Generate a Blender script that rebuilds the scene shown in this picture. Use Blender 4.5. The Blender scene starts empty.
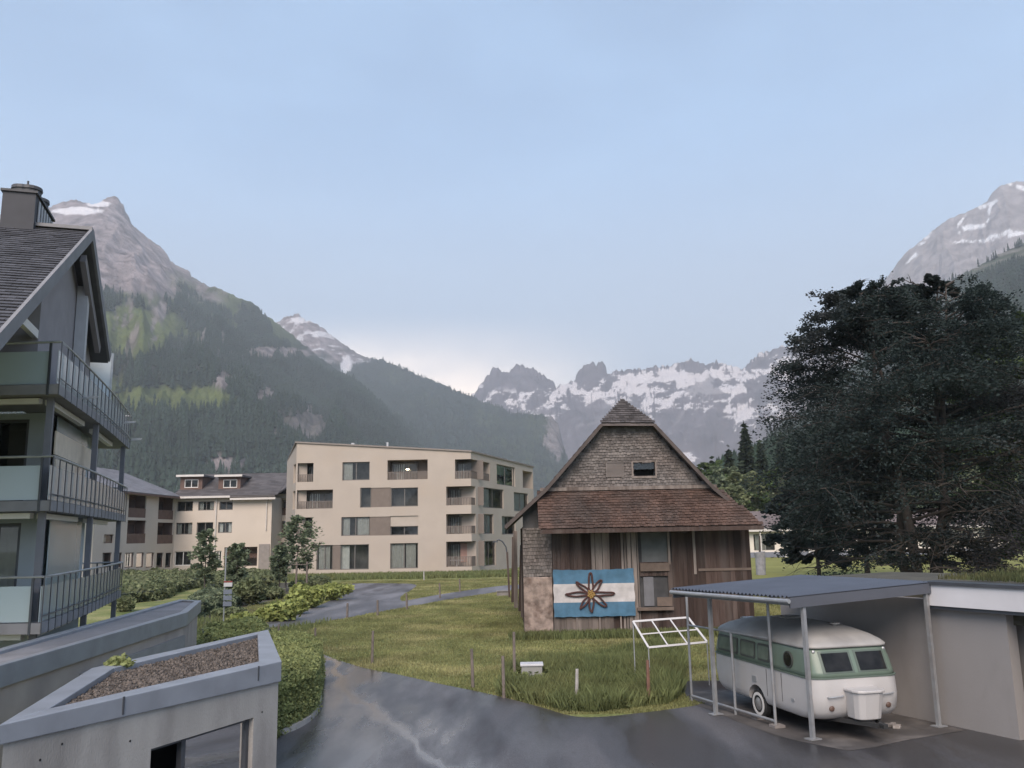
import bpy, math, random
import numpy as np
from mathutils import Vector, Matrix
rad = math.radians
random.seed(7)
RNG = np.random.default_rng(11)
SC = bpy.context.scene
COL = SC.collection

# ------------------------------------------------------------------ camera, sky, sun, exposure
CAM_H, FPX, PITCH, ROLL = 4.0, 850.0, 10.0, -1.1
CM = Matrix.Rotation(rad(90 + PITCH), 3, 'X') @ Matrix.Rotation(rad(ROLL), 3, 'Z')
cam = bpy.data.cameras.new('camera')
cam.lens = 36.0 * FPX / 1024.0
cam.sensor_width = 36.0
cam.clip_start, cam.clip_end = 0.2, 60000
camo = bpy.data.objects.new('camera', cam)
COL.objects.link(camo)
camo.matrix_world = Matrix.Translation((0, 0, CAM_H)) @ CM.to_4x4()
SC.camera = camo

SUN_EL, SUN_AZ = 42.0, 188.0        # compass-like: azimuth from +Y clockwise, the sun is behind the camera
w = bpy.data.worlds.new('World')
SC.world = w
w.use_nodes = True
nt = w.node_tree
nt.nodes.clear()
out = nt.nodes.new('ShaderNodeOutputWorld')
bg = nt.nodes.new('ShaderNodeBackground')
sky = nt.nodes.new('ShaderNodeTexSky')
sky.sky_type = 'NISHITA'
sky.sun_disc = False
sky.sun_elevation = rad(SUN_EL)
sky.sun_rotation = rad(SUN_AZ)
sky.altitude = 1000
sky.air_density = 1.0
sky.dust_density = 1.6
sky.ozone_density = 1.6
bg.inputs[1].default_value = 0.096
# thin evening veil and one low bank of cloud
tc = nt.nodes.new('ShaderNodeTexCoord')
sep = nt.nodes.new('ShaderNodeSeparateXYZ')
nt.links.new(tc.outputs['Generated'], sep.inputs[0])
mp = nt.nodes.new('ShaderNodeMapping')
mp.inputs['Scale'].default_value = (2.2, 2.2, 6.0)
nt.links.new(tc.outputs['Generated'], mp.inputs[0])
nz = nt.nodes.new('ShaderNodeTexNoise')
nz.inputs['Scale'].default_value = 1.7
nz.inputs['Detail'].default_value = 5
nz.inputs['Roughness'].default_value = 0.5
nt.links.new(mp.outputs[0], nz.inputs['Vector'])
r1 = nt.nodes.new('ShaderNodeMapRange')      # wisps
r1.inputs[1].default_value, r1.inputs[2].default_value = 0.40, 0.75
r1.inputs[3].default_value, r1.inputs[4].default_value = 0.30, 0.44
nt.links.new(nz.outputs[0], r1.inputs[0])
veil = nt.nodes.new('ShaderNodeMixRGB')
veil.inputs[2].default_value = (4.1, 6.2, 8.9, 1)
rh = nt.nodes.new('ShaderNodeMapRange')      # the veil thickens towards the horizon
rh.interpolation_type = 'SMOOTHSTEP'
rh.inputs[1].default_value, rh.inputs[2].default_value = 0.65, 0.05
rh.inputs[3].default_value, rh.inputs[4].default_value = 0.0, 0.42
nt.links.new(sep.outputs[2], rh.inputs[0])
va = nt.nodes.new('ShaderNodeMath'); va.operation = 'ADD'; va.use_clamp = True
nt.links.new(r1.outputs[0], va.inputs[0]); nt.links.new(rh.outputs[0], va.inputs[1])
nt.links.new(va.outputs[0], veil.inputs[0])
nt.links.new(sky.outputs[0], veil.inputs[1])
# low cloud bank towards (az -4 deg, el ~10 deg)
dot = nt.nodes.new('ShaderNodeVectorMath')
dot.operation = 'DISTANCE'
nt.links.new(tc.outputs['Generated'], dot.inputs[0])
dot.inputs[1].default_value = Vector((-0.125, 1, 0.185)).normalized()
r2 = nt.nodes.new('ShaderNodeMapRange')
r2.interpolation_type = 'SMOOTHSTEP'
r2.inputs[1].default_value, r2.inputs[2].default_value = 0.30, 0.02
r2.inputs[3].default_value, r2.inputs[4].default_value = 0.0, 0.9
nt.links.new(dot.outputs['Value'], r2.inputs[0])
r3 = nt.nodes.new('ShaderNodeMapRange')
r3.inputs[1].default_value, r3.inputs[2].default_value = 0.15, 0.55
nt.links.new(nz.outputs[0], r3.inputs[0])
r4 = nt.nodes.new('ShaderNodeMapRange')      # keep the bank low
r4.interpolation_type = 'SMOOTHSTEP'
r4.inputs[1].default_value, r4.inputs[2].default_value = 0.26, 0.15
nt.links.new(sep.outputs[2], r4.inputs[0])
m0 = nt.nodes.new('ShaderNodeMath'); m0.operation = 'MULTIPLY'
nt.links.new(r2.outputs[0], m0.inputs[0]); nt.links.new(r3.outputs[0], m0.inputs[1])
m1 = nt.nodes.new('ShaderNodeMath'); m1.operation = 'MULTIPLY'
nt.links.new(m0.outputs[0], m1.inputs[0]); nt.links.new(r4.outputs[0], m1.inputs[1])
bank = nt.nodes.new('ShaderNodeMixRGB')
bank.inputs[2].default_value = (19.0, 15.5, 12.5, 1)
nt.links.new(m1.outputs[0], bank.inputs[0])
rp_ = nt.nodes.new('ShaderNodeMapRange')     # pale air low over the ranges
rp_.interpolation_type = 'SMOOTHSTEP'
rp_.inputs[1].default_value, rp_.inputs[2].default_value = 0.46, 0.12
rp_.inputs[3].default_value, rp_.inputs[4].default_value = 0.0, 0.75
nt.links.new(sep.outputs[2], rp_.inputs[0])
pale = nt.nodes.new('ShaderNodeMixRGB')
pale.inputs[2].default_value = (4.9, 5.1, 5.5, 1)
nt.links.new(rp_.outputs[0], pale.inputs[0])
nt.links.new(veil.outputs[0], pale.inputs[1])
nt.links.new(pale.outputs[0], bank.inputs[1])
nt.links.new(bank.outputs[0], bg.inputs[0])
nt.links.new(bg.outputs[0], out.inputs[0])

sl = bpy.data.lights.new('sun', 'SUN')
sl.energy = 2.2
sl.angle = rad(40)
sl.color = (1.0, 0.84, 0.71)
so = bpy.data.objects.new('sun', sl)
COL.objects.link(so)
sd = Vector((math.sin(rad(SUN_AZ)) * math.cos(rad(SUN_EL)), math.cos(rad(SUN_AZ)) * math.cos(rad(SUN_EL)), math.sin(rad(SUN_EL))))
so.rotation_euler = sd.to_track_quat('Z', 'Y').to_euler()
so.location = (0, -20, 40)

SC.view_settings.view_transform = 'Standard'
SC.view_settings.look = 'None'
SC.view_settings.gamma = 1
SC.view_settings.exposure = 1.0
SC.render.engine = 'CYCLES'
cy = SC.cycles
cy.use_denoising = True
cy.max_bounces = 6
cy.transparent_max_bounces = 12
cy.volume_bounces = 0
cy.sample_clamp_indirect = 4.0

# ------------------------------------------------------------------ helpers: sight lines used as a survey of the place
CO = Vector((0, 0, CAM_H))
def ray(x, y):
    return CM @ Vector(((x - 512) / FPX, -(y - 384) / FPX, -1.0))
def G(x, y, z=0.0):
    d = ray(x, y)
    return CO + d * ((z - CAM_H) / d.z)
def V(x, y, Y):
    d = ray(x, y)
    return CO + d * (Y / d.y)
def V2(v, z):
    return Vector((v[0], v[1], z))

class Fac:
    """a vertical facade: u along p->q, z up, d outwards (towards the viewer's side)."""
    def __init__(s, p, q):
        s.p = Vector((p[0], p[1])); q = Vector((q[0], q[1]))
        s.L = (q - s.p).length
        s.e = (q - s.p) / s.L
        s.n = Vector((s.e.y, -s.e.x))
    def P(s, u, z, d=0.0):
        a = s.p + s.e * u + s.n * d
        return Vector((a.x, a.y, z))
    def pix(s, x, y):
        d = ray(x, y)
        t = s.n.dot(s.p) / (s.n.x * d.x + s.n.y * d.y)
        X = CO + d * t
        return (Vector((X.x, X.y)) - s.p).dot(s.e), X.z
    def rect(s, x0, y0, x1, y1):
        a = s.pix(x0, (y0 + y1) / 2); b = s.pix(x1, (y0 + y1) / 2)
        t = s.pix((x0 + x1) / 2, y0); c = s.pix((x0 + x1) / 2, y1)
        return (a[0], c[1], b[0], t[1])           # u0, z0, u1, z1

class MB:
    def __init__(s):
        s.v, s.f = [], []
    def add(s, vs, fs):
        b = len(s.v)
        s.v.extend([tuple(x) for x in vs])
        s.f.extend([tuple(i + b for i in f) for f in fs])
        return s
    def quad(s, a, b, c, d):
        return s.add([a, b, c, d], [(0, 1, 2, 3)])
    def hexa(s, b, t):
        n = len(b)
        fs = [tuple(range(n))[::-1], tuple(range(n, 2 * n))]
        fs += [(i, (i + 1) % n, n + (i + 1) % n, n + i) for i in range(n)]
        return s.add(list(b) + list(t), fs)
    def prism(s, poly, z0, z1):
        return s.hexa([(p[0], p[1], z0) for p in poly], [(p[0], p[1], z1) for p in poly])
    def box(s, c, sx, sy, sz, rz=0.0):
        ca, sa = math.cos(rz), math.sin(rz)
        pts = [(c[0] + ca * x - sa * y, c[1] + sa * x + ca * y) for x, y in ((-sx/2, -sy/2), (sx/2, -sy/2), (sx/2, sy/2), (-sx/2, sy/2))]
        return s.prism(pts, c[2], c[2] + sz)
    def beam(s, p, q, w, h=None, up=(0, 0, 1)):
        h = h or w
        p, q = Vector(p), Vector(q)
        d = (q - p).normalized()
        up = Vector(up)
        if abs(d.dot(up)) > 0.97: up = Vector((0, 1, 0))
        a = d.cross(up).normalized() * (w / 2)
        b = a.cross(d).normalized() * (h / 2)
        return s.hexa([p - a - b, p + a - b, p + a + b, p - a + b], [q - a - b, q + a - b, q + a + b, q - a + b])
    def tube(s, pts, r, n=8, cap=True):
        pts = [Vector(p) for p in pts]
        rs = r if isinstance(r, (list, tuple)) else [r] * len(pts)
        vs, fs = [], []
        ref = Vector((0.31, 0.17, 0.93))
        for i, p in enumerate(pts):
            d = (pts[min(i + 1, len(pts) - 1)] - pts[max(i - 1, 0)]).normalized()
            a = d.cross(ref)
            if a.length < 0.05: a = d.cross(Vector((1, 0, 0)))
            a.normalize(); b = d.cross(a)
            for k in range(n):
                t = 2 * math.pi * k / n
                vs.append(p + (a * math.cos(t) + b * math.sin(t)) * rs[i])
        for i in range(len(pts) - 1):
            for k in range(n):
                fs.append((i*n + k, i*n + (k+1) % n, (i+1)*n + (k+1) % n, (i+1)*n + k))
        if cap:
            fs.append(tuple(range(n))[::-1]); fs.append(tuple(range((len(pts)-1)*n, len(pts)*n)))
        return s.add(vs, fs)
    def lathe(s, c, axis, prof, n=20):
        """prof: (radius, offset along axis)."""
        c = Vector(c); ax = Vector(axis).normalized()
        a = ax.orthogonal().normalized(); b = ax.cross(a)
        vs, fs = [], []
        for r, o in prof:
            for k in range(n):
                t = 2 * math.pi * k / n
                vs.append(c + ax * o + (a * math.cos(t) + b * math.sin(t)) * max(r, 1e-4))
        for i in range(len(prof) - 1):
            for k in range(n):
                fs.append((i*n + k, i*n + (k+1) % n, (i+1)*n + (k+1) % n, (i+1)*n + k))
        fs.append(tuple(range(n))[::-1]); fs.append(tuple(range((len(prof)-1)*n, len(prof)*n)))
        return s.add(vs, fs)
    def fbox(s, F, u0, z0, u1, z1, d0, d1):
        """a box on a facade between depths d0 and d1."""
        return s.hexa([F.P(u0, z0, d1), F.P(u1, z0, d1), F.P(u1, z0, d0), F.P(u0, z0, d0)],
                      [F.P(u0, z1, d1), F.P(u1, z1, d1), F.P(u1, z1, d0), F.P(u0, z1, d0)])
    def build(s, name, mat, parent=None, smooth=False, bevel=0.0, bseg=2):
        me = bpy.data.meshes.new(name)
        off = Vector((0, 0, 0))
        if parent is not None:
            r = parent
            while r.parent: r = r.parent
            off = r.location
        if off.length > 0:
            vv = [(x - off.x, y - off.y, z - off.z) for x, y, z in s.v]
        else:
            vv = s.v
        me.from_pydata(vv, [], s.f)
        me.validate()
        if smooth:
            me.shade_smooth()
        if mat: me.materials.append(mat)
        o = bpy.data.objects.new(name, me)
        COL.objects.link(o)
        if parent is not None: o.parent = parent
        if not smooth or bevel:
            import bmesh
            bm = bmesh.new(); bm.from_mesh(me)
            bmesh.ops.recalc_face_normals(bm, faces=bm.faces)
            bm.to_mesh(me); bm.free()
        if bevel:
            b = o.modifiers.new('bevel', 'BEVEL'); b.width = bevel; b.segments = bseg; b.limit_method = 'ANGLE'; b.angle_limit = rad(40)
        return o

def thing(name, loc, label, cat, group=None, rz=0.0):
    o = bpy.data.objects.new(name, None)
    o.empty_display_size = 0.3
    COL.objects.link(o)
    o.location = loc
    o.rotation_euler = (0, 0, rz)
    return tag(o, label, cat, group)
def tag(o, label, cat, group=None, kind=None):
    o['label'] = label; o['category'] = cat
    if group: o['group'] = group
    if kind: o['kind'] = kind
    return o
def struct(o, kind='structure'):
    o['kind'] = kind
    return o
def dup(root, loc, rz=0.0, sc=1.0, label=None):
    r = root.copy(); COL.objects.link(r)
    r.location = loc; r.rotation_euler = (0, 0, rz)
    r.scale = sc if isinstance(sc, (tuple, list)) else (sc, sc, sc)
    if label: r['label'] = label
    for ch in list(root.children):
        c = ch.copy(); COL.objects.link(c); c.parent = r
        for g in list(ch.children):
            d = g.copy(); COL.objects.link(d); d.parent = c
    return r

def np_mesh(name, verts, quads, mat, parent=None, smooth=False, cols=None):
    """fast mesh from arrays; quads Nx4 (or Nx3). cols: per-vertex colour (N,3)."""
    me = bpy.data.meshes.new(name)
    nv, nf, k = len(verts), len(quads), quads.shape[1]
    me.vertices.add(nv); me.loops.add(nf * k); me.polygons.add(nf)
    me.vertices.foreach_set('co', np.ascontiguousarray(verts, dtype=np.float32).ravel())
    me.loops.foreach_set('vertex_index', np.ascontiguousarray(quads, dtype=np.int32).ravel())
    me.polygons.foreach_set('loop_start', np.arange(0, nf * k, k, dtype=np.int32))
    me.polygons.foreach_set('loop_total', np.full(nf, k, dtype=np.int32))
    me.update(calc_edges=True)
    if smooth: me.shade_smooth()
    if cols is not None:
        ca = me.color_attributes.new('zone', 'FLOAT_COLOR', 'POINT')
        c4 = np.ones((nv, 4), dtype=np.float32); c4[:, :cols.shape[1]] = cols
        ca.data.foreach_set('color', c4.ravel())
    if mat: me.materials.append(mat)
    o = bpy.data.objects.new(name, me); COL.objects.link(o)
    if parent is not None: o.parent = parent
    return o

# ------------------------------------------------------------------ numpy noise
def _h(ix, iy, seed):
    n = (ix.astype(np.int64) * 374761393 + iy.astype(np.int64) * 668265263 + seed * 1442695041) & 0x7fffffff
    n = ((n ^ (n >> 13)) * 1274126177) & 0x7fffffff
    n = n ^ (n >> 16)
    return (n & 0xffff) / 65535.0
def vnoise(x, y, seed=0):
    ix, iy = np.floor(x), np.floor(y)
    fx, fy = x - ix, y - iy
    ux, uy = fx*fx*fx*(fx*(fx*6-15)+10), fy*fy*fy*(fy*(fy*6-15)+10)
    a, b = _h(ix, iy, seed), _h(ix+1, iy, seed)
    c, d = _h(ix, iy+1, seed), _h(ix+1, iy+1, seed)
    return (a*(1-ux)+b*ux)*(1-uy) + (c*(1-ux)+d*ux)*uy
def fbm(x, y, oct=5, seed=0, gain=0.5):
    s, a, t = 0, 1.0, 0
    for i in range(oct):
        s = s + a * vnoise(x, y, seed + i * 17); t += a
        x, y, a = x * 2.03 + 11.3, y * 2.03 + 5.7, a * gain
    return s / t
def ridged(x, y, oct=5, seed=0, gain=0.55):
    s, a, t = 0, 1.0, 0
    for i in range(oct):
        n = 1 - np.abs(vnoise(x, y, seed + i * 13) * 2 - 1)
        s = s + a * n * n; t += a
        x, y, a = x * 2.07 + 3.1, y * 2.07 + 7.7, a * gain
    return s / t
def sstep(a, b, x):
    t = np.clip((x - a) / (b - a), 0, 1)
    return t * t * (3 - 2 * t)

# ------------------------------------------------------------------ materials
_M = {}
def mat(name, col, rough=0.8, var=0.18, vscale=3.0, bump=0.0, bscale=40.0, metal=0.0, island=0.0, stain=None, stain_amt=0.0,
        stretch=(1, 1, 1), spec=0.5, detail=5.0, stain_scale=0.8, trans=0.0):
    if name in _M: return _M[name]
    m = bpy.data.materials.new(name); m.use_nodes = True
    n, l = m.node_tree.nodes, m.node_tree.links
    b = n['Principled BSDF']
    b.inputs['Roughness'].default_value = rough
    b.inputs['Metallic'].default_value = metal
    b.inputs['Specular IOR Level'].default_value = spec
    tc = n.new('ShaderNodeTexCoord'); mp = n.new('ShaderNodeMapping')
    mp.inputs['Scale'].default_value = stretch
    l.new(tc.outputs['Object'], mp.inputs[0])
    def noise(sc, det=detail):
        t = n.new('ShaderNodeTexNoise'); t.inputs['Scale'].default_value = sc; t.inputs['Detail'].default_value = det
        l.new(mp.outputs[0], t.inputs['Vector']); return t
    def mixc(kind, fac, a, c):
        x = n.new('ShaderNodeMixRGB'); x.blend_type = kind
        if isinstance(fac, float): x.inputs[0].default_value = fac
        else: l.new(fac, x.inputs[0])
        if isinstance(a, tuple): x.inputs[1].default_value = a
        else: l.new(a, x.inputs[1])
        if isinstance(c, tuple): x.inputs[2].default_value = c
        else: l.new(c, x.inputs[2])
        return x.outputs[0]
    def rng(src, a, bb, c, d):
        x = n.new('ShaderNodeMapRange'); x.inputs[1].default_value = a; x.inputs[2].default_value = bb
        x.inputs[3].default_value = c; x.inputs[4].default_value = d; l.new(src, x.inputs[0]); return x.outputs[0]
    def hsv(c, val):
        x = n.new('ShaderNodeHueSaturation'); l.new(val, x.inputs['Value'])
        if isinstance(c, tuple): x.inputs['Color'].default_value = c
        else: l.new(c, x.inputs['Color'])
        return x.outputs[0]
    c = tuple(col) + (1,)
    if stain is not None:
        t = noise(stain_scale, 6)
        c = mixc('MIX', rng(t.outputs[0], 0.46, 0.66, 0.0, stain_amt), c, tuple(stain) + (1,))
    if var > 0:
        t = noise(vscale)
        c = hsv(c, rng(t.outputs[0], 0.3, 0.7, 1 - var, 1 + var))
    if island > 0:
        g = n.new('ShaderNodeNewGeometry')
        c = hsv(c, rng(g.outputs['Random Per Island'], 0, 1, 1 - island, 1 + island))
    if isinstance(c, tuple): b.inputs['Base Color'].default_value = c
    else: l.new(c, b.inputs['Base Color'])
    if bump > 0:
        t = noise(bscale)
        x = n.new('ShaderNodeBump'); x.inputs['Strength'].default_value = bump; x.inputs['Distance'].default_value = 0.02
        l.new(t.outputs[0], x.inputs['Height']); l.new(x.outputs[0], b.inputs['Normal'])
    if trans > 0:      # thin leaves let some light through
        tr = n.new('ShaderNodeBsdfTranslucent'); mx = n.new('ShaderNodeMixShader'); mx.inputs[0].default_value = trans
        if isinstance(c, tuple): tr.inputs[0].default_value = c
        else: l.new(c, tr.inputs[0])
        l.new(b.outputs[0], mx.inputs[1]); l.new(tr.outputs[0], mx.inputs[2])
        l.new(mx.outputs[0], n['Material Output'].inputs[0])
    _M[name] = m
    return m
def glass(name, tint=(0.85, 0.9, 0.92), clear=0.6, rough=0.03, body=(0.02, 0.025, 0.03)):
    """a pane: part see-through, part dark body, with a sky reflection growing at grazing angles."""
    if name in _M: return _M[name]
    m = bpy.data.materials.new(name); m.use_nodes = True
    n, l = m.node_tree.nodes, m.node_tree.links
    b = n['Principled BSDF']; b.inputs['Base Color'].default_value = tuple(body) + (1,)
    b.inputs['Roughness'].default_value = rough; b.inputs['Specular IOR Level'].default_value = 0.6
    t = n.new('ShaderNodeBsdfTransparent'); t.inputs[0].default_value = tuple(tint) + (1,)
    gl = n.new('ShaderNodeBsdfGlossy'); gl.inputs['Roughness'].default_value = rough
    fr = n.new('ShaderNodeFresnel'); fr.inputs[0].default_value = 1.45
    m1 = n.new('ShaderNodeMixShader'); m1.inputs[0].default_value = clear
    m2 = n.new('ShaderNodeMixShader')
    l.new(b.outputs[0], m1.inputs[1]); l.new(t.outputs[0], m1.inputs[2])
    l.new(fr.outputs[0], m2.inputs[0]); l.new(m1.outputs[0], m2.inputs[1]); l.new(gl.outputs[0], m2.inputs[2])
    l.new(m2.outputs[0], n['Material Output'].inputs[0])
    _M[name] = m
    return m

def wall_holes(mb, F, u0, u1, z0, ztop, holes, depth=0.25, back=True):
    """a wall face with rectangular openings and their reveals; ztop is a number or a function of u."""
    zt = ztop if callable(ztop) else (lambda u: ztop)
    us = sorted(set([u0, u1] + [min(max(h[0], u0), u1) for h in holes] + [min(max(h[2], u0), u1) for h in holes]))
    zs = sorted(set([z0] + [h[1] for h in holes] + [h[3] for h in holes]))
    zs = [z for z in zs if z >= z0]
    for i in range(len(us) - 1):
        a, b = us[i], us[i + 1]
        if b - a < 1e-4: continue
        um = (a + b) / 2
        for j in range(len(zs)):
            last = j == len(zs) - 1
            za = zs[j]
            if not last:
                zb = zs[j + 1]; zm = (za + zb) / 2
                if any(h[0] < um < h[2] and h[1] < zm < h[3] for h in holes): continue
                mb.quad(F.P(a, za), F.P(b, za), F.P(b, zb), F.P(a, zb))
            else:
                mb.quad(F.P(a, za), F.P(b, za), F.P(b, zt(b)), F.P(a, zt(a)))
    for h in holes:
        a, za, b, zb = max(h[0], u0), h[1], min(h[2], u1), h[3]
        dd = h[4] if len(h) > 4 else depth
        sides = h[5] if len(h) > 5 else 'lrtb'
        if 'b' in sides: mb.quad(F.P(a, za), F.P(b, za), F.P(b, za, -dd), F.P(a, za, -dd))
        if 't' in sides: mb.quad(F.P(a, zb), F.P(b, zb), F.P(b, zb, -dd), F.P(a, zb, -dd))
        if 'l' in sides: mb.quad(F.P(a, za), F.P(a, zb), F.P(a, zb, -dd), F.P(a, za, -dd))
        if 'r' in sides: mb.quad(F.P(b, za), F.P(b, zb), F.P(b, zb, -dd), F.P(b, za, -dd))
def make_window(parent, F, r, depth=0.22, nv=1, nh=0, fw=0.07, fmat=None, gmat=None, curtain=None, imat=None, name='window'):
    """frame (the window's own mesh) > pane, interior, curtain."""
    u0, z0, u1, z1 = r[:4]
    m = MB()
    d0, d1 = -depth, -depth + 0.07
    m.fbox(F, u0, z0, u1, z0 + fw, d0, d1); m.fbox(F, u0, z1 - fw, u1, z1, d0, d1)
    m.fbox(F, u0, z0 + fw, u0 + fw, z1 - fw, d0, d1); m.fbox(F, u1 - fw, z0 + fw, u1, z1 - fw, d0, d1)
    for k in range(nv):
        c = u0 + (u1 - u0) * (k + 1) / (nv + 1)
        m.fbox(F, c - fw / 2, z0 + fw, c + fw / 2, z1 - fw, d0 + 0.004, d1 - 0.004)
    for k in range(nh):
        c = z0 + (z1 - z0) * (k + 1) / (nh + 1)
        m.fbox(F, u0 + fw, c - fw / 2, u1 - fw, c + fw / 2, d0 + 0.002, d1 - 0.002)
    o = m.build(name, fmat or FRAME, parent)
    g = MB(); g.quad(F.P(u0 + fw/2, z0 + fw/2, d0 + 0.03), F.P(u1 - fw/2, z0 + fw/2, d0 + 0.03), F.P(u1 - fw/2, z1 - fw/2, d0 + 0.03), F.P(u0 + fw/2, z1 - fw/2, d0 + 0.03))
    g.build('pane', gmat or GLASS, o)
    i = MB(); i.hexa([F.P(u0, z0, d0 - 0.02), F.P(u1, z0, d0 - 0.02), F.P(u1, z0, d0 - 0.9), F.P(u0, z0, d0 - 0.9)],
                     [F.P(u0, z1, d0 - 0.02), F.P(u1, z1, d0 - 0.02), F.P(u1, z1, d0 - 0.9), F.P(u0, z1, d0 - 0.9)])
    i.f.pop(2)          # open towards the pane
    i.build('interior', imat or ROOM, o)
    if curtain:
        for (fa, fb, top) in curtain:
            c = MB(); a, b = u0 + (u1 - u0) * fa, u0 + (u1 - u0) * fb
            nn = max(4, int((b - a) / 0.12))
            for k in range(nn):
                s, t = a + (b - a) * k / nn, a + (b - a) * (k + 1) / nn
                e = 0.04 * (k % 2); e2 = 0.04 * ((k + 1) % 2)
                c.quad(F.P(s, z0 + 0.05, d0 - 0.12 - e), F.P(t, z0 + 0.05, d0 - 0.12 - e2), F.P(t, z1 - top, d0 - 0.12 - e2), F.P(s, z1 - top, d0 - 0.12 - e))
            c.build('curtain', CURTAIN, o)
    return o

FRAME = mat('window_frame_metal', (0.12, 0.11, 0.10), 0.5, 0.1)
WFRAME = mat('window_frame_white', (0.62, 0.61, 0.58), 0.5, 0.06)
ROOM = mat('room_dark', (0.11, 0.10, 0.09), 0.9, 0.5, 0.7)
CURTAIN = mat('curtain_cloth', (0.66, 0.63, 0.56), 0.9, 0.1)
GLASS = glass('window_glass', clear=0.75)
# ------------------------------------------------------------------ ground, road, forecourt
def meadow_mat():
    m = bpy.data.materials.new('meadow_ground'); m.use_nodes = True
    n, l = m.node_tree.nodes, m.node_tree.links
    b = n['Principled BSDF']; b.inputs['Roughness'].default_value = 0.95; b.inputs['Specular IOR Level'].default_value = 0.1
    tc = n.new('ShaderNodeTexCoord')
    def noise(s, d=6):
        t = n.new('ShaderNodeTexNoise'); t.inputs['Scale'].default_value = s; t.inputs['Detail'].default_value = d
        l.new(tc.outputs['Object'], t.inputs['Vector']); return t.outputs[0]
    cr = n.new('ShaderNodeValToRGB'); e = cr.color_ramp.elements
    e[0].position, e[0].color = 0.34, (0.10, 0.125, 0.045, 1)
    e[1].position, e[1].color = 0.66, (0.26, 0.245, 0.115, 1)
    k = cr.color_ramp.elements.new(0.5); k.color = (0.175, 0.19, 0.075, 1)
    l.new(noise(0.35, 8), cr.inputs[0])
    h = n.new('ShaderNodeHueSaturation'); mr = n.new('ShaderNodeMapRange')
    mr.inputs[1].default_value, mr.inputs[2].default_value, mr.inputs[3].default_value, mr.inputs[4].default_value = 0.3, 0.7, 0.65, 1.3
    l.new(noise(9.0, 4), mr.inputs[0]); l.new(mr.outputs[0], h.inputs['Value']); l.new(cr.outputs[0], h.inputs['Color'])
    l.new(h.outputs[0], b.inputs['Base Color'])
    bp = n.new('ShaderNodeBump'); bp.inputs['Strength'].default_value = 0.6; bp.inputs['Distance'].default_value = 0.05
    l.new(noise(14.0, 4), bp.inputs['Height']); l.new(bp.outputs[0], b.inputs['Normal'])
    return m
MEADOW = meadow_mat()
g = MB(); g.quad((-5550, -350, 0), (5550, -350, 0), (5550, 8250, 0), (-5550, 8250, 0))
gr = struct(g.build('ground', MEADOW))

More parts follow.
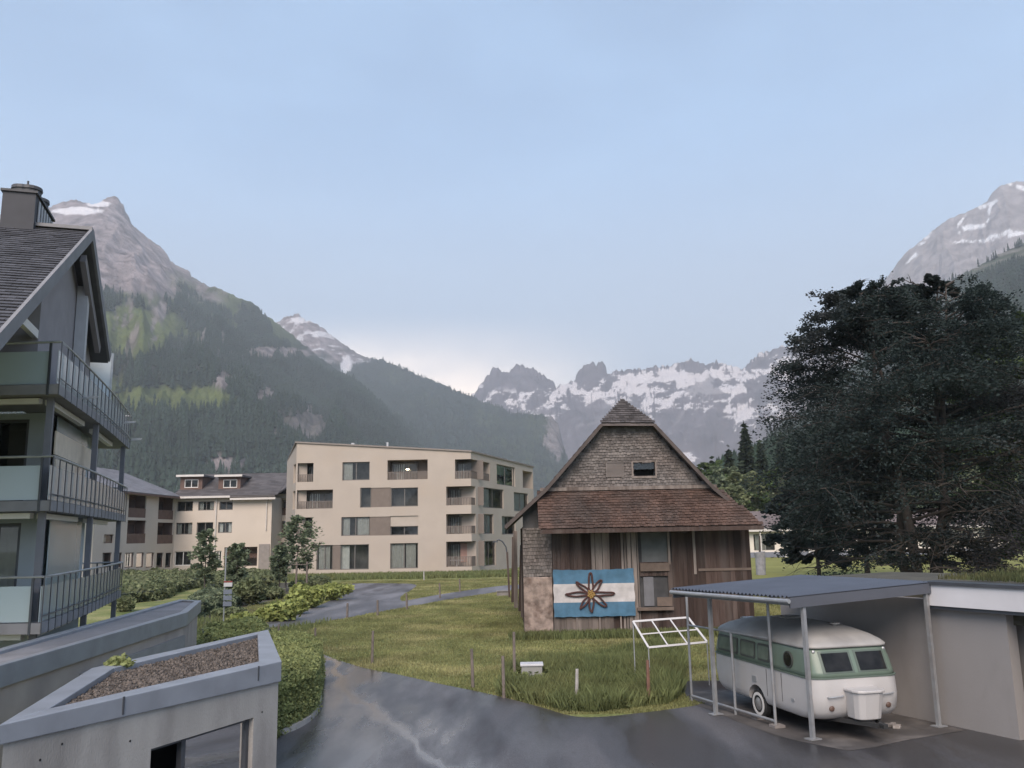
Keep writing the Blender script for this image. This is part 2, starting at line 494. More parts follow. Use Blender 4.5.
def asphalt_mat(name, wet, base=(0.047, 0.046, 0.049), runnel=None):
    m = bpy.data.materials.new(name); m.use_nodes = True
    n, l = m.node_tree.nodes, m.node_tree.links
    b = n['Principled BSDF']
    tc = n.new('ShaderNodeTexCoord'); mp = n.new('ShaderNodeMapping'); mp.inputs['Scale'].default_value = (1.1, 0.24, 1)
    mp.inputs['Rotation'].default_value = (0, 0, rad(-16))
    l.new(tc.outputs['Object'], mp.inputs[0])
    def noise(s, d=6, v=None):
        t = n.new('ShaderNodeTexNoise'); t.inputs['Scale'].default_value = s; t.inputs['Detail'].default_value = d
        l.new((v or mp).outputs[0] if v is None else v, t.inputs['Vector']); return t.outputs[0]
    def rng(src, a, bb, c, d):
        x = n.new('ShaderNodeMapRange'); x.inputs[1].default_value = a; x.inputs[2].default_value = bb
        x.inputs[3].default_value = c; x.inputs[4].default_value = d; l.new(src, x.inputs[0]); return x.outputs[0]
    w1 = noise(0.5, 5)
    wetf = rng(w1, 0.36, 0.56, 0.0, 1.0)
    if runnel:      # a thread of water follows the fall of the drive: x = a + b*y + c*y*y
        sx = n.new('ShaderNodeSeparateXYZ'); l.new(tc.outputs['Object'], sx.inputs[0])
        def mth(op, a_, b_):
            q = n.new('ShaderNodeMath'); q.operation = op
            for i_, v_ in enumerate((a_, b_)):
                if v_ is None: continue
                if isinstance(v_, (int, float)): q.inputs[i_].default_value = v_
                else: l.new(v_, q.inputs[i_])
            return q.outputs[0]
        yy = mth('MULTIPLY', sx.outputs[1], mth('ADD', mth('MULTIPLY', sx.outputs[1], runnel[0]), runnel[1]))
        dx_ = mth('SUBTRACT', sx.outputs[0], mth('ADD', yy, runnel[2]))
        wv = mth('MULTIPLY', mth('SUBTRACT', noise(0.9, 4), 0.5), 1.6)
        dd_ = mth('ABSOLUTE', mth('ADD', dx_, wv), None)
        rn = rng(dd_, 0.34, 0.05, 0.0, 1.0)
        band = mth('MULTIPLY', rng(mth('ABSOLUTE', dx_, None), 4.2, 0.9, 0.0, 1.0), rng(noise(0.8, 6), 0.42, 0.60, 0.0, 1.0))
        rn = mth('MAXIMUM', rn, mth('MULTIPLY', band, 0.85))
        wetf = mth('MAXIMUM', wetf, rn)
    cr = n.new('ShaderNodeMixRGB'); cr.inputs[1].default_value = tuple(c * 1.8 for c in base) + (1,); cr.inputs[2].default_value = tuple(c * 0.85 for c in base) + (1,)
    l.new(wetf, cr.inputs[0])
    c_ = cr.outputs[0]
    if runnel:      # pale sky sheen of the wet band, painted into the base colour
        sheen = n.new('ShaderNodeMixRGB'); sheen.inputs[2].default_value = (0.20, 0.195, 0.195, 1)
        l.new(mth('MULTIPLY', rn, 0.35), sheen.inputs[0]); l.new(c_, sheen.inputs[1]); c_ = sheen.outputs[0]
    # darker mended patches
    pm = n.new('ShaderNodeMixRGB'); pm.blend_type = 'MULTIPLY'; pm.inputs[2].default_value = (0.62, 0.60, 0.60, 1)
    l.new(rng(noise(0.33, 2), 0.55, 0.60, 0.0, 1.0), pm.inputs[0]); l.new(c_, pm.inputs[1])
    h = n.new('ShaderNodeHueSaturation'); l.new(rng(noise(60.0, 3), 0.3, 0.7, 0.7, 1.4), h.inputs['Value']); l.new(pm.outputs[0], h.inputs['Color'])
    l.new(h.outputs[0], b.inputs['Base Color'])
    rr_ = rng(wetf, 0, 1, 0.75, 0.75 - 0.46 * wet)
    if runnel: rr_ = mth('SUBTRACT', rr_, mth('MULTIPLY', rn, 0.18))
    l.new(rr_, b.inputs['Roughness'])
    b.inputs['Specular IOR Level'].default_value = 0.5
    bp = n.new('ShaderNodeBump'); bp.inputs['Strength'].default_value = 0.4; bp.inputs['Distance'].default_value = 0.012
    l.new(rng(wetf, 0, 1, 0.45, 0.06), bp.inputs['Strength'])
    l.new(noise(90.0, 3), bp.inputs['Height']); l.new(bp.outputs[0], b.inputs['Normal'])
    return m
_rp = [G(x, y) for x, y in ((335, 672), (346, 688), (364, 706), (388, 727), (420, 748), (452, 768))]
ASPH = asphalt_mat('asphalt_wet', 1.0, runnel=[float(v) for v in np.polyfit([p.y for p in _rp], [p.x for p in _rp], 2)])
ASPH2 = asphalt_mat('asphalt_path', 0.35, (0.085, 0.083, 0.088))

def wobble(pts, amp=0.08, step=0.6):
    """subdivide a ground outline and roughen it a little"""
    o = []
    for i in range(len(pts)):
        a, b = Vector(pts[i][:2]), Vector(pts[(i + 1) % len(pts)][:2])
        k = max(1, int((b - a).length / step))
        for j in range(k):
            p = a.lerp(b, j / k)
            if k > 1 and (b - a).length < 14:
                p = p + Vector((random.uniform(-amp, amp), random.uniform(-amp, amp)))
            o.append(p)
    return o
def sheet(name, pts, z, m, wob=True):
    o = wobble(pts) if wob else [Vector(p[:2]) for p in pts]
    mb = MB(); mb.add([(p.x, p.y, z) for p in o], [tuple(range(len(o)))])
    return struct(mb.build(name, m))
def smooth_line(pts, n=6):
    """Catmull-Rom through 2-D points"""
    P = [Vector(p[:2]) for p in pts]; o = []
    for i in range(len(P) - 1):
        p0, p1, p2, p3 = P[max(i-1, 0)], P[i], P[i+1], P[min(i+2, len(P)-1)]
        for j in range(n):
            t = j / n
            o.append(0.5 * ((2*p1) + (p2-p0)*t + (2*p0-5*p1+4*p2-p3)*t*t + (3*p1-p0-3*p2+p3)*t*t*t))
    o.append(P[-1]); return o

edge = [G(x, y) for x, y in ((706, 704), (680, 708), (640, 713), (600, 717), (572, 716), (540, 707), (510, 699), (480, 692), (440, 684), (400, 675), (365, 668), (338, 660), (322, 654), (300, 647), (265, 640))]
left = [G(x, y) for x, y in ((235, 646), (255, 655))] + [G(322, 690), G(321, 704), G(316, 716), G(300, 728), G(272, 739), Vector((-5.2, 14)), Vector((-6, 4)), Vector((-6, -6))]
right = [Vector((16, -6)), Vector((16, 8)), Vector((12, 17)), Vector((9.6, 19)), Vector((7.4, 24)), Vector((4.2, 24)), G(690, 700)]
ROAD_POLY = smooth_line(edge) + left + right
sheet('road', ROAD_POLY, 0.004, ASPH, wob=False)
# the upper drive: comes from behind the hedge, swings right past the barn
lowp = [G(x, y) for x, y in ((200, 640), (256, 630), (290, 627), (330, 621), (375, 613), (420, 605), (460, 598), (500, 592), (530, 588))]
upp = [G(x, y) for x, y in ((530, 584), (500, 586), (470, 590), (440, 594.5), (415, 599), (402, 601), (402, 596), (412, 590), (416, 585), (400, 583.5), (350, 583.8), (342, 588), (338, 596), (318, 606), (290, 616), (260, 624), (200, 634))]
DRIVE_POLY = smooth_line(lowp) + smooth_line(upp)
sheet('drive', DRIVE_POLY, 0.008, ASPH2, wob=False)
# damp gravelly strip under the carport and light dust patches
SLAB = mat('forecourt_slab_dirt', (0.062, 0.056, 0.053), 0.75, 0.35, 1.2, 0.3, 30, stain=(0.14, 0.128, 0.12), stain_amt=0.6, stain_scale=1.6)
sheet('carport_floor', [G(690, 703), G(740, 722), G(800, 742), G(850, 752), G(905, 742), G(960, 730), Vector((8.2, 19.4)), Vector((6.8, 22.6)), Vector((4.3, 22.4))], 0.009, SLAB)
sheet('side_path', [G(x, y) for x, y in ((118, 602), (160, 601), (180, 585), (186, 580), (178, 579), (165, 585), (150, 595), (118, 598))], 0.006, mat('side_path_gravel', (0.25, 0.22, 0.2), 0.9, 0.2, 2))
BED = mat('bed_soil', (0.06, 0.055, 0.04), 0.95, 0.4, 2.0, 0.5, 20)
sheet('flower_bed', [G(x, y) for x, y in ((196, 632), (256, 622), (300, 610), (330, 599), (341, 586), (330, 582), (262, 583), (206, 590))], 0.006, BED)
# kerb round the hedge foot
kc = smooth_line([G(272, 739), G(300, 728), G(316, 716), G(321, 704), G(322, 690)])
kb = MB()
for i in range(len(kc) - 1):
    a, b = kc[i], kc[i + 1]; t = (b - a).normalized(); s = Vector((-t.y, t.x)) * 0.12
    kb.prism([a, b, b + s, a + s], 0.0, 0.12)
struct(kb.build('kerb', mat('kerb_stone', (0.34, 0.32, 0.3), 0.85, 0.15, 4)))

# ------------------------------------------------------------------ mountains
def zone_mat(name, c_rock, c_forest, c_meadow, c_snow, rock_var=0.35, sc=0.01):
    """zones painted by what grows or lies there: R rock, G meadow, B snow, rest forest"""
    m = bpy.data.materials.new(name); m.use_nodes = True
    n, l = m.node_tree.nodes, m.node_tree.links
    b = n['Principled BSDF']; b.inputs['Roughness'].default_value = 0.95; b.inputs['Specular IOR Level'].default_value = 0.05
    at = n.new('ShaderNodeVertexColor'); at.layer_name = 'zone'
    sp = n.new('ShaderNodeSeparateColor'); l.new(at.outputs[0], sp.inputs[0])
    tc = n.new('ShaderNodeTexCoord'); mp = n.new('ShaderNodeMapping'); mp.inputs['Scale'].default_value = (1, 1, 0.35)
    l.new(tc.outputs['Object'], mp.inputs[0])
    def noise(s, d=7, vec=None):
        t = n.new('ShaderNodeTexNoise'); t.inputs['Scale'].default_value = s; t.inputs['Detail'].default_value = d; t.inputs['Roughness'].default_value = 0.6
        l.new(vec or mp.outputs[0], t.inputs['Vector']); return t.outputs[0]
    def var(c, s, v):
        h = n.new('ShaderNodeHueSaturation'); h.inputs['Color'].default_value = tuple(c) + (1,)
        r = n.new('ShaderNodeMapRange'); r.inputs[1].default_value, r.inputs[2].default_value = 0.32, 0.68
        r.inputs[3].default_value, r.inputs[4].default_value = 1 - v, 1 + v
        l.new(noise(s), r.inputs[0]); l.new(r.outputs[0], h.inputs['Value']); return h.outputs[0]
    def mixr(f, a, c):
        x = n.new('ShaderNodeMixRGB'); l.new(f, x.inputs[0]); l.new(a, x.inputs[1]); l.new(c, x.inputs[2]); return x.outputs[0]
    c = var(c_forest, sc * 4, 0.4)
    c = mixr(sp.outputs[1], c, var(c_meadow, sc * 2, 0.25))
    c = mixr(sp.outputs[0], c, var(c_rock, sc * 1.5, rock_var))
    c = mixr(sp.outputs[2], c, var(c_snow, sc, 0.05))
    l.new(c, b.inputs['Base Color'])
    bp = n.new('ShaderNodeBump'); bp.inputs['Strength'].default_value = 1.0; bp.inputs['Distance'].default_value = 22.0
    l.new(noise(sc * 2.5), bp.inputs['Height']); l.new(bp.outputs[0], b.inputs['Normal'])
    return m

def mountain(name, prof, D, foot, mat_, zone_fn, nu=320, nt_=130, amp=1.0, seed=0, ridge_rough=0.0, concave=1.0, gully=1.0, yshift=None):
    """a range seen as a chain of crest points (sight line, distance); its flank falls from the crest to the valley
    floor in front, and to the back behind it."""
    prof = [tuple(p) for p in prof]
    xs = np.array([p[0] for p in prof], float); ys = np.array([p[1] for p in prof], float)
    u = np.linspace(xs[0], xs[-1], nu)
    y = np.interp(u, xs, ys)
    Dv = np.interp(u, [p[0] for p in D], [p[1] for p in D])
    Fv = np.interp(u, [p[0] for p in foot], [p[1] for p in foot])
    y = y + (fbm(u * 0.11, u * 0 + seed, 5, seed + 3) - 0.5) * ridge_rough * 2 + (vnoise(u * .55, u * 0 + 9, seed + 5) - .5) * ridge_rough * 1.6
    M3 = np.array(CM)
    dirs = np.stack([(u - 512) / FPX, -(y - 384) / FPX, -np.ones_like(u)], 1) @ M3.T
    dirs = dirs / dirs[:, 1:2]
    ax = dirs[:, 0]                            # x per metre of depth
    zr = CAM_H + dirs[:, 2] * Dv
    tb = np.linspace(-0.35, 0, 14)[:-1]; tf = np.linspace(0, 1, nt_) ** 1.15
    t = np.concatenate([tb, tf])
    T, A = np.meshgrid(t, ax, indexing='ij')
    DD, FF, ZR = Dv[None, :], Fv[None, :], zr[None, :]
    Y = DD + (FF - DD) * T
    span = np.abs(DD - FF)
    X = A * Y
    def blur(a_, sg):
        kk = np.exp(-0.5 * (np.arange(-3 * sg, 3 * sg + 1) / sg) ** 2); kk /= kk.sum()
        return np.convolve(np.pad(a_, 3 * sg, mode='edge'), kk, mode='valid')
    z1_, z2_ = blur(zr, max(2, nu // 70)), blur(zr, max(4, nu // 18))
    f1, f2 = sstep(0.0, 0.07, T), sstep(0.05, 0.35, T)
    ZR = zr[None, :] * (1 - f1) + z1_[None, :] * f1
    ZR = ZR * (1 - f2) + z2_[None, :] * f2
    prof_t = np.where(T >= 0, (1 - np.clip(T, 0, 1)) ** concave, 1 + T * 2.0)
    Z = (ZR + 25) * prof_t - 25
    k = 1.0 / (0.16 * span.mean())
    n1 = ridged(A * Dv.mean() * k * 1.6 + fbm(A * Dv.mean() * k, T * 3, 3, seed + 2) * .9, T * 1.8 * gully + 3, 6, seed) - 0.45
    n2 = fbm(X * k * 1.2, Y * k * 1.2, 6, seed + 9) - 0.5
    mask = np.where(T >= 0, np.clip(T * 7, 0, 1) * np.clip((1 - T) * 5, 0, 1), 0.4)
    Hh = ZR.mean()
    dz = (n1 * 0.20 + n2 * 0.22) * Hh * amp * mask
    Z = Z + dz
    Y2 = Y + (n1 * 0.10) * span * amp * mask * 0.6
    X = A * Y2
    verts = np.stack([X, Y2, Z], -1)
    R, C = T.shape
    idx = np.arange(R * C).reshape(R, C)
    q = np.stack([idx[:-1, :-1], idx[:-1, 1:], idx[1:, 1:], idx[1:, :-1]], -1).reshape(-1, 4)
    # slope for the zones
    ga = np.gradient(Z, axis=0) / (np.abs(np.gradient(Y2, axis=0)) + 1e-3)
    gb = np.gradient(Z, axis=1) / (np.abs(np.gradient(X, axis=1)) + 1e-3)
    slope = np.sqrt(ga ** 2 + gb ** 2)
    # where each vertex stands in the survey: sight line coordinates
    rel = np.stack([X, Y2, Z - CAM_H], -1) @ M3
    PX = 512 + FPX * rel[..., 0] / -rel[..., 2]; PY = 384 - FPX * rel[..., 1] / -rel[..., 2]
    zone = zone_fn(dict(X=X, Y=Y2, Z=Z, T=T, slope=slope, n1=n1, n2=n2, k=k, H=ZR, gb=gb, ga=ga, PX=PX, PY=PY, A=A))
    o = np_mesh(name, verts.reshape(-1, 3), q[:, ::-1], mat_, None, True, zone.reshape(-1, 3))
    struct(o)
    return dict(o=o, v=verts, zone=zone, T=T, shape=(R, C))

def patch(d, cx, cy, rx, ry, seed=0, rough=0.5):
    """soft-edged blob on a flank: centred on the point of the flank under that sight line"""
    r = np.sqrt(((d['PX'] - cx) / rx) ** 2 + ((d['PY'] - cy) / ry) ** 2)
    n = fbm(d['PX'] * (0.05 + 1.4 / rx), d['PY'] * (0.08 + 1.4 / ry), 5, seed, .6) - 0.5
    return sstep(1.08, 0.85, r + n * rough * 2)

def zone_hahnen(d):
    n = fbm(d['X'] * d['k'] * 2, d['Z'] * d['k'] * 3, 5, 5)
    lim = 292 - 0.05 * (d['PX'] - 100) + (n - 0.5) * 70 + d['n1'] * 30
    rock = sstep(12, -12, d['PY'] - lim) * sstep(236, 205, d['PX'])
    streak = sstep(0.58, 0.72, fbm(d['PX'] * .09 + d['PY'] * .03, d['PY'] * .035, 5, 21, .6)) * sstep(385, 330, d['PY']) * sstep(255, 200, d['PX'])
    rock = np.maximum(rock, streak * 0.75)
    band = patch(d, 275, 352, 42, 5, 3) * 0.8
    low = np.maximum.reduce([patch(d, 222, 380, 9, 9, 4), patch(d, 222, 465, 16, 11, 6) , patch(d, 265, 395, 10, 8, 8) * 0.8, patch(d, 300, 425, 26, 16, 9, 0.9) * 0.6, patch(d, 243, 463, 7, 5, 2)])
    rock = np.maximum.reduce([rock, band, low * .7])
    mead = np.maximum.reduce([patch(d, 130, 332, 44, 28, 1, 0.25), patch(d, 170, 398, 72, 13, 2, 0.35), patch(d, 95, 380, 34, 10, 2, 0.35)])
    up = sstep(0.33, 0.60, fbm(d['PX'] * .035, d['PY'] * .05, 5, 31)) * sstep(366, 318, d['PY'])
    mead = np.maximum(mead, up * 0.75) * (1 - rock * 0.7)
    snow = np.maximum(patch(d, 78, 211, 24, 4, 5, 0.35), patch(d, 98, 204, 12, 3, 5, 0.35))
    return np.stack([rock, mead, snow], -1)
def zone_second(d):
    n = fbm(d['X'] * d['k'] * 3, d['Z'] * d['k'] * 3, 5, 8)
    lim = 362 + (n - 0.5) * 60
    rock = sstep(10, -10, d['PY'] - lim) * sstep(392, 352, d['PX'] + (n - .5) * 40)
    snow = np.maximum.reduce([patch(d, 300, 320, 10, 3, 5, .6), patch(d, 346, 364, 6, 9, 6, .5) * 0.9, patch(d, 318, 334, 8, 3, 2, .7)])
    snow = np.maximum(snow, sstep(0.62, 0.70, fbm(d['X'] * d['k'] * 9, d['Z'] * d['k'] * 9, 4, 4)) * rock * 0.8)
    mead = sstep(0.5, 0.7, n) * 0.25
    cliff = patch(d, 556, 436, 12, 22, 3, 0.6) * 0.7
    return np.stack([np.maximum(rock, cliff), mead, snow], -1)
def zone_snow(d):
    f = fbm(d['PX'] * .045, d['PY'] * .085, 6, 12, 0.62)
    g = ridged(d['PX'] * .05 + d['PY'] * .03, d['PY'] * .06, 5, 40)
    s = 0.60 * f + 0.35 * g - 0.17 * (d['slope'] - 0.55)
    low = sstep(400, 445, d['PY'] + (f - .5) * 50)
    thr = 0.425 + 0.17 * low
    snow = sstep(thr - 0.018, thr + 0.018, s)
    towers = np.maximum(patch(d, 515, 379, 40, 14, 4, 0.15) * sstep(395, 386, d['PY']), patch(d, 594, 370, 20, 11, 4, 0.15))
    snow = snow * (1 - np.maximum.reduce([towers, patch(d, 600, 425, 60, 26, 9, .8) * 0.9, patch(d, 705, 392, 20, 13, 8, .9) * 0.7, patch(d, 690, 425, 34, 16, 8, .9) * .85]))
    rock = np.ones_like(snow)
    mead = np.zeros_like(snow)
    return np.stack([rock, mead, snow], -1)
def zone_right(d):
    n = fbm(d['PX'] * 0.05, d['PY'] * 0.05, 4, 2) - 0.5
    rock = np.ones_like(d['X'])
    def seg(x0, y0, x1, y1, w):
        px, py = d['PX'] + n * 9, d['PY'] + n * 9
        tt = np.clip(((px - x0) * (x1 - x0) + (py - y0) * (y1 - y0)) / ((x1 - x0) ** 2 + (y1 - y0) ** 2), 0, 1)
        r = np.hypot(px - x0 - tt * (x1 - x0), py - y0 - tt * (y1 - y0))
        return sstep(w * 1.2, w * 0.7, r)
    snow = np.maximum.reduce([seg(918, 242, 930, 232, 2.2), seg(958, 230, 966, 214, 1.2), seg(958, 230, 986, 222, 1.9), seg(986, 222, 992, 204, 1.7), seg(980, 207, 996, 201, 2.0),
                              seg(950, 239, 992, 239, 1.5), seg(985, 237, 1010, 229, 1.9), seg(1008, 234, 1022, 231, 2.4), seg(1010, 184, 1024, 189, 2.4), seg(905, 262, 916, 254, 1.6), seg(1030, 200, 1070, 190, 3)])
    snow = snow * sstep(.34, .46, fbm(d['PX'] * .22, d['PY'] * .3, 4, 6))
    return np.stack([rock, np.zeros_like(rock), snow], -1)
def zone_shoulder(d):
    n = fbm(d['X'] * d['k'] * 3, d['Z'] * d['k'] * 3, 5, 8)
    return np.stack([sstep(0.66, 0.74, n) * 0.5, sstep(0.5, 0.7, n) * 0.5, n * 0], -1)

MT_NEAR = zone_mat('mountain_forest_rock', (0.27, 0.225, 0.22), (0.028, 0.043, 0.030), (0.115, 0.138, 0.052), (0.80, 0.76, 0.75), 0.6, 0.012)
MT_FAR = zone_mat('mountain_snow_rock', (0.15, 0.13, 0.14), (0.05, 0.06, 0.045), (0.10, 0.12, 0.06), (0.80, 0.735, 0.71), 0.35, 0.006)
MT_GREY = zone_mat('mountain_limestone', (0.31, 0.275, 0.265), (0.03, 0.045, 0.03), (0.09, 0.115, 0.05), (0.86, 0.84, 0.83), 0.35, 0.010)

hahnen = mountain('mountain_left', [(-260, 235), (-120, 222), (0, 214), (52, 206), (62, 202), (76, 199.5), (86, 203), (95, 203.5), (104, 199), (112, 195.5), (117, 196), (121, 202), (124, 205), (125, 211), (129, 218), (132, 225), (140, 231), (150, 239),
     (160, 246), (166, 252), (170, 260), (178, 266), (184, 270), (190, 272), (191, 277), (199, 281), (212, 289), (222, 292), (232, 297), (240, 304), (250, 307), (262, 313), (272, 320), (284, 328), (296, 338), (307, 347), (329, 364), (344, 374), (400, 420), (450, 458), (500, 500)],
     [(-260, 3600), (120, 3500), (300, 3400), (500, 3000)], [(-260, 620), (100, 700), (300, 900), (500, 1500)], MT_NEAR, zone_hahnen, nu=560, nt_=200, amp=0.55, seed=3, ridge_rough=1.2, concave=1.05)
second = mountain('mountain_middle', [(180, 400), (250, 345), (277, 322.5), (284, 318), (292, 315.5), (298, 313.5), (304, 318), (314, 323), (325, 330), (337, 339), (350, 348), (360, 355), (367, 357.5), (381, 359), (395, 364.5), (411, 372), (430, 380), (446, 386.5), (460, 392), (478, 400), (495, 406), (510, 412), (523, 415.5), (541, 414), (552, 417), (558, 423),
     (562, 440), (567, 458), (580, 490), (600, 515)],
     [(180, 5200), (380, 5000), (600, 3800)], [(180, 2600), (400, 2200), (600, 2400)], MT_NEAR, zone_second, nu=420, nt_=120, amp=0.45, seed=8, ridge_rough=1.4)
snowr = mountain('mountain_snow', [(380, 430), (440, 410), (470, 398), (477, 391), (479, 384), (485, 379), (490, 374), (493, 367), (496, 366), (499, 370), (505, 372), (510, 370.5), (514, 366), (518, 364.5), (526, 367), (534, 369), (541, 374), (548, 378), (553, 380), (556, 386.5),
     (566, 384), (575, 380), (578, 373), (584, 365.5), (590, 362), (593, 361.5), (596, 366), (599, 362), (603, 361), (606, 366), (607, 373), (616, 371), (624, 371), (633, 369), (648, 369), (664, 366), (678, 363), (690, 358.5), (696, 361), (702, 365), (708, 363), (716, 361), (726, 365), (742, 367.5), (748, 362), (758, 354.5), (765, 352.5), (775, 350), (783, 346), (792, 345), (802, 346), (830, 335), (870, 330), (920, 345), (1000, 360)],
     [(380, 6600), (1000, 6000)], [(380, 4700), (1000, 3600)], MT_FAR, zone_snow, nu=900, nt_=260, amp=0.35, seed=15, ridge_rough=2.0)
rightm = mountain('mountain_right', [(780, 400), (830, 345), (870, 300), (892, 271), (897, 263), (906, 253), (912, 248), (922, 240), (931, 232), (942, 224), (950, 218), (958, 215), (965, 214), (973, 209), (983, 204), (988, 200), (992, 193), (998, 187), (1006, 184), (1014, 181.5), (1024, 181), (1060, 170), (1150, 178), (1250, 210), (1350, 260)],
     [(780, 4800), (1350, 4300)], [(780, 2800), (1350, 2300)], MT_GREY, zone_right, nu=520, nt_=160, amp=0.30, seed=22, ridge_rough=0.9)
shoulder = mountain('hill_right', [(690, 500), (720, 474), (760, 452), (790, 428), (830, 395), (870, 355), (905, 320), (938, 288), (950, 281), (962, 275), (985, 263), (1005, 252), (1024, 242), (1070, 215), (1150, 190), (1300, 170), (1400, 180)],
     [(690, 1500), (850, 2000), (1400, 2400)], [(690, 420), (1400, 560)], MT_NEAR, zone_shoulder, nu=220, nt_=110, amp=0.35, seed=30, ridge_rough=1.5)

# air: a closed box of even haze round everything
hz = MB(); hz.prism([(-5600, -400), (5600, -400), (5600, 8300), (-5600, 8300)], -90, 2600)
hm = bpy.data.materials.new('haze_air'); hm.use_nodes = True
hn, hl = hm.node_tree.nodes, hm.node_tree.links
hn.remove(hn['Principled BSDF'])
pv = hn.new('ShaderNodeVolumePrincipled')
pv.inputs['Color'].default_value = (0.88, 0.94, 1.0, 1)
pv.inputs['Density'].default_value = 0.000145
pv.inputs['Anisotropy'].default_value = 0.0
hl.new(pv.outputs[0], hn['Material Output'].inputs['Volume'])
ho = struct(hz.build('haze', hm), 'stuff')

# ------------------------------------------------------------------ wood on the slopes: one mass of conifers
def cone_wood(name, pts, hs, m, seg=6, tiers=3, wide=0.17):
    N = len(pts); V_, F_ = [], []
    rng = np.random.default_rng(5)
    ang = rng.uniform(0, 6.28, N)
    base = 0
    Vs, Fs = [], []
    for t in range(tiers):
        zb = hs * (0.12 + 0.28 * t); zt = hs * min(1.0, 0.50 + 0.27 * t)
        r = hs * wide * (1.0 - 0.27 * t) * rng.uniform(0.8, 1.25, N)
        ring = []
        for k in range(seg):
            a = ang + 2 * math.pi * k / seg + t * 0.5
            rr = r * rng.uniform(0.7, 1.25, N)
            ring.append(np.stack([pts[:, 0] + np.cos(a) * rr, pts[:, 1] + np.sin(a) * rr, pts[:, 2] + zb - rr * rng.uniform(0, .4, N)], -1))
        top = np.stack([pts[:, 0], pts[:, 1], pts[:, 2] + zt], -1)
        ring.append(top)
        v = np.stack(ring, 1)                     # N, seg+1, 3
        b = base + np.arange(N) * (seg + 1)
        for k in range(seg):
            Fs.append(np.stack([b + k, b + (k + 1) % seg, b + seg], -1))
        Vs.append(v.reshape(-1, 3)); base += N * (seg + 1)
    return np_mesh(name, np.concatenate(Vs), np.concatenate(Fs), m)
def scatter_on(M, n, rng, dmax=1e9, thr=0.35):
    v, z = M['v'].reshape(-1, 3), M['zone'].reshape(-1, 3)
    R, C = M['shape']
    # area weights by quads
    a = M['v'][:-1, :-1]; b = M['v'][:-1, 1:]; c = M['v'][1:, :-1]; e = M['v'][1:, 1:]
    ar = np.linalg.norm(np.cross(b - a, c - a), axis=-1)
    zz = M['zone'][:-1, :-1]
    ok = (zz[..., 0] < thr) & (zz[..., 1] < thr) & (zz[..., 2] < 0.1) & (M['T'][:-1, :-1] >= 0) & (a[..., 2] > -5)
    dist = np.linalg.norm(a, axis=-1)
    wgt = ar * ok * (dist < dmax) / dist ** 0.6
    p = (wgt / wgt.sum()).ravel()
    i = rng.choice(p.size, n, p=p)
    u, w_ = rng.random(n)[:, None], rng.random(n)[:, None]
    A, B, Cc, E = [q.reshape(-1, 3)[i] for q in (a, b, c, e)]
    return A * (1-u) * (1-w_) + B * u * (1-w_) + Cc * (1-u) * w_ + E * u * w_
rg = np.random.default_rng(2)
FORM = mat('conifer_mass', (0.027, 0.043, 0.031), 0.9, 0.3, 0.006, island=0.18, spec=0.1)
p = scatter_on(hahnen, 26000, rg, 3300)
o = cone_wood('forest', p, rg.uniform(14, 30, len(p)), FORM); struct(o, 'stuff')
tag(o, 'dark conifer forest covering the lower slopes of the left mountain', 'forest', None, 'stuff')
p = scatter_on(second, 7000, rg, 5200)
o = cone_wood('forest', p, rg.uniform(16, 30, len(p)), FORM, tiers=2); struct(o, 'stuff')
tag(o, 'blue hazy forest on the far ridge behind the barn', 'forest', None, 'stuff')
p = scatter_on(shoulder, 9000, rg, 2600)
o = cone_wood('forest', p, rg.uniform(14, 28, len(p)), FORM); struct(o, 'stuff')
tag(o, 'forest on the steep shoulder below the grey right mountain', 'forest', None, 'stuff')
# ------------------------------------------------------------------ house with balconies (left)
PLAST = mat('plaster_bluegrey', (0.36, 0.40, 0.42), 0.85, 0.06, 1.5)
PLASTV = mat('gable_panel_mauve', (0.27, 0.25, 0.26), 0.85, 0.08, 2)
DKMET = mat('railing_dark_metal', (0.075, 0.08, 0.09), 0.45, 0.1, 3, metal=0.4)
SLABC = mat('balcony_slab_grey', (0.23, 0.225, 0.235), 0.8, 0.1, 2, stain=(0.14, 0.13, 0.14), stain_amt=0.5)
STEEL = mat('galvanised_steel', (0.36, 0.37, 0.38), 0.45, 0.12, 6, metal=0.5)
POSTG = mat('post_grey', (0.15, 0.15, 0.165), 0.6, 0.1, 3)
FROST = glass('frosted_panel', (0.62, 0.72, 0.76), 0.16, 0.25, (0.46, 0.55, 0.58))
ROOFS = mat('roof_shingle_grey', (0.068, 0.068, 0.077), 0.85, 0.2, 2, island=0.18)
ROOFE = mat('roof_edge_dark', (0.10, 0.10, 0.105), 0.6, 0.15)
WHITEW = mat('painted_wood_white', (0.45, 0.44, 0.45), 0.7, 0.08)
BEIGE = mat('blind_beige', (0.60, 0.51, 0.41), 0.9, 0.08, 4)
AWN = mat('awning_case_cream', (0.62, 0.60, 0.55), 0.5, 0.05)

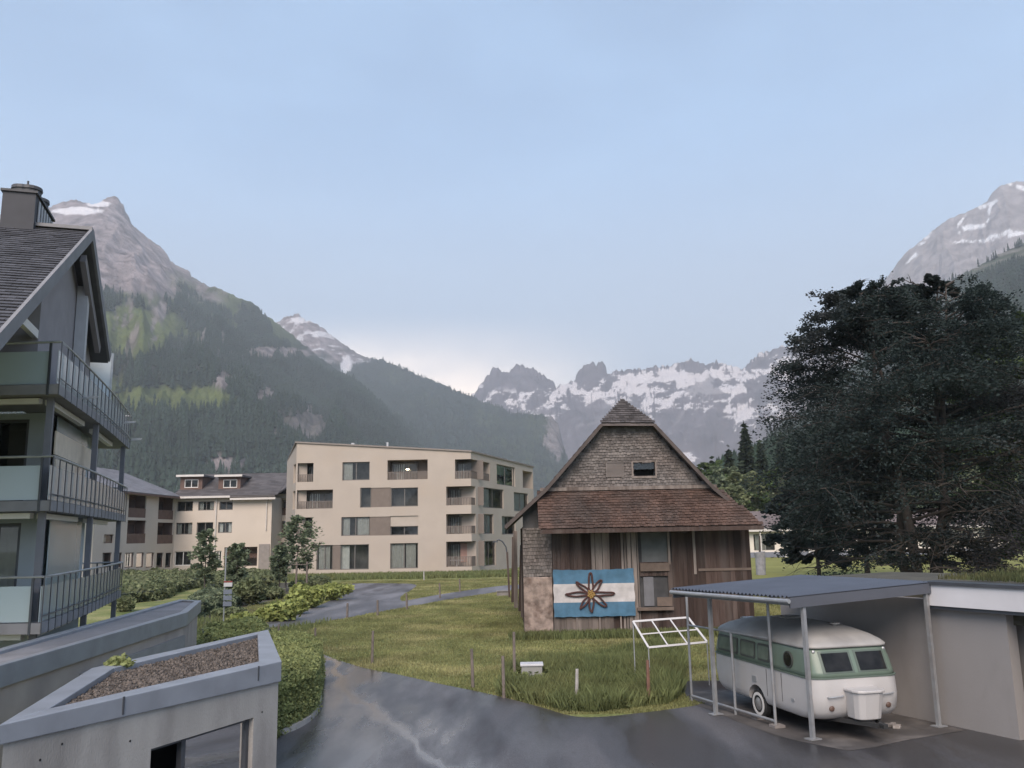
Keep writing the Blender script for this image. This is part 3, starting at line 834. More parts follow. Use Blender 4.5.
def tiles(mb, o, eu, ev, Lu, Lv, tu, tv, th=0.018, cut=None, jit=0.012, lift=0.012):
    """overlapping roof or wall tiles: o corner, eu along the course, ev up the slope"""
    o, eu, ev = Vector(o), Vector(eu).normalized(), Vector(ev).normalized()
    n = eu.cross(ev).normalized()
    nv, nu = int(Lv / tv), int(Lu / tu) + 1
    for j in range(nv + 1):
        off = (j % 2) * tu * 0.5
        v0 = j * tv; v1 = min(v0 + tv * 1.25, Lv)
        if v1 - v0 < 0.02: continue
        for i in range(-1, nu):
            a, b = i * tu + off, (i + 1) * tu + off
            a, b = max(a, 0), min(b, Lu)
            if b - a < 0.03: continue
            if cut and not cut((a + b) / 2, (v0 + v1) / 2): continue
            z0 = th + lift + random.uniform(0, jit); z1 = random.uniform(0, jit * 0.4)
            d = random.uniform(-jit, jit)
            p = [o + eu * (a + 0.004) + ev * (v0 + d) + n * z0, o + eu * (b - 0.004) + ev * (v0 + d) + n * z0, o + eu * (b - 0.004) + ev * v1 + n * z1, o + eu * (a + 0.004) + ev * v1 + n * z1]
            q = [x - n * th for x in p]
            mb.add(p + q, [(0, 1, 2, 3), (0, 4, 5, 1), (1, 5, 6, 2), (3, 7, 4, 0)])

N_ = V(50, 507, 18.4); F_ = V(125, 524, 30.0)
dN = Vector((F_.x - N_.x, F_.y - N_.y)).normalized()
inw = Vector((-dN.y, dN.x))                      # into the house (to the left)
house = thing('balcony_house', (-13.5, 23.0, 0), 'grey gabled house with three tiers of glass balconies and a chimney', 'house')
BAL = [(2.12, 'lower'), (4.68, 'mid'), (7.22, 'upper')]
# slab outline: front edge faces the camera, the side edge runs away and bows out a little
side = []
for k in range(17):
    t = k / 16
    b = 0.08 * math.sin(math.pi * t)
    side.append(Vector((N_.x, N_.y)) + dN * ((F_ - N_).to_2d().length * t) - inw * b)
frontL = Vector((N_.x - 7.0, N_.y + 0.25))
farL = side[-1] + inw * 1.6
wa, wb = Vector((V(47, 450, 21).x, 21.0)), Vector((V(90, 450, 26.5).x, 26.5))
for z, nm in BAL:
    p = [frontL] + side + [farL, wb + inw * 0.4, wa + inw * 0.6, Vector((wa.x - 6.5, 21.2))]
    m = MB(); m.prism(p, z, z + 0.22)
    bal = m.build('balcony', SLABC, house)
    rl = MB(); gl = MB(); hr_ = MB()
    zt = z + 1.17
    path = [frontL] + side
    hr_.tube([V2(q, zt) for q in path] + [V2(farL, zt)], 0.028, 8)
    hr_.build('handrail', STEEL, bal)
    rl.tube([V2(q, z + 0.36) for q in side], 0.014, 6)
    # end return
    # side balusters
    nb = 19
    for k in range(nb + 1):
        t = k / nb * 16; i = min(int(t), 15)
        q = side[i].lerp(side[i + 1], t - i)
        rl.beam(V2(q, z - 0.02), V2(q, zt), 0.05, 0.02, up=V2(inw, 0))
    for x in (0.25, 2.05, 3.9, 5.7):
        q = Vector((N_.x - x, N_.y + 0.25 * x / 7))
        rl.beam(V2(q, z - 0.02), V2(q, zt), 0.05, 0.03, up=(0, 1, 0))
    for k in range(4):
        q = side[-1].lerp(farL, (k + 1) / 4)
        rl.beam(V2(q, z), V2(q, zt), 0.045, 0.02, up=(0, 1, 0))
    rl.build('railing', DKMET, bal)
    gi = 0.05
    for k in range(16):
        a, b = side[k] + inw * gi, side[k + 1] + inw * gi
        gl.hexa([V2(a, z + 0.24), V2(b, z + 0.24), V2(b + inw * .012, z + 0.24), V2(a + inw * .012, z + 0.24)],
                [V2(a, z + 0.98), V2(b, z + 0.98), V2(b + inw * .012, z + 0.98), V2(a + inw * .012, z + 0.98)])
    gl.build('glass_panel', FROST, bal)
    g2 = MB()
    xs = [0.30, 2.0, 2.1, 3.85, 3.95, 5.65]
    for a, b in zip(xs[::2], xs[1::2]):
        y0 = N_.y + 0.07
        g2.hexa([(N_.x - a, y0, z + .24), (N_.x - b, y0 + .05, z + .24), (N_.x - b, y0 + .065, z + .24), (N_.x - a, y0 + .015, z + .24)],
                [(N_.x - a, y0, z + .98), (N_.x - b, y0 + .05, z + .98), (N_.x - b, y0 + .065, z + .98), (N_.x - a, y0 + .015, z + .98)])
    g2.build('glass_panel', FROST, bal)
    aw = MB()
    if nm != 'upper' or True:
        for s0, s1 in ((1, 6), (8, 13)):
            a, b = side[s0] + inw * 0.35, side[s1] + inw * 0.35
            aw.beam(V2(a, z - 0.09), V2(b, z - 0.09), 0.14, 0.12)
        aw.beam((N_.x - 0.6, N_.y + 0.4, z - 0.09), (N_.x - 6, N_.y + 0.6, z - 0.09), 0.14, 0.12)
        aw.build('awning_case', AWN, bal)
# clothes airer bars clipped on the railings
ar = MB()
for k, z in ((13, 7.22 + .62), (16, 7.22 + .3), (3, 7.22 + .25)):
    c = side[k] - inw * 0.02
    for dz in (0, 0.06, .12):
        ar = MB(); ar.tube([V2(c + dN * (0.1 * dz / .06), z + dz * 0.6), V2(c + dN * (0.1 * dz / .06) - inw * 0.35, z + dz * 0.6 + .03)], 0.012, 5)
        ar.build('airer_arm', STEEL, house)
# posts
for q, z0, z1 in ((side[0] + inw * 0.25 + dN * .55, 0, 7.22), (side[7] + inw * 0.12, 0, 7.22), (side[15] + inw * 0.12, 0, 7.22), (Vector((N_.x - 4.2, N_.y + .6)), 0, 7.22)):
    for (a, b) in ((0, 2.12), (2.34, 4.68), (4.9, 7.22)):
        m = MB(); m.beam(V2(q, a), V2(q, b), 0.14, 0.14, up=V2(dN, 0)); m.build('post', POSTG, house)
# walls: front (towards us) and side
Ff = Fac((wa.x - 6.5, 21.2), (wa.x, wa.y)); Fs = Fac(wa, wb)
back = wb + inw * 7
m = MB()
fh = []
for zb in (2.34, 4.9):
    fh += [(Ff.L - 2.1, zb, Ff.L - 0.5, zb + 2.15), (Ff.L - 5.2, zb, Ff.L - 2.7, zb + 2.15)]
wall_holes(m, Ff, 0, Ff.L, 0, 7.2, fh, 0.15)
wall_holes(m, Fs, 0, Fs.L, 0, 7.2, [(0.6, 4.9 + 0.0, 2.6, 4.9 + 2.1)], 0.15)
m.quad(V2(wb, 0), V2(back, 0), V2(back, 7.2), V2(wb, 7.2))
m.quad(V2(back, 0), (wa.x - 6.5, 27, 0), (wa.x - 6.5, 27, 7.2), V2(back, 7.2))
m.build('wall', PLAST, house)
for h in fh:
    make_window(house, Ff, h, 0.1, 1, 0, 0.08, DKMET, GLASS, [(0.05, 0.4, 0.05)] if h[1] > 4 else [(.6, .95, .1)])
make_window(house, Fs, (0.6, 4.9, 2.6, 7.0), 0.1, 1, 0, 0.07, DKMET)
# beige roller blind hung outside on the middle balcony, glass screens between flats
bl = MB(); bp0 = Fac(side[3] + inw * .45, side[8] + inw * .45)
def bpix(x0, y0, x1, y1): return bp0.rect(x0, y0, x1, y1)
r = bpix(54, 440, 91, 462); bl.fbox(bp0, r[0], r[1], r[2], r[3], -0.01, 0.02)
r2 = bpix(54, 462.2, 74, 490); bl.fbox(bp0, r2[0], r2[1], r2[2], r2[3], -0.01, 0.02)
bl.build('sun_blind', BEIGE, house)
for z in (2.34, 4.9):
    s = MB(); s.fbox(Fac(wa - inw * .1, wa - inw * .1 + dN * 6.0), 0.3, z + 0.02, 4.6, z + 2.25, 0.02, 0.04); s.build('screen', FROST, house)
# top-floor end screen, standing at the far end of the balcony
Fsc = Fac(V(76, 380, 26.0).to_2d(), V(110, 380, 26.6).to_2d())
r = Fsc.rect(76, 353, 110, 400)
s = MB(); s.fbox(Fsc, r[0], 7.44, r[2], r[3], 0, 0.03); sc_ = s.build('screen', mat('screen_white', (0.55, 0.60, 0.62), 0.4, 0.05), house)
s = MB(); s.fbox(Fsc, r[2], 7.44, r[2] + .06, r[3] + 0.05, -0.02, 0.05); s.fbox(Fsc, r[0], r[3], r[2], r[3] + .05, -0.02, 0.05); s.build('frame', STEEL, sc_)
# gabled attic: verge plane through the peak
pk = V(91, 232, 22.0)
rv = Vector((inw.x, inw.y))                                   # ridge direction, into the house
SL = 0.605
def rp(s, a, dz=0.0):
    """roof point: s metres from the peak along the verge (+ away from us), a metres back along the ridge"""
    q = Vector((pk.x, pk.y)) + dN * s + rv * a
    return Vector((q.x, q.y, pk.z - abs(s) * SL + dz))
near, far = -9.2, 4.25
rf = MB()
for s1 in (near, far):
    A, B, C_, D_ = rp(0, 0), rp(s1, 0), rp(s1, 13), rp(0, 13)
    rf.hexa([x - Vector((0, 0, 0.22)) for x in (A, B, C_, D_)], [A, B, C_, D_])
roof = rf.build('roof', ROOFE, house)
tl = MB()
k = math.sqrt(1 + SL * SL)
o = rp(near, 13, 0.012)
tiles(tl, o, (-rv.x, -rv.y, 0), (dN.x, dN.y, SL), 13, abs(near) * k, 0.30, 0.21, 0.02)
o = rp(far, 0, 0.012)
tiles(tl, o, (rv.x, rv.y, 0), (-dN.x, -dN.y, SL), 13, abs(far) * k, 0.6, 0.5, 0.02)
tl.build('roof_shingles', ROOFS, roof)
cap = MB(); cap.beam(rp(0, -0.05, 0.05), rp(0, 13, 0.05), 0.34, 0.09); 
cap.beam(rp(near, -0.03, -0.06), rp(0, -0.03, -0.06), 0.07, 0.30); cap.beam(rp(far, -0.03, -0.06), rp(0, -0.03, -0.06), 0.07, 0.30)
cap.build('verge_board', mat('verge_board_grey', (0.20, 0.195, 0.20), 0.7, 0.1), roof)
# gable wall set back under the verge
Fg = Fac(rp(-7.8, 0.5).to_2d(), rp(far - 0.1, 0.5).to_2d())
gw = MB(); nseg = 24; uG = Fg.pix(40, 320)[0]
for i in range(nseg):
    a, b = uG + (Fg.L - uG) * i / nseg, uG + (Fg.L - uG) * (i + 1) / nseg
    za, zb = pk.z - abs(a - 7.8) * SL - 0.2, pk.z - abs(b - 7.8) * SL - 0.2
    gw.quad(Fg.P(a, 7.3), Fg.P(b, 7.3), Fg.P(b, max(zb, 7.31)), Fg.P(a, max(za, 7.31)))
zG = pk.z - abs(uG - 7.8) * SL - .2
gw.quad(Fg.P(uG, 7.3), Fg.P(uG, zG), Fg.P(uG, zG, -5), Fg.P(uG, 7.3, -5))
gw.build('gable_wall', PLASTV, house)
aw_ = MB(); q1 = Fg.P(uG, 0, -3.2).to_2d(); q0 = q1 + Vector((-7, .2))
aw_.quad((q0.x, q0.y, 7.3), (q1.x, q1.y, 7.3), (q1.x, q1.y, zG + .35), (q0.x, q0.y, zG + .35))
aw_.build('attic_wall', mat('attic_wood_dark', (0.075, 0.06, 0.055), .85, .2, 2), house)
gp = MB()
r0 = Fg.pix(77, 300)[0]
gp.fbox(Fg, r0 - 0.14, 7.4, r0 + 0.14, pk.z - abs(r0 - 7.8) * SL - 0.25, 0.02, 0.3)
gp.build('gable_post', WHITEW, house)
gb = MB(); gb.beam(rp(far - 0.75, 0.2, -0.42), rp(0.3, 0.2, -0.48), 0.14, 0.26); gb.build('gable_brace', PLASTV, house)
gb = MB(); gb.beam(V(17, 316, 17.6), V(44, 343, 20.3), 0.12, 0.2); gb.build('awning_case', AWN, house)
# chimney on the ridge
Fc = Fac(Vector((pk.x, pk.y)) + rv * 10, Vector((pk.x, pk.y)))
def rid(x, y):
    u, z = Fc.pix(x, y); return 10 - u, z
s1, z1 = rid(39, 200); s2, z2 = rid(6, 200)
zt = rid(22, 197)[1]
CHM = mat('chimney_cladding', (0.042, 0.043, 0.05), 0.7, 0.1, 3)
ch = MB()
def cpt(a, s): 
    q = Vector((pk.x, pk.y)) + rv * a + dN * s
    return (q.x, q.y)
ch.prism([cpt(s1, -0.35), cpt(s1, 1.75), cpt(s2, 1.75), cpt(s2, -0.35)], pk.z - 0.6, zt)
cm = ch.build('chimney', CHM, roof)
cp = MB()
cp.prism([cpt(s1 - .05, -0.40), cpt(s1 - .05, 1.8), cpt(s2 + .05, 1.8), cpt(s2 + .05, -0.40)], zt, zt + 0.06)
for a, s in ((s1 + 0.30, 0.35), (s2 - 0.30, 0.35), (s1 + 0.30, 1.2)):
    c = cpt(a, s)
    cp.lathe((c[0], c[1], zt + 0.06), (0, 0, 1), [(0.27, 0), (0.27, 0.24), (0.30, 0.25), (0.29, 0.34), (0.12, 0.36)], 16)
c = cpt((s1 + s2) / 2, 0.4); cp.tube([(c[0], c[1], zt + .3), (c[0], c[1], zt + .62)], 0.03, 6)
cp.build('chimney_cap', mat('chimney_cap_black', (0.05, 0.05, 0.055), 0.6, 0.2), roof)
lv = MB(); Fcs = Fac(cpt(s1 - .012, -0.2), cpt(s1 - .012, 1.7))
for k in range(6):
    u = 0.15 + k * 0.3; lv.fbox(Fcs, u, pk.z + 0.15, u + 0.14, zt - 0.1, 0.0, 0.025)
lv.build('chimney_vent', mat('vent_light', (0.42, 0.42, 0.43), 0.6, 0.1), roof)

# ------------------------------------------------------------------ concrete garden rooms in the foreground
CONC = mat('concrete_facade', (0.30, 0.285, 0.265), 0.85, 0.16, 1.4, 0.35, 60, stain=(0.19, 0.175, 0.165), stain_amt=0.75, stain_scale=1.6, stretch=(1, 1, 0.4))
CONCB = mat('concrete_beige', (0.36, 0.31, 0.275), 0.85, 0.12, 1.4, 0.25, 60, stain=(0.27, 0.24, 0.23), stain_amt=0.5)
COPE = mat('coping_metal', (0.26, 0.275, 0.305), 0.42, 0.08, 2, metal=0.2, stain=(.2, .21, .23), stain_amt=.5, stain_scale=2.5)
GRAVEL = mat('roof_gravel', (0.07, 0.06, 0.05), 0.95, 0.4, 9, 1.0, 30)
Z1 = 2.1
A_, B_, C_, D_ = [G(*p, Z1) for p in ((5, 723), (279, 661), (267, 630), (94, 668))]
def inset(poly, d):
    P = [Vector(p[:2]) for p in poly]; n = len(P); ar = sum(P[i].x * P[(i+1) % n].y - P[(i+1) % n].x * P[i].y for i in range(n))
    o = []
    for i in range(n):
        a, b, c = P[i-1], P[i], P[(i+1) % n]
        e1, e2 = (b - a).normalized(), (c - b).normalized()
        s = 1 if ar > 0 else -1
        n1, n2 = Vector((-e1.y, e1.x)) * s, Vector((-e2.y, e2.x)) * s
        bi = n1 + n2; bi = bi / bi.dot(n1) if bi.length > 1e-4 else n1
        if bi.length > 2.6: bi = bi.normalized() * 2.6
        o.append(b + bi * d)
    return o
def coping(mb, poly, wdt, z0, z1, out=0.04):
    o = inset(poly, -out); i = inset(poly, wdt); n = len(o)
    for k in range(n):
        j = (k + 1) % n
        zk = z0 if isinstance(z0, (list, tuple)) else [z0] * n
        mb.hexa([(o[k].x, o[k].y, zk[k]), (o[j].x, o[j].y, zk[j]), (i[j].x, i[j].y, zk[j]), (i[k].x, i[k].y, zk[k])],
                [(o[k].x, o[k].y, z1), (o[j].x, o[j].y, z1), (i[j].x, i[j].y, z1), (i[k].x, i[k].y, z1)])
annex = thing('garden_room', (A_.x * .5 + C_.x * .5, A_.y * .5 + C_.y * .5, 0), 'concrete flat roofed annex with gravel roof and wide metal coping', 'annex')
polyA = [A_, B_, C_, D_]
Fa = Fac(A_, B_)
op = Fa.rect(150, 737, 252, 800)
op = (op[0], 0.25, op[2], Fa.pix(200, 734)[1])
m = MB()
wall_holes(m, Fa, 0, Fa.L, 0, Z1 - 0.15, [op], 0.22)
for p, q in ((B_, C_), (C_, D_), (D_, A_)):
    m.quad(V2(p, 0), V2(q, 0), V2(q, Z1 - .15), V2(p, Z1 - .15))
m.build('wall', CONC, annex)
mid = Fa.pix(188, 750)[0]
dn = MB(); dn.hexa([Fa.P(op[0], op[1], -0.2), Fa.P(op[2], op[1], -0.2), Fa.P(op[2], op[1], -1.2), Fa.P(op[0], op[1], -1.2)], [Fa.P(op[0], op[3], -0.2), Fa.P(op[2], op[3], -0.2), Fa.P(op[2], op[3], -1.2), Fa.P(op[0], op[3], -1.2)]); dn.f.pop(2)
w_ = MB(); 
for a, b in ((op[0], op[0] + .05), (mid - .04, mid + .04), (op[2] - .06, op[2])):
    w_.fbox(Fa, a, op[1], b, op[3], -0.16, -0.08)
w_.fbox(Fa, op[0], op[3] - .05, op[2], op[3], -0.155, -0.085); w_.fbox(Fa, op[0], op[1], op[2], op[1] + .05, -0.155, -0.085)
wo = w_.build('window', DKMET, annex)
g_ = MB(); g_.quad(Fa.P(mid + .04, op[1] + .05, -0.12), Fa.P(op[2] - .06, op[1] + .05, -0.12), Fa.P(op[2] - .06, op[3] - .05, -0.12), Fa.P(mid + .04, op[3] - .05, -0.12))
g_.build('pane', glass('mirror_pane', (0.7, 0.75, 0.75), 0.15, 0.02, (0.14, 0.145, 0.14)), wo)
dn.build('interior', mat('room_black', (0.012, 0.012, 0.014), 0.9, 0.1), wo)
m = MB(); coping(m, polyA, 0.30, [Z1 - .21, Z1 - .31, Z1 - .31, Z1 - .21], Z1)
cpo = m.build('coping', COPE, annex, bevel=0.012)
jn = MB()
for u in (1.55, 4.1): 
    jn.fbox(Fa, u, Z1 - 0.21, u + 0.025, Z1 + 0.003, 0.036, 0.047)
jn.build('joint_strip', DKMET, cpo)
for x, y in ((62, 744), (130, 741), (40, 760), (262, 712)):
    u, z = Fa.pix(x, y); th_ = MB(); th_.lathe(Fa.P(u, z, .001), (Fa.n.x, Fa.n.y, 0), [(.014, 0), (.014, .004)], 10); th_.build('tie_hole', mat('room_black', (.012, .012, .014)), annex)
ia = inset(polyA, 0.305)
m = MB(); m.prism(ia, Z1 - 0.13, Z1 - 0.09); gb_ = m.build('gravel_bed', GRAVEL, annex)
# loose stones as the top of the bed
def in_poly(p, poly):
    c = False; n = len(poly)
    for i in range(n):
        a, b = poly[i], poly[(i+1) % n]
        if (a[1] > p[1]) != (b[1] > p[1]) and p[0] < (b[0]-a[0]) * (p[1]-a[1]) / (b[1]-a[1]) + a[0]: c = not c
    return c
def np_in_poly(x, y, poly):
    c = np.zeros(x.shape, bool); n = len(poly)
    for i in range(n):
        ax_, ay_ = poly[i][0], poly[i][1]; bx_, by_ = poly[(i+1) % n][0], poly[(i+1) % n][1]
        if abs(by_ - ay_) < 1e-9: continue
        t = ((ay_ > y) != (by_ > y)) & (x < (bx_-ax_) * (y-ay_) / (by_-ay_) + ax_)
        c ^= t
    return c
def stones(poly, n, z, smin, smax, rng):
    xs = [p[0] for p in poly]; ys = [p[1] for p in poly]
    x = rng.uniform(min(xs), max(xs), n); y = rng.uniform(min(ys), max(ys), n)
    k = np_in_poly(x, y, poly); x, y = x[k], y[k]; n = len(x)
    base = np.array([[1,0,0],[0,1,0],[-1,0,0],[0,-1,0],[0,0,.8],[0,0,-.8]], float)
    s = rng.uniform(smin, smax, (n, 1, 1)) * rng.uniform(0.6, 1.2, (n, 1, 3))
    a = rng.uniform(0, 6.28, n); R = np.zeros((n, 3, 3)); R[:, 0, 0] = np.cos(a); R[:, 0, 1] = -np.sin(a); R[:, 1, 0] = np.sin(a); R[:, 1, 1] = np.cos(a); R[:, 2, 2] = 1
    v = np.einsum('nij,nkj->nki', R, base[None] * s) + np.stack([x, y, np.full(n, z) + rng.uniform(0, smin, n)], -1)[:, None]
    f = np.array([[0,1,4],[1,2,4],[2,3,4],[3,0,4],[1,0,5],[2,1,5],[3,2,5],[0,3,5]])
    F = (np.arange(n) * 6)[:, None, None] + f[None]
    return v.reshape(-1, 3), F.reshape(-1, 3)
v, f = stones([(p.x, p.y) for p in ia], 9000, Z1 - 0.088, 0.012, 0.04, RNG)
so_ = np_mesh('gravel', v - np.array(annex.location), f, mat('gravel_stone', (0.088, 0.072, 0.06), 0.9, 0.2, 4, island=0.6), annex)
so_['kind'] = 'stuff'
# second annex behind, sheet-metal roof
Z2 = 2.1
a0 = G(-60, 682, Z2); a1 = G(186, 612, Z2); a2 = G(199, 600, Z2); a3 = G(120, 613, Z2) ; 
a2 = G(200, 600.5, Z2)
a3 = G(180, 599.5, Z2); a4 = G(-60, 665, Z2)
annex2 = thing('garden_room', ((a0.x + a2.x) / 2, (a0.y + a2.y) / 2, 0), 'long beige concrete annex with grey roof below the balconies', 'annex')
polyB = [a0, a1, a2, a3, a4]
m = MB()
pb = inset(polyB, 0.05)
for i in range(5):
    p, q = pb[i], pb[(i+1) % 5]
    m.quad(V2(p, 0), V2(q, 0), V2(q, Z2 - .3), V2(p, Z2 - .3))
m.build('wall', CONCB, annex2)
m = MB(); coping(m, polyB, 0.16, Z2 - 0.36, Z2); m.build('coping', COPE, annex2, bevel=0.012)
m = MB(); m.prism(inset(polyB, 0.165), Z2 - 0.3, Z2 - 0.06); m.build('flat_roof', mat('roof_membrane', (0.20, 0.20, 0.215), 0.8, 0.12, 1.5, stain=(0.13, 0.13, 0.14), stain_amt=0.6), annex2)
Fb = Fac(pb[0], pb[1])
m = MB(); r = Fb.rect(80, 655, 185, 640); u0 = Fb.pix(80, 665)[0]
m.hexa([Fb.P(u0, 1.15, 0.07), Fb.P(Fb.L, 1.15, 0.07), Fb.P(Fb.L, 1.15, 0.004), Fb.P(u0, 1.15, 0.004)], [Fb.P(u0, 1.5, 0.07), Fb.P(Fb.L, 1.5, 0.07), Fb.P(Fb.L, 1.5, 0.004), Fb.P(u0, 1.5, 0.004)])
m.build('grey_band', mat('concrete_band', (0.24, 0.235, 0.23), 0.85, 0.1, 2), annex2)

# ------------------------------------------------------------------ modern apartment block
RENDER = mat('render_sand', (0.385, 0.332, 0.282), 0.9, 0.05, 0.6, 0.2, 30, stain=(0.35, 0.29, 0.235), stain_amt=0.5, stain_scale=0.3)
SHUT = mat('shutter_taupe', (0.15, 0.12, 0.10), 0.7, 0.08, 2)
RAILT = mat('railing_mesh_taupe', (0.135, 0.11, 0.093), 0.6, 0.1, 3)
LOGI_SHADE = mat('loggia_shade_tone', (0.16, 0.135, 0.118), 0.9, 0.08, 1)  # wall render darkened: shade of the recesses put into the colour
BLINDW = mat('blind_pale', (0.37, 0.32, 0.272), 0.7, 0.05, 1)
cC = G(472, 573.5); 
def cx(x): return x * 0.2734 + 280
def cyy(y): return y * 0.2733 + 430
lC = V(295.5, 500, cC.y + 0.6)
apt = thing('apartment_block', ((cC.x + lC.x) / 2, cC.y, 0), 'sand coloured four storey apartment block with recessed loggias', 'apartment block')
FA = Fac(lC, cC)
vdir = ray(806, 527); rdir = Vector((vdir.x, vdir.y)).normalized()
tR = None
FR_ = Fac(Vector((cC.x, cC.y)), Vector((cC.x, cC.y)) + rdir * 30)
uR = FR_.pix(533.5, 490)[0]
FR_ = Fac(Vector((cC.x, cC.y)), Vector((cC.x, cC.y)) + rdir * uR)
zl, zc, zr_ = FA.pix(295.5, 443)[1], FA.pix(471, 452)[1], FR_.pix(533, 467.5)[1]
def AR(x0, y0, x1, y1): return FA.rect(cx(x0), cyy(y0), cx(x1), cyy(y1))
def RR(x0, y0, x1, y1): return FR_.rect(cx(x0), cyy(y0), cx(x1), cyy(y1))
def flo(r, z0, z1): return (r[0], z0, r[2], z1)
rows = {}
wins, logg = [], []
wins += [AR(228, 117, 328, 184), AR(293, 211, 333, 284), AR(405, 211, 505, 280), AR(224, 318, 328, 387), AR(403, 352, 505, 385), AR(133, 421, 192, 512), AR(220, 419, 325, 511), AR(403, 414, 505, 507)]
shut = [AR(333, 211, 405, 282), AR(328, 317, 403, 386), AR(192, 421, 220, 512)]
blind = [AR(403, 314, 505, 352)]
l1 = AR(58, 121, 122, 190); l2 = AR(58, 219, 193, 288); l3 = AR(58, 320, 118, 388); l4 = AR(393, 109, 540, 181)
logg += [(0.14, l1[1], l1[2], l1[3]), (0.14, l2[1], l2[2], l2[3]), (0.14, l3[1], l3[2], l3[3]), l4]
cors = [AR(640, 107, 690, 178), AR(608, 206, 690, 275), AR(608, 307, 690, 380), AR(608, 408, 690, 500)]
cw = [RR(690, 107, 767, 185)[2], 1.3, 1.3, 1.3]
cors = [(c[0], c[1], FA.L, c[3]) for c in cors]
holes = [(r[0], r[1], r[2], r[3], 0.25) for r in wins + shut + blind]
holes += [(r[0], r[1], r[2], r[3], 1.7) for r in logg]
holes += [(r[0], r[1], r[2], r[3], 1.9, 'ltb') for r in cors]
m = MB()
wall_holes(m, FA, 0, FA.L, -0.1, lambda u: zl + (zc - zl) * u / FA.L, holes)
rw = [RR(793, 131, 860, 203), RR(743, 214, 818, 286), RR(743, 308, 781, 380), RR(745, 406, 790, 497), RR(856, 230, 908, 298), RR(812, 316, 862, 382)]
rl_ = [RR(888, 152, 930, 214)]
holesR = [(r[0], r[1], r[2], r[3], 0.25) for r in rw] + [(r[0], r[1], min(r[2], uR - .3), r[3], 1.5) for r in rl_]
holesR += [(0, c[1], w__, c[3], 1.9, 'rtb') for c, w__ in zip(cors, cw)]
wall_holes(m, FR_, 0, uR, -0.1, lambda u: zc + (zr_ - zc) * u / uR, holesR)
# left side (narrow view) and back
lb = Vector((lC.x, lC.y)) + Vector((-3.4, 9.0)); rb = FR_.P(uR, 0).to_2d() + Vector((-9.0, 3.0))
FL = Fac(lb, lC)
zlb = FL.pix(288, 470)[1] if False else zl - 1.2
lh = [(FL.L - 2.6, r[1], FL.L - 0.35, r[3], 1.2) for r in logg[:3]]
wall_holes(m, FL, 0, FL.L, -0.1, lambda u: zlb + (zl - zlb) * u / FL.L, lh)
m.quad((lb.x, lb.y, -.1), (rb.x, rb.y, -.1), (rb.x, rb.y, zr_), (lb.x, lb.y, zlb))
e_ = FR_.P(uR, 0)
m.quad((e_.x, e_.y, -.1), (rb.x, rb.y, -.1), (rb.x, rb.y, zr_), (e_.x, e_.y, zr_))
m.build('wall', RENDER, apt)
m = MB()
# loggia backs and linings, in a darker tone that paints in the recess shade
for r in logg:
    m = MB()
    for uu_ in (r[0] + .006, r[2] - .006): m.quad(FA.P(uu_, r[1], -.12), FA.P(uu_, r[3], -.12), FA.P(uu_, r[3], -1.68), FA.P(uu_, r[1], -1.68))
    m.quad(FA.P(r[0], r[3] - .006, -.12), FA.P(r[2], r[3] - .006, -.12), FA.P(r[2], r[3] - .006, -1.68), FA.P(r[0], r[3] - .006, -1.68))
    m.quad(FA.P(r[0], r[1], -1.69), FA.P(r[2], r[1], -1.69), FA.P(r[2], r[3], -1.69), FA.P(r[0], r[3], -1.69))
    m.build('loggia_shade_lining', LOGI_SHADE, apt)
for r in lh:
    m = MB(); m.quad(FL.P(r[0], r[1], -1.19), FL.P(r[2], r[1], -1.19), FL.P(r[2], r[3], -1.19), FL.P(r[0], r[3], -1.19)); m.build('loggia_shade_lining', LOGI_SHADE, apt)
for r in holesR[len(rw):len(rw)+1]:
    m = MB(); m.quad(FR_.P(r[0], r[1], -1.49), FR_.P(r[2], r[1], -1.49), FR_.P(r[2], r[3], -1.49), FR_.P(r[0], r[3], -1.49)); m.build('loggia_shade_lining', LOGI_SHADE, apt)
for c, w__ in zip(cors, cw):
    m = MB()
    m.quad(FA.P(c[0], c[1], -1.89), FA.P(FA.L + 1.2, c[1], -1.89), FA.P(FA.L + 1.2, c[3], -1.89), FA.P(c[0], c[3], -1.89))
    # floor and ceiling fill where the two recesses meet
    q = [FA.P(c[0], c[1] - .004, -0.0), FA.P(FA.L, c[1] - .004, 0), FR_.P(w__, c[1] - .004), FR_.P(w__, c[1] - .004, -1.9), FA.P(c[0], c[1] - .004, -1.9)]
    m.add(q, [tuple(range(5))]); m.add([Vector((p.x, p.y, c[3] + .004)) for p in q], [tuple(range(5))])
    m.build('loggia_shade_lining', LOGI_SHADE, apt)
m = MB()
q = [FA.P(-0.15, 0, .15), FA.P(FA.L + 0.1, 0, .15), FR_.P(uR + .1, 0, .15), Vector((rb.x, rb.y, 0)), Vector((lb.x, lb.y, 0))]
zz = [zl, zc, zr_, zr_, zlb]
m.hexa([(p.x, p.y, z + 0.004) for p, z in zip(q, zz)], [(p.x, p.y, z + 0.16) for p, z in zip(q, zz)])
rf = m.build('roof', mat('roof_edge_taupe', (0.20, 0.17, 0.15), 0.6, 0.08), apt)
m = MB()
for x, s in ((355, .35), (540, .2)):
    p = FA.P(FA.pix(cx(x * .7), 445)[0], zl, -2.5); m = MB(); m.box((p.x, p.y, zl - .9), s, s, 1.02); m.build('roof_vent', STEEL, rf)
for i, r in enumerate(wins):
    cur = [[(.03, .35, .05)], None, None, [(.05, .28, .05), (.55, .95, .05)], None, [(.1, .8, .1)], [(.0, .3, .1)], [(.02, .5, .05), (.55, .9, .05)]][i]
    make_window(apt, FA, r, 0.24, 1 if r[2] - r[0] > 1.6 else 0, 0, 0.09, FRAME, None, cur)
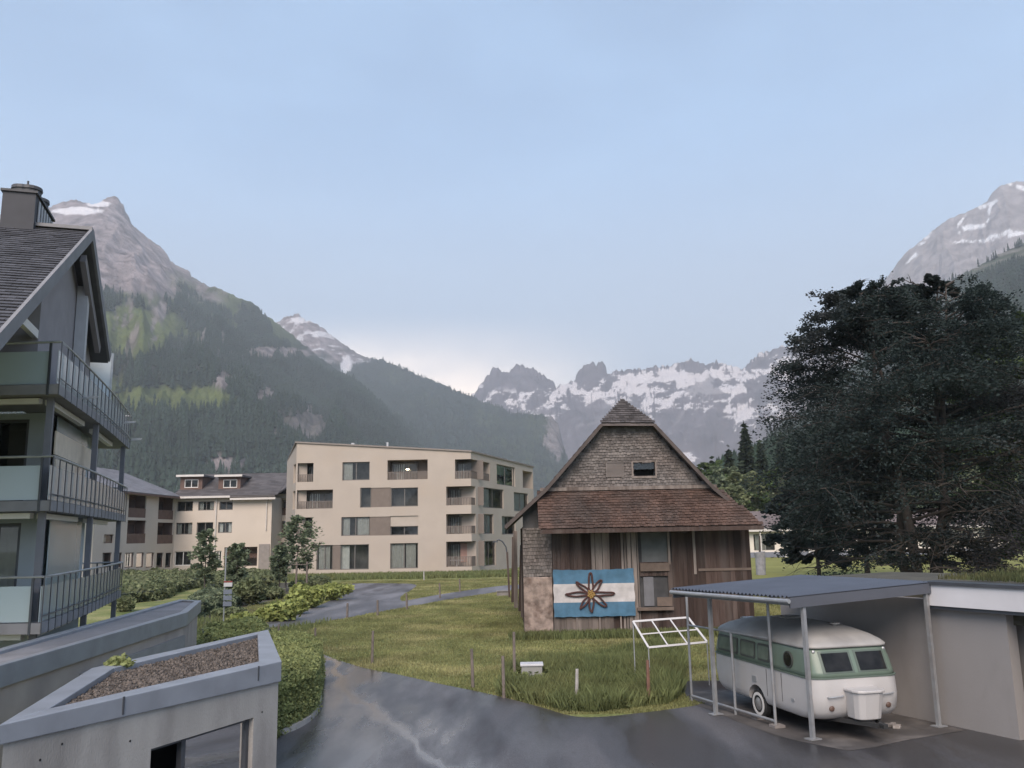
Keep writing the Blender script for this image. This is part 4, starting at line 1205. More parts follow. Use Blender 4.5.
for r in shut:
    s = MB(); s.fbox(FA, r[0] + .004, r[1], r[2] - .004, r[3], -0.2, -0.06); s.build('shutter', SHUT, apt)
for r in blind:
    s = MB(); s.fbox(FA, r[0] + .004, r[1] - .05, r[2] - .004, r[3], -0.2, -0.12); s.build('blind', BLINDW, apt)
for i, r in enumerate(rw):
    make_window(apt, FR_, r, 0.24, 1, 0, 0.09, FRAME, None, [(.1, .9, .1)] if i in (2, 4) else [(.0, .4, .1)])
def loggia(F, r, dep, bars, gl_=(0.15, 0.85), side_w=None):
    rh = r[1] + (r[3] - r[1]) * 0.40
    m = MB()
    m.fbox(F, r[0] + .02, rh - 0.06, r[2] - .02, rh, -0.12, -0.06)
    n = max(6, int((r[2] - r[0]) / 0.16))
    for k in range(n + 1):
        u = r[0] + .03 + (r[2] - r[0] - .06) * k / n
        m.fbox(F, u - .045, r[1] + 0.03, u + .045, rh - .06, -0.10, -0.07)
    if side_w:
        m.fbox(FR_, .02, rh - .06, side_w - .02, rh, -0.12, -0.06)
        n = int(side_w / .16)
        for k in range(n + 1):
            u = .03 + (side_w - .06) * k / n
            m.fbox(FR_, u - .045, r[1] + .03, u + .045, rh - .06, -0.10, -0.07)
    m.build('loggia_railing', RAILT, apt)
    a, b = r[0] + (r[2] - r[0]) * gl_[0], r[0] + (r[2] - r[0]) * gl_[1]
    make_window(apt, F, (a, r[1] + .03, b, r[3] - .25), dep, 2, 0, 0.09, FRAME, None, [(.1, .5, .05)])
for r in logg[:3]: loggia(FA, r, 1.55, 8, (.1, .95))
loggia(FA, logg[3], 1.55, 10, (.05, .7))
for c, w__ in zip(cors, cw): loggia(FA, c, 1.75, 8, (.05, .95), w__)
# parasol and things on the ground-floor loggia, a lit lamp on the top one
lm = MB(); u, z = FA.pix(cx(462), cyy(142)); p = FA.P(u, z, -0.9); lm.lathe(p, (0, 0, 1), [(0.02, 0.10), (0.16, 0.06), (0.2, -0.04), (0.02, -0.08)], 12)
em = bpy.data.materials.new('lamp_glow'); em.use_nodes = True
em.node_tree.nodes['Principled BSDF'].inputs['Emission Color'].default_value = (1, .8, .5, 1); em.node_tree.nodes['Principled BSDF'].inputs['Emission Strength'].default_value = 4
lm.build('ceiling_lamp', em, apt)
pd = MB(); r = AR(655, 412, 700, 470); pd.fbox(FA, r[0], cors[3][1] + .4, FA.L - .2, cors[3][3] - .2, -1.6, -1.55); pd.build('blind', mat('blind_red_brown', (0.33, 0.2, 0.16), .8, .1), apt)
tb_ = MB(); u, z = FA.pix(cx(645), cyy(478)); p = FA.P(u, z, -.6); tb_.box((p.x, p.y, z), 1.5, .8, .05); tb_.box((p.x, p.y, z - .7), .1, .1, .7); tb_.build('terrace_table', WHITEW, apt)

# ------------------------------------------------------------------ older hotel wings on the left
HW = mat('hotel_render_white', (0.50, 0.44, 0.38), 0.9, 0.05, 0.5, stain=(0.43, 0.38, 0.33), stain_amt=0.4, stain_scale=0.25)
HROOF = mat('hotel_roof_slate', (0.088, 0.080, 0.080), 0.75, 0.15, 0.6, island=0.2)
HROOF2 = mat('hotel_roof_pale', (0.185, 0.178, 0.188), 0.6, 0.12, 0.6, island=0.12)
HWOOD = mat('hotel_wood_brown', (0.12, 0.075, 0.06), 0.8, 0.15, 2)
FASC = mat('fascia_pale', (0.52, 0.49, 0.46), 0.7, 0.05)
def hx(x): return x * 0.2246 + 90
def hy(y): return y * 0.2246 + 430
YH = 104.0
h0, h1 = V(hx(378), 520, YH), V(hx(808), 520, YH)
hotel = thing('hotel_building', ((h0.x + h1.x) / 2, YH, 0), 'white L shaped hotel with dark slate roof and two dormers', 'hotel')
FH = Fac(h0, h1)
def HR(x0, y0, x1, y1): return FH.rect(hx(x0), hy(y0), hx(x1), hy(y1))
hw = [HR(388, 318, 458, 362), HR(482, 318, 552, 358), HR(576, 318, 636, 356), HR(383, 413, 455, 465), HR(475, 411, 548, 466), HR(570, 410, 632, 458), HR(376, 540, 450, 604), HR(560, 538, 585, 604)]
ent = HR(597, 521, 744, 608)
zE = FH.pix(hx(590), hy(302))[1]
m = MB()
wall_holes(m, FH, 0, FH.L, -0.1, zE, [(r[0], r[1], r[2], r[3], .25) for r in hw] + [(ent[0], ent[1], ent[2], ent[3], 3.0)])
# left wing
vl = V(hx(20), 520, 86.0)
FLW = Fac(vl, h0)
def LR(x0, y0, x1, y1): return FLW.rect(hx(x0), hy(y0), hx(x1), hy(y1))
lw = [LR(62, 465, 105, 504)] + [LR(a, 546, b, 612) for a, b in ((55, 96), (105, 142), (156, 196), (206, 241), (250, 285), (296, 326), (336, 362))]
lbal = [LR(172, 290, 250, 390), LR(305, 300, 372, 398), LR(165, 402, 248, 505), LR(300, 412, 370, 506)]
zEl = FLW.pix(hx(170), hy(284))[1]
wall_holes(m, FLW, 0, FLW.L, -0.1, max(zE, zEl), [(r[0], r[1], r[2], r[3], .25) for r in lw] + [(r[0], r[1], r[2], r[3], 1.3) for r in lbal])
bk = h1 + Vector((0.5, 12, 0)); bk0 = h0 + Vector((-10, 13, 0)); vb = vl + Vector((-9, 8, 0))
m.quad((h1.x, h1.y, -.1), (bk.x, bk.y, -.1), (bk.x, bk.y, zE), (h1.x, h1.y, zE))
m.quad((vl.x, vl.y, -.1), (vb.x, vb.y, -.1), (vb.x, vb.y, zE + 3.0), (vl.x, vl.y, zE))
m.build('wall', HW, hotel)
for i, r in enumerate(hw):
    make_window(hotel, FH, r, 0.2, 1, 0, 0.09, FRAME if i not in (6, 7) else WFRAME, None, [(.05, .3, .05), (.7, .95, .05)] if i % 2 else None)
for r in lw: make_window(hotel, FLW, r, 0.2, 0, 0, 0.09, HWOOD, None, [(.1, .5, .05)])
for r in lbal:
    make_window(hotel, FLW, (r[0] + .3, r[1] + .05, r[2] - .3, r[3] - .3), 1.2, 1, 0, 0.1, HWOOD)
    b = MB(); b.fbox(FLW, r[0] + .01, r[1], r[2] - .01, r[1] + (r[3] - r[1]) * .42, -0.12, -0.02); b.build('balcony_panel', HWOOD, hotel)
    b = MB()
    for uu_ in (r[0] + .01, r[2] - .01): b.quad(FLW.P(uu_, r[1], -.13), FLW.P(uu_, r[3], -.13), FLW.P(uu_, r[3], -1.25), FLW.P(uu_, r[1], -1.25))
    b.quad(FLW.P(r[0], r[1], -1.25), FLW.P(r[2], r[1], -1.25), FLW.P(r[2], r[3], -1.25), FLW.P(r[0], r[3], -1.25)); b.quad(FLW.P(r[0], r[3] - .01, -.1), FLW.P(r[2], r[3] - .01, -.1), FLW.P(r[2], r[3] - .01, -1.25), FLW.P(r[0], r[3] - .01, -1.25))
    b.build('balcony_lining', HWOOD, hotel)
b = MB(); b.quad(FH.P(ent[0], ent[1], -2.9), FH.P(ent[2], ent[1], -2.9), FH.P(ent[2], ent[3], -2.9), FH.P(ent[0], ent[3], -2.9)); b.build('entrance', ROOM, hotel)
b = MB(); b.fbox(FH, ent[0] + 1.2, ent[1] + 1.0, ent[2] - .3, ent[1] + 1.5, -1.4, -1.3); b.build('entrance_bench', HWOOD, hotel)
r = HR(752, 508, 800, 612); b = MB(); b.fbox(FH, r[0], 0, r[2], r[3], 0.004, 0.12); b.build('wall_panel', mat('grey_panel', (0.22, 0.2, 0.19), .8, .1), hotel)
b = MB(); u = FH.pix(hx(561), 520)[0]; b.tube([FH.P(u, 0.2, .12), FH.P(u, zE - .1, .12)], 0.08, 8); b.build('downpipe', FASC, hotel); b = MB(); u = FH.pix(hx(786), 520)[0]; b.tube([FH.P(u, 5.0, .12), FH.P(u, zE - .1, .12)], 0.07, 8); b.build('downpipe', FASC, hotel)
# roofs
zRg = FH.pix(hx(600), hy(190))[1] + 0.1
rdep = 6.2
e0, e1 = FH.P(-0.2, zE, 0.7), FH.P(FH.L + 0.5, zE, 0.7)
g0, g1 = FH.P(0.5, zRg, -rdep), FH.P(FH.pix(hx(872), hy(190))[0] + 1.2, zRg, -rdep)
m = MB(); m.hexa([e0, e1, g1, g0], [p + Vector((0, 0, .2)) for p in (e0, e1, g1, g0)])
bb0, bb1 = FH.P(0.5, zE, -2 * rdep), FH.P(FH.L + .5, zE, -2 * rdep)
m.hexa([g0, g1, bb1, bb0], [p + Vector((0, 0, .2)) for p in (g0, g1, bb1, bb0)])
hr = m.build('roof', HROOF, hotel)
tl = MB(); ev = (g0 - e0); evs = Vector((FH.n.x * -1, FH.n.y * -1, 0)) * (rdep + .7) + Vector((0, 0, zRg - zE))
tiles(tl, e0 + Vector((0, 0, .21)), Vector((FH.e.x, FH.e.y, 0)), evs, FH.L + 1.0, evs.length, 0.9, 0.5, .03); tl.build('roof_slates', HROOF, hr)
m = MB(); u630 = FH.pix(hx(632), 500)[0]
m.fbox(FH, -.3, zE - 0.02, u630, zE + .22, .68, .82); m.fbox(FH, u630, zE - .32, FH.L + .6, zE - .08, .6, .8); m.build('gutter', FASC, hr)
# left wing roof
a0_, a1_ = FLW.P(-14, zEl + .0, .8), FLW.P(FLW.L + .2, zE, .8)
dpt = 7.5
r0_, r1_ = FLW.P(-14, zEl + 3.4, -dpt), FLW.P(FLW.L - 1.2, zE + 3.4, -dpt)
m = MB(); m.hexa([a0_, a1_, r1_, r0_], [p + Vector((0, 0, .2)) for p in (a0_, a1_, r1_, r0_)])
hl_ = m.build('roof', HROOF2, hotel)
tl = MB(); evs = Vector((-FLW.n.x, -FLW.n.y, 0)) * (dpt + .8) + Vector((0, 0, 3.4))
tiles(tl, a0_ + Vector((0, 0, .21)), (a1_ - a0_), evs, (a1_ - a0_).length, evs.length, 0.9, 0.5, .03); tl.build('roof_slates', HROOF2, hl_)
m = MB(); m.beam(a0_ + Vector((0, 0, .05)), a1_ + Vector((0, 0, .05)), .12, .2); m.build('gutter', HWOOD, hl_)
# dormers
for x0, x1, w0, w1 in ((402, 500, 420, 482), (572, 670, 592, 655)):
    FD = Fac(FH.P(0, 0, -1.3).to_2d(), FH.P(FH.L, 0, -1.3).to_2d())
    ra = FD.rect(hx(x0), hy(209), hx(x1), hy(264))
    d = MB()
    wr = FD.rect(hx(w0), hy(220), hx(w1), hy(257))
    wall_holes(d, FD, ra[0], ra[2], ra[1] - 1, ra[3], [(wr[0], wr[1], wr[2], wr[3], .2)])
    for u in (ra[0], ra[2]): d.quad(FD.P(u, ra[1] - 1), FD.P(u, ra[3]), FD.P(u, ra[3], -3.5), FD.P(u, ra[1] - 1, -3.5))
    dm = d.build('dormer', HWOOD, hr)
    t = MB(); t.fbox(FD, ra[0] - .3, ra[3], ra[2] + .3, ra[3] + .22, -3.6, .5); t.build('dormer', HROOF, hr)
    t = MB(); t.fbox(FD, ra[0] - .35, ra[3] + .0, ra[2] + .35, ra[3] + .25, .502, .56); t.build('dormer_fascia', FASC, hr)
    make_window(hotel, FD, wr, .15, 1, 0, .09, WFRAME)
# connecting part between the two blocks
FK = Fac(V(hx(806), 520, 108).to_2d(), V(hx(930), 520, 108).to_2d())
zk = FK.pix(hx(850), hy(304))[1]
kr = [FK.rect(hx(a), hy(b), hx(c), hy(d)) for a, b, c, d in ((812, 312, 876, 380), (812, 405, 876, 480), (812, 500, 872, 600))]
m = MB(); wall_holes(m, FK, 0, FK.L, -.1, zk, [(r[0], r[1], r[2], r[3], 1.0) for r in kr]); m.build('wall', HW, hotel)
for r in kr:
    make_window(hotel, FK, (r[0] + .2, r[1] + .05, r[2] - .2, r[3] - .2), .9, 1, 0, .1, HWOOD)
    b = MB(); b.fbox(FK, r[0] + .01, r[1], r[2] - .01, r[1] + .9, -.12, -.04); b.build('balcony_panel', HWOOD, hotel)
m = MB(); m.fbox(FK, -.3, zk, FK.L, zk + .55, -.2, .4); m.build('gutter', FASC, hotel)
m = MB()
ra = FK.rect(hx(835), hy(215), hx(885), hy(278))
m.hexa([FK.P(0, zk + .55, .5), FK.P(FK.L, zk + .55, .5), FK.P(FK.L, zk + .55, -7), FK.P(0, zk + .55, -7)], [FK.P(1.0, ra[3], -2.5), FK.P(FK.L, ra[3] + .2, -2.5), FK.P(FK.L, ra[3] + .2, -3), FK.P(1.0, ra[3], -3)]); m.build('roof', HROOF, hotel)
b = MB(); p = FK.P(FK.L * .55, ra[3], -1.5); b.box((p.x, p.y, zk), .5, .5, ra[3] - zk + 1.6); b.build('chimney', mat('chimney_brick', (0.3, 0.2, 0.17), .9, .2), hotel)
# ------------------------------------------------------------------ old barn
PLANK = mat('plank_brown', (0.058, 0.040, 0.034), 0.9, 0.25, 2.5, 0.4, 30, island=0.35, stretch=(3, 3, 0.35), stain=(0.095, 0.078, 0.070), stain_amt=0.6, spec=0.2)
PLANKG = mat('plank_weathered', (0.18, 0.153, 0.136), 0.9, 0.25, 2.5, 0.4, 30, island=0.3, stretch=(3, 3, 0.35), stain=(0.09, 0.07, 0.06), stain_amt=0.8, spec=0.2)
SHING = mat('wall_shingle', (0.135, 0.122, 0.114), 0.9, 0.25, 1.6, island=0.30, stain=(0.12, 0.10, 0.09), stain_amt=0.7, stretch=(.5, 1, 1.6), spec=0.2)
TILER = mat('roof_tile_red', (0.082, 0.052, 0.041), 0.85, 0.25, 1.5, island=0.22, stain=(0.058, 0.048, 0.043), stain_amt=0.8, stain_scale=0.7, spec=0.2)
STONE = mat('stone_plaster', (0.25, 0.195, 0.165), 0.92, 0.35, 4.5, 1.0, 9, stain=(0.12, 0.085, 0.07), stain_amt=0.9, stain_scale=3.2)
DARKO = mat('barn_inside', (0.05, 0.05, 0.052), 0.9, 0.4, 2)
YB = 34.4
FB = Fac(V(525, 632, YB).to_2d(), V(751, 600, YB).to_2d())
barn = thing('barn', (FB.P(FB.L / 2, 0).x, YB, 0), 'weathered timber barn with shingled gable and red tiled pent roof', 'barn')
DB = 12.0
def vb(x, y, Y): return V(x, y, Y)
YO = YB - 0.45
prL = [vb(601.7, 423, YO), vb(546, 488, YO), vb(505, 526, YO)]
prR = [vb(654, 423, YO), vb(714, 487, YO), vb(762, 526, YO)]
rp0 = vb(622, 398.5, YO + 1.5); rp0.x = (prL[0].x + prR[0].x) / 2
bk_ = lambda p: Vector((p.x, YB + DB + 0.4, p.z))
m = MB(); th = Vector((0, 0, -0.11))
for pr in (prL, prR):
    for a, b in zip(pr[:-1], pr[1:]):
        m.hexa([a + th, b + th, bk_(b) + th, bk_(a) + th], [a, b, bk_(b), bk_(a)])
    a = pr[0]
    m.hexa([a + th, rp0 + th, bk_(rp0) + th, bk_(a) + th], [a, rp0, bk_(rp0), bk_(a)])
m.hexa([prL[0] + th, prR[0] + th, rp0 + th], [prL[0], prR[0], rp0])
broof = m.build('roof', mat('barn_roof_old', (0.12, 0.10, 0.095), 0.9, 0.25, 1.5, 0.5, 20), barn)
m = MB()
hv = rp0 - (prL[0] + prR[0]) / 2; Lh = hv.length; Wh = (prR[0] - prL[0]).length
tiles(m, prL[0] + Vector((-0.05, -0.03, 0.0)), prR[0] - prL[0], hv, Wh + .1, Lh, 0.2, 0.17, 0.02, cut=lambda u, v: abs(u - Wh / 2 - .05) < (Wh / 2 + .05) * (1 - v / Lh) + .06)
for pr, sg in ((prL, -1), (prR, 1)):
    for a, b in zip(pr[:-1], pr[1:]):
        ev = a - b
        if sg < 0: tiles(m, bk_(b), (0, -1, 0), ev, DB + .85, ev.length, .4, .3, .02)
        else: tiles(m, b, (0, 1, 0), ev, DB + .85, ev.length, .4, .3, .02)
m.build('roof_shingles', mat('barn_shingle_roof', (0.075, 0.067, 0.065), 0.9, 0.2, 2, island=0.35, spec=.2), broof)
m = MB()
for pr in (prL, prR):
    o_ = Vector((0, -0.03, -0.10))
    m = MB()
    for a, b in zip(pr[:-1], pr[1:]): m.beam(a + o_ + Vector((0, 0, .03)), b + o_ + Vector((0, 0, .03)), 0.05, 0.13)
    m.build('verge_board', mat('barn_verge', (0.075, 0.06, 0.054), 0.9, 0.2, 3), broof)
# gable: solid backing with shingles nailed over it
zP = FB.pix(620, 489)[1]
def topz(x):
    """underside of the roof over a point of the front"""
    for pr, s in ((prL, -1), (prR, 1)):
        pts = [pr[0]] + pr[1:]
        for a, b in zip(pts[:-1], pts[1:]):
            lo, hi = min(a.x, b.x), max(a.x, b.x)
            if lo <= x <= hi: return a.z + (b.z - a.z) * (x - a.x) / (b.x - a.x) - 0.17
    return (prL[0].z - 0.1) if prL[0].x < x < prR[0].x else -1.0
gwin = FB.rect(633, 462, 655, 476)
gwin2 = FB.rect(607, 463, 624, 477)
m = MB(); us = np.linspace(0.0, FB.L, 60)
for a, b in zip(us[:-1], us[1:]):
    for za, zb in ((4.26, zP), (zP, gwin[1]), (gwin[1], gwin[3]), (gwin[3], 99)):
        ta, tb_ = min(zb, topz(FB.P(a, 0).x)), min(zb, topz(FB.P(b, 0).x))
        if ta <= za and tb_ <= za: continue
        um = (a + b) / 2
        if za == gwin[1] and gwin[0] < um < gwin[2]: continue
        m.quad(FB.P(a, za, -.03), FB.P(b, za, -.03), FB.P(b, max(tb_, za), -.03), FB.P(a, max(ta, za), -.03))
m.build('gable_backing', DARKO, barn)
m = MB()
def gcut(u, v):
    z = zP + v; uu = u - 0.8
    if gwin[0] - .03 < uu < gwin[2] + .03 and gwin[1] - .02 < z < gwin[3] + .02: return False
    return z < topz(FB.P(uu, 0).x) - 0.02
tiles(m, FB.P(-0.8, zP, 0), Vector((FB.e.x, FB.e.y, 0)), (0, 0, 1), FB.L + 1.2, 3.2, 0.13, 0.115, 0.022, cut=gcut, jit=.02)
m.build('gable_shingles', SHING, barn)
m = MB(); r = gwin
m.fbox(FB, r[0] - .05, r[1] - .09, r[2] + .05, r[1], -.05, .06); m.fbox(FB, r[0] - .05, r[3], r[2] + .05, r[3] + .06, -.05, .05); m.fbox(FB, r[0] - .06, r[1], r[0], r[3], -.05, .05); m.fbox(FB, r[2], r[1], r[2] + .06, r[3], -.05, .05)
gwo = m.build('gable_window', PLANKG, barn)
m = MB(); m.hexa([FB.P(r[0], r[1], -.1), FB.P(r[2], r[1], -.1), FB.P(r[2], r[1], -.9), FB.P(r[0], r[1], -.9)], [FB.P(r[0], r[3], -.1), FB.P(r[2], r[3], -.1), FB.P(r[2], r[3], -.9), FB.P(r[0], r[3], -.9)]); m.f.pop(2)
m.build('interior', DARKO, gwo)
m = MB(); m.fbox(FB, r[0] + .02, r[1] + .28, r[2] - .02, r[3] - .02, -.14, -.12); m.build('pane', glass('barn_pane', clear=.5), gwo)
r = gwin2
m = MB(); m.fbox(FB, r[0], r[1], r[2], r[3], .035, .06); m.fbox(FB, r[0] - .04, r[3], r[2] + .04, r[3] + .05, .035, .08); m.fbox(FB, r[0] - .05, r[1], r[0], r[3], .035, .07); m.build('gable_hatch', SHING, barn)
m = MB(); a = FB.pix(540, 489)[0]; b = FB.pix(716, 489)[0]; m.fbox(FB, a, zP - .04, b, zP + .10, .03, .16); m.build('gable_board', PLANKG, barn)
# pent roof over the front
YE = YB - 1.25
pa, pb_, pc, pd_ = vb(538, 490.5, YB), vb(716, 489.5, YB), vb(762, 526.5, YE), vb(541, 527.5, YE)
zt_, ze_ = (pa.z + pb_.z) / 2, (pc.z + pd_.z) / 2
pa.z = pb_.z = zt_; pc.z = pd_.z = ze_
m = MB(); m.hexa([p + Vector((0, 0, -.12)) for p in (pa, pb_, pc, pd_)], [pa, pb_, pc, pd_])
pent = m.build('pent_roof', PLANK, barn)
m = MB(); ev = Vector((0, YB - YE, zt_ - ze_)); x0_ = min(pa.x, pd_.x) - .05; wd = pc.x - x0_ + .05
tiles(m, Vector((x0_, YE - .05, ze_ + .005)), (1, 0, 0), ev, wd, ev.length + .05, 0.15, 0.14, 0.02, jit=.02,
      cut=lambda u, v: x0_ + u < pc.x + (pb_.x - pc.x) * v / ev.length + .1)
m.build('pent_tiles', TILER, pent)
m = MB(); m.beam(pd_ + Vector((-.05, -.04, -.10)), pc + Vector((.05, -.04, -.10)), .05, .16); m.build('pent_fascia', PLANK, pent)
# timber front: single boards
def Rb(x0, y0, x1, y1): return FB.rect(x0, y0, x1, y1)
hole1, hole2 = Rb(641, 520, 667, 562), Rb(644, 576, 667, 607)
def boards(mb, x0, x1, y0, y1, wmin, wmax, d=0.0, holes=(), gap=.006, zlo=None):
    a, b = FB.pix(x0, 580)[0], FB.pix(x1, 580)[0]
    zt, zb = FB.pix((x0 + x1) / 2, y0)[1], FB.pix((x0 + x1) / 2, y1)[1] if zlo is None else zlo
    u = a
    while u < b - .02:
        w_ = min(random.uniform(wmin, wmax), b - u)
        segs = [(zb + random.uniform(-.03, .03), zt)]
        for h in holes:
            if u + w_ > h[0] and u < h[2]:
                ns = []
                for s in segs:
                    if h[1] > s[0] + .02: ns.append((s[0], min(h[1], s[1])))
                    if h[3] < s[1] - .02: ns.append((max(h[3], s[0]), s[1]))
                segs = ns
        dd = d + random.uniform(0, .025)
        for s in segs:
            if s[1] - s[0] > .05: mb.fbox(FB, u, s[0], u + w_ - gap, s[1], dd, dd + .03)
        u += w_
HL = (hole1, hole2)
m = MB()
boards(m, 553, 592, 520, 0, .14, .24, zlo=.12); boards(m, 611, 622, 520, 0, .1, .2, -.02, zlo=.12); boards(m, 668, 692, 520, 0, .16, .26, holes=HL, zlo=.05); boards(m, 692, 752, 520, 0, .16, .3, .01, zlo=.05)
boards(m, 640, 668, 520, 0, .12, .2, -.03, holes=HL, zlo=.05)
m.build('front_boards', PLANK, barn)
m = MB()
boards(m, 592, 611, 520, 0, .16, .3, .02, gap=.02, zlo=.12); boards(m, 622, 640, 520, 0, .10, .22, .02, gap=.03, zlo=.1); boards(m, 553, 612, 613, 0, .16, .26, .045, zlo=.10)
u = FB.pix(667, 540)[0]; m.fbox(FB, u, hole1[1] - .1, u + .09, hole1[3], .04, .08)
u = FB.pix(692, 540)[0]; m.fbox(FB, u, 2.3, u + .1, 4.1, .05, .10)
m.build('front_boards', PLANKG, barn)
m = MB()
a = FB.P(0, 0, -.06); m.quad(FB.P(FB.pix(553, 600)[0], 0, -.07), FB.P(FB.L, 0, -.07), FB.P(FB.L, 4.2, -.07), FB.P(FB.pix(553, 600)[0], 4.2, -.07)); m.build('inner_wall', DARKO, barn)
for q_, d0_, d1_ in (((640, 563, 669, 571), .02, .10), ((657, 597, 672, 606), .04, .07), ((637, 607, 673, 610), .03, .22), ((698, 568, 751, 570.5), .05, .09)):
    r = Rb(*q_); m = MB(); m.fbox(FB, r[0], r[1], r[2], r[3], d0_, d1_); m.build('ledge_board', mat('plank_light', (0.12, 0.09, 0.073), .9, .2, 3, .3, 30, island=.25), barn)
# shutter panels set inside the openings
m = MB(); r = Rb(644, 577, 654, 606); m.fbox(FB, r[0], r[1], r[2], r[3], -.05, -.02); m.build('half_door', mat('door_slate', (0.13, 0.13, 0.14), .8, .15, 3), barn)
m = MB(); m.fbox(FB, hole1[0], hole1[1], hole1[2], hole1[3], -.05, -.03); m.build('hatch_board', mat('hatch_grey', (0.10, 0.105, 0.105), .85, .2, 2), barn)
# masonry corner pier, shingle above
uw = FB.pix(553, 600)[0]; zs = FB.pix(540, 577)[1]
m = MB(); n = 9
m.fbox(FB, -.02, -.05, uw - .01, zs, -.5, .10); m.build('stone_pier', STONE, barn, bevel=.03)
m = MB(); tiles(m, FB.P(-.02, zs + .02, 0), Vector((FB.e.x, FB.e.y, 0)), (0, 0, 1), uw + .02, 4.2 - zs, .105, .14, .016, jit=.02); m.build('corner_shingles', SHING, barn)
m = MB(); m.fbox(FB, .0, zs, uw, 4.3, -.3, -.02); m.build('corner_backing', DARKO, barn)
# side and back walls
p0_, p1_ = FB.P(0, 0), FB.P(FB.L, 0)
FSL = Fac((p0_.x, p0_.y + DB), (p0_.x, p0_.y)); FSR = Fac((p1_.x, p1_.y), (p1_.x, p1_.y + DB))
m = MB()
for F, zt in ((FSL, 4.25), (FSR, 4.25)):
    u = .0
    while u < F.L - .05:
        w_ = random.uniform(.16, .3); d = random.uniform(0, .03)
        m.fbox(F, u, random.uniform(.05, .12), min(u + w_, F.L) - .008, zt, -.03 + d, d); u += w_
m.build('side_boards', PLANK, barn)
m = MB()
bk0_, bk1_ = (p0_.x + .05, YB + DB), (p1_.x - .05, YB + DB)
m.quad((bk0_[0], bk0_[1], 0), (bk1_[0], bk1_[1], 0), (bk1_[0], bk1_[1], 4.3), (bk0_[0], bk0_[1], 4.3))
m.add([(bk0_[0], bk0_[1], 4.3), (bk1_[0], bk1_[1], 4.3), (prR[0].x, bk1_[1], prR[0].z - .2), (prL[0].x, bk1_[1], prL[0].z - .2)], [(0, 1, 2, 3)])
m.build('back_wall', PLANK, barn)
# poles and boards leaning on the barn's left side
for i, (x, yb, yt, lean, wd) in enumerate(((512.5, 603, 537, .05, .16), (516, 608, 531, -.05, .22), (519.5, 612, 545, .1, .14), (522.5, 618, 534, .06, .18), (509.5, 598, 552, -.15, .12))):
    b = G(x, yb); t = V(x, yt, b.y); t.x += lean
    m = MB(); m.beam((b.x, b.y, 0), (t.x, t.y, t.z), wd, .04, up=(0, 1, 0))
    o = m.build('leaning_board', PLANKG if i % 2 else PLANK)
    tag(o, ['tallest grey board leaning at the shaded barn side', 'wide brown board leaning second from the barn corner', 'short narrow pale board at the barn left flank', 'brown board leaning next to the barn stone pier', 'short grey board standing farthest from the barn corner'][i], 'board', 'boards leaning on the barn side')
# painted banner with a flower of bent branches
fl = Fac(V(553.5, 590, YB - .2).to_2d(), V(634.5, 590, YB - .2).to_2d())
zf0, zf1 = fl.pix(594, 616.5)[1], fl.pix(594, 569)[1]
ban = thing('banner', (fl.P(fl.L / 2, 0).x, YB - .2, zf0), 'blue and white striped banner with a brown twig flower on the barn', 'banner')
def stripes():
    m = bpy.data.materials.new('banner_stripes'); m.use_nodes = True
    n, l = m.node_tree.nodes, m.node_tree.links
    tc = n.new('ShaderNodeTexCoord'); sp = n.new('ShaderNodeSeparateXYZ'); mr = n.new('ShaderNodeMapRange'); cr = n.new('ShaderNodeValToRGB')
    nz = n.new('ShaderNodeTexNoise'); nz.inputs['Scale'].default_value = 3.0; nz.inputs['Detail'].default_value = 6
    l.new(tc.outputs['Object'], sp.inputs[0]); l.new(tc.outputs['Object'], nz.inputs['Vector'])
    mr.inputs[1].default_value, mr.inputs[2].default_value = 0, zf1 - zf0
    l.new(sp.outputs[2], mr.inputs[0]); l.new(mr.outputs[0], cr.inputs[0]); cr.color_ramp.interpolation = 'CONSTANT'
    e = cr.color_ramp.elements; e[0].color = (0.06, 0.145, 0.225, 1); e[1].position = .30; e[1].color = (0.44, 0.42, 0.415, 1)
    k = e.new(.69); k.color = (0.06, 0.145, 0.225, 1)
    h = n.new('ShaderNodeHueSaturation'); r = n.new('ShaderNodeMapRange'); r.inputs[1].default_value, r.inputs[2].default_value, r.inputs[3].default_value, r.inputs[4].default_value = .3, .7, .78, 1.15
    l.new(nz.outputs[0], r.inputs[0]); l.new(r.outputs[0], h.inputs['Value']); l.new(cr.outputs[0], h.inputs['Color'])
    l.new(h.outputs[0], n['Principled BSDF'].inputs['Base Color']); n['Principled BSDF'].inputs['Roughness'].default_value = .8
    return m
nx_, nz_ = 46, 24
vs, fs = [], []
for sd_ in (0, 1):
    for j in range(nz_ + 1):
        for i in range(nx_ + 1):
            u, z = fl.L * i / nx_, zf0 + (zf1 - zf0) * j / nz_
            d = .018 * math.sin(i * .55 + j * .22) + .012 * math.sin(j * .6 - i * .2) + .01 * sd_
            sag = -.03 * math.sin(math.pi * i / nx_) * (j / nz_)
            vs.append(fl.P(u + .012 * math.sin(j * .8), z + sag + .008 * math.sin(i * .9), d))
K = (nx_ + 1) * (nz_ + 1)
for sd_ in (0, 1):
    for j in range(nz_):
        for i in range(nx_):
            a = sd_ * K + j * (nx_ + 1) + i; fs.append((a, a + 1, a + nx_ + 2, a + nx_ + 1))
m = MB(); m.add(vs, fs); m.build('cloth', stripes(), ban, smooth=True)
cu, cz = fl.pix(591, 594)
m = MB()
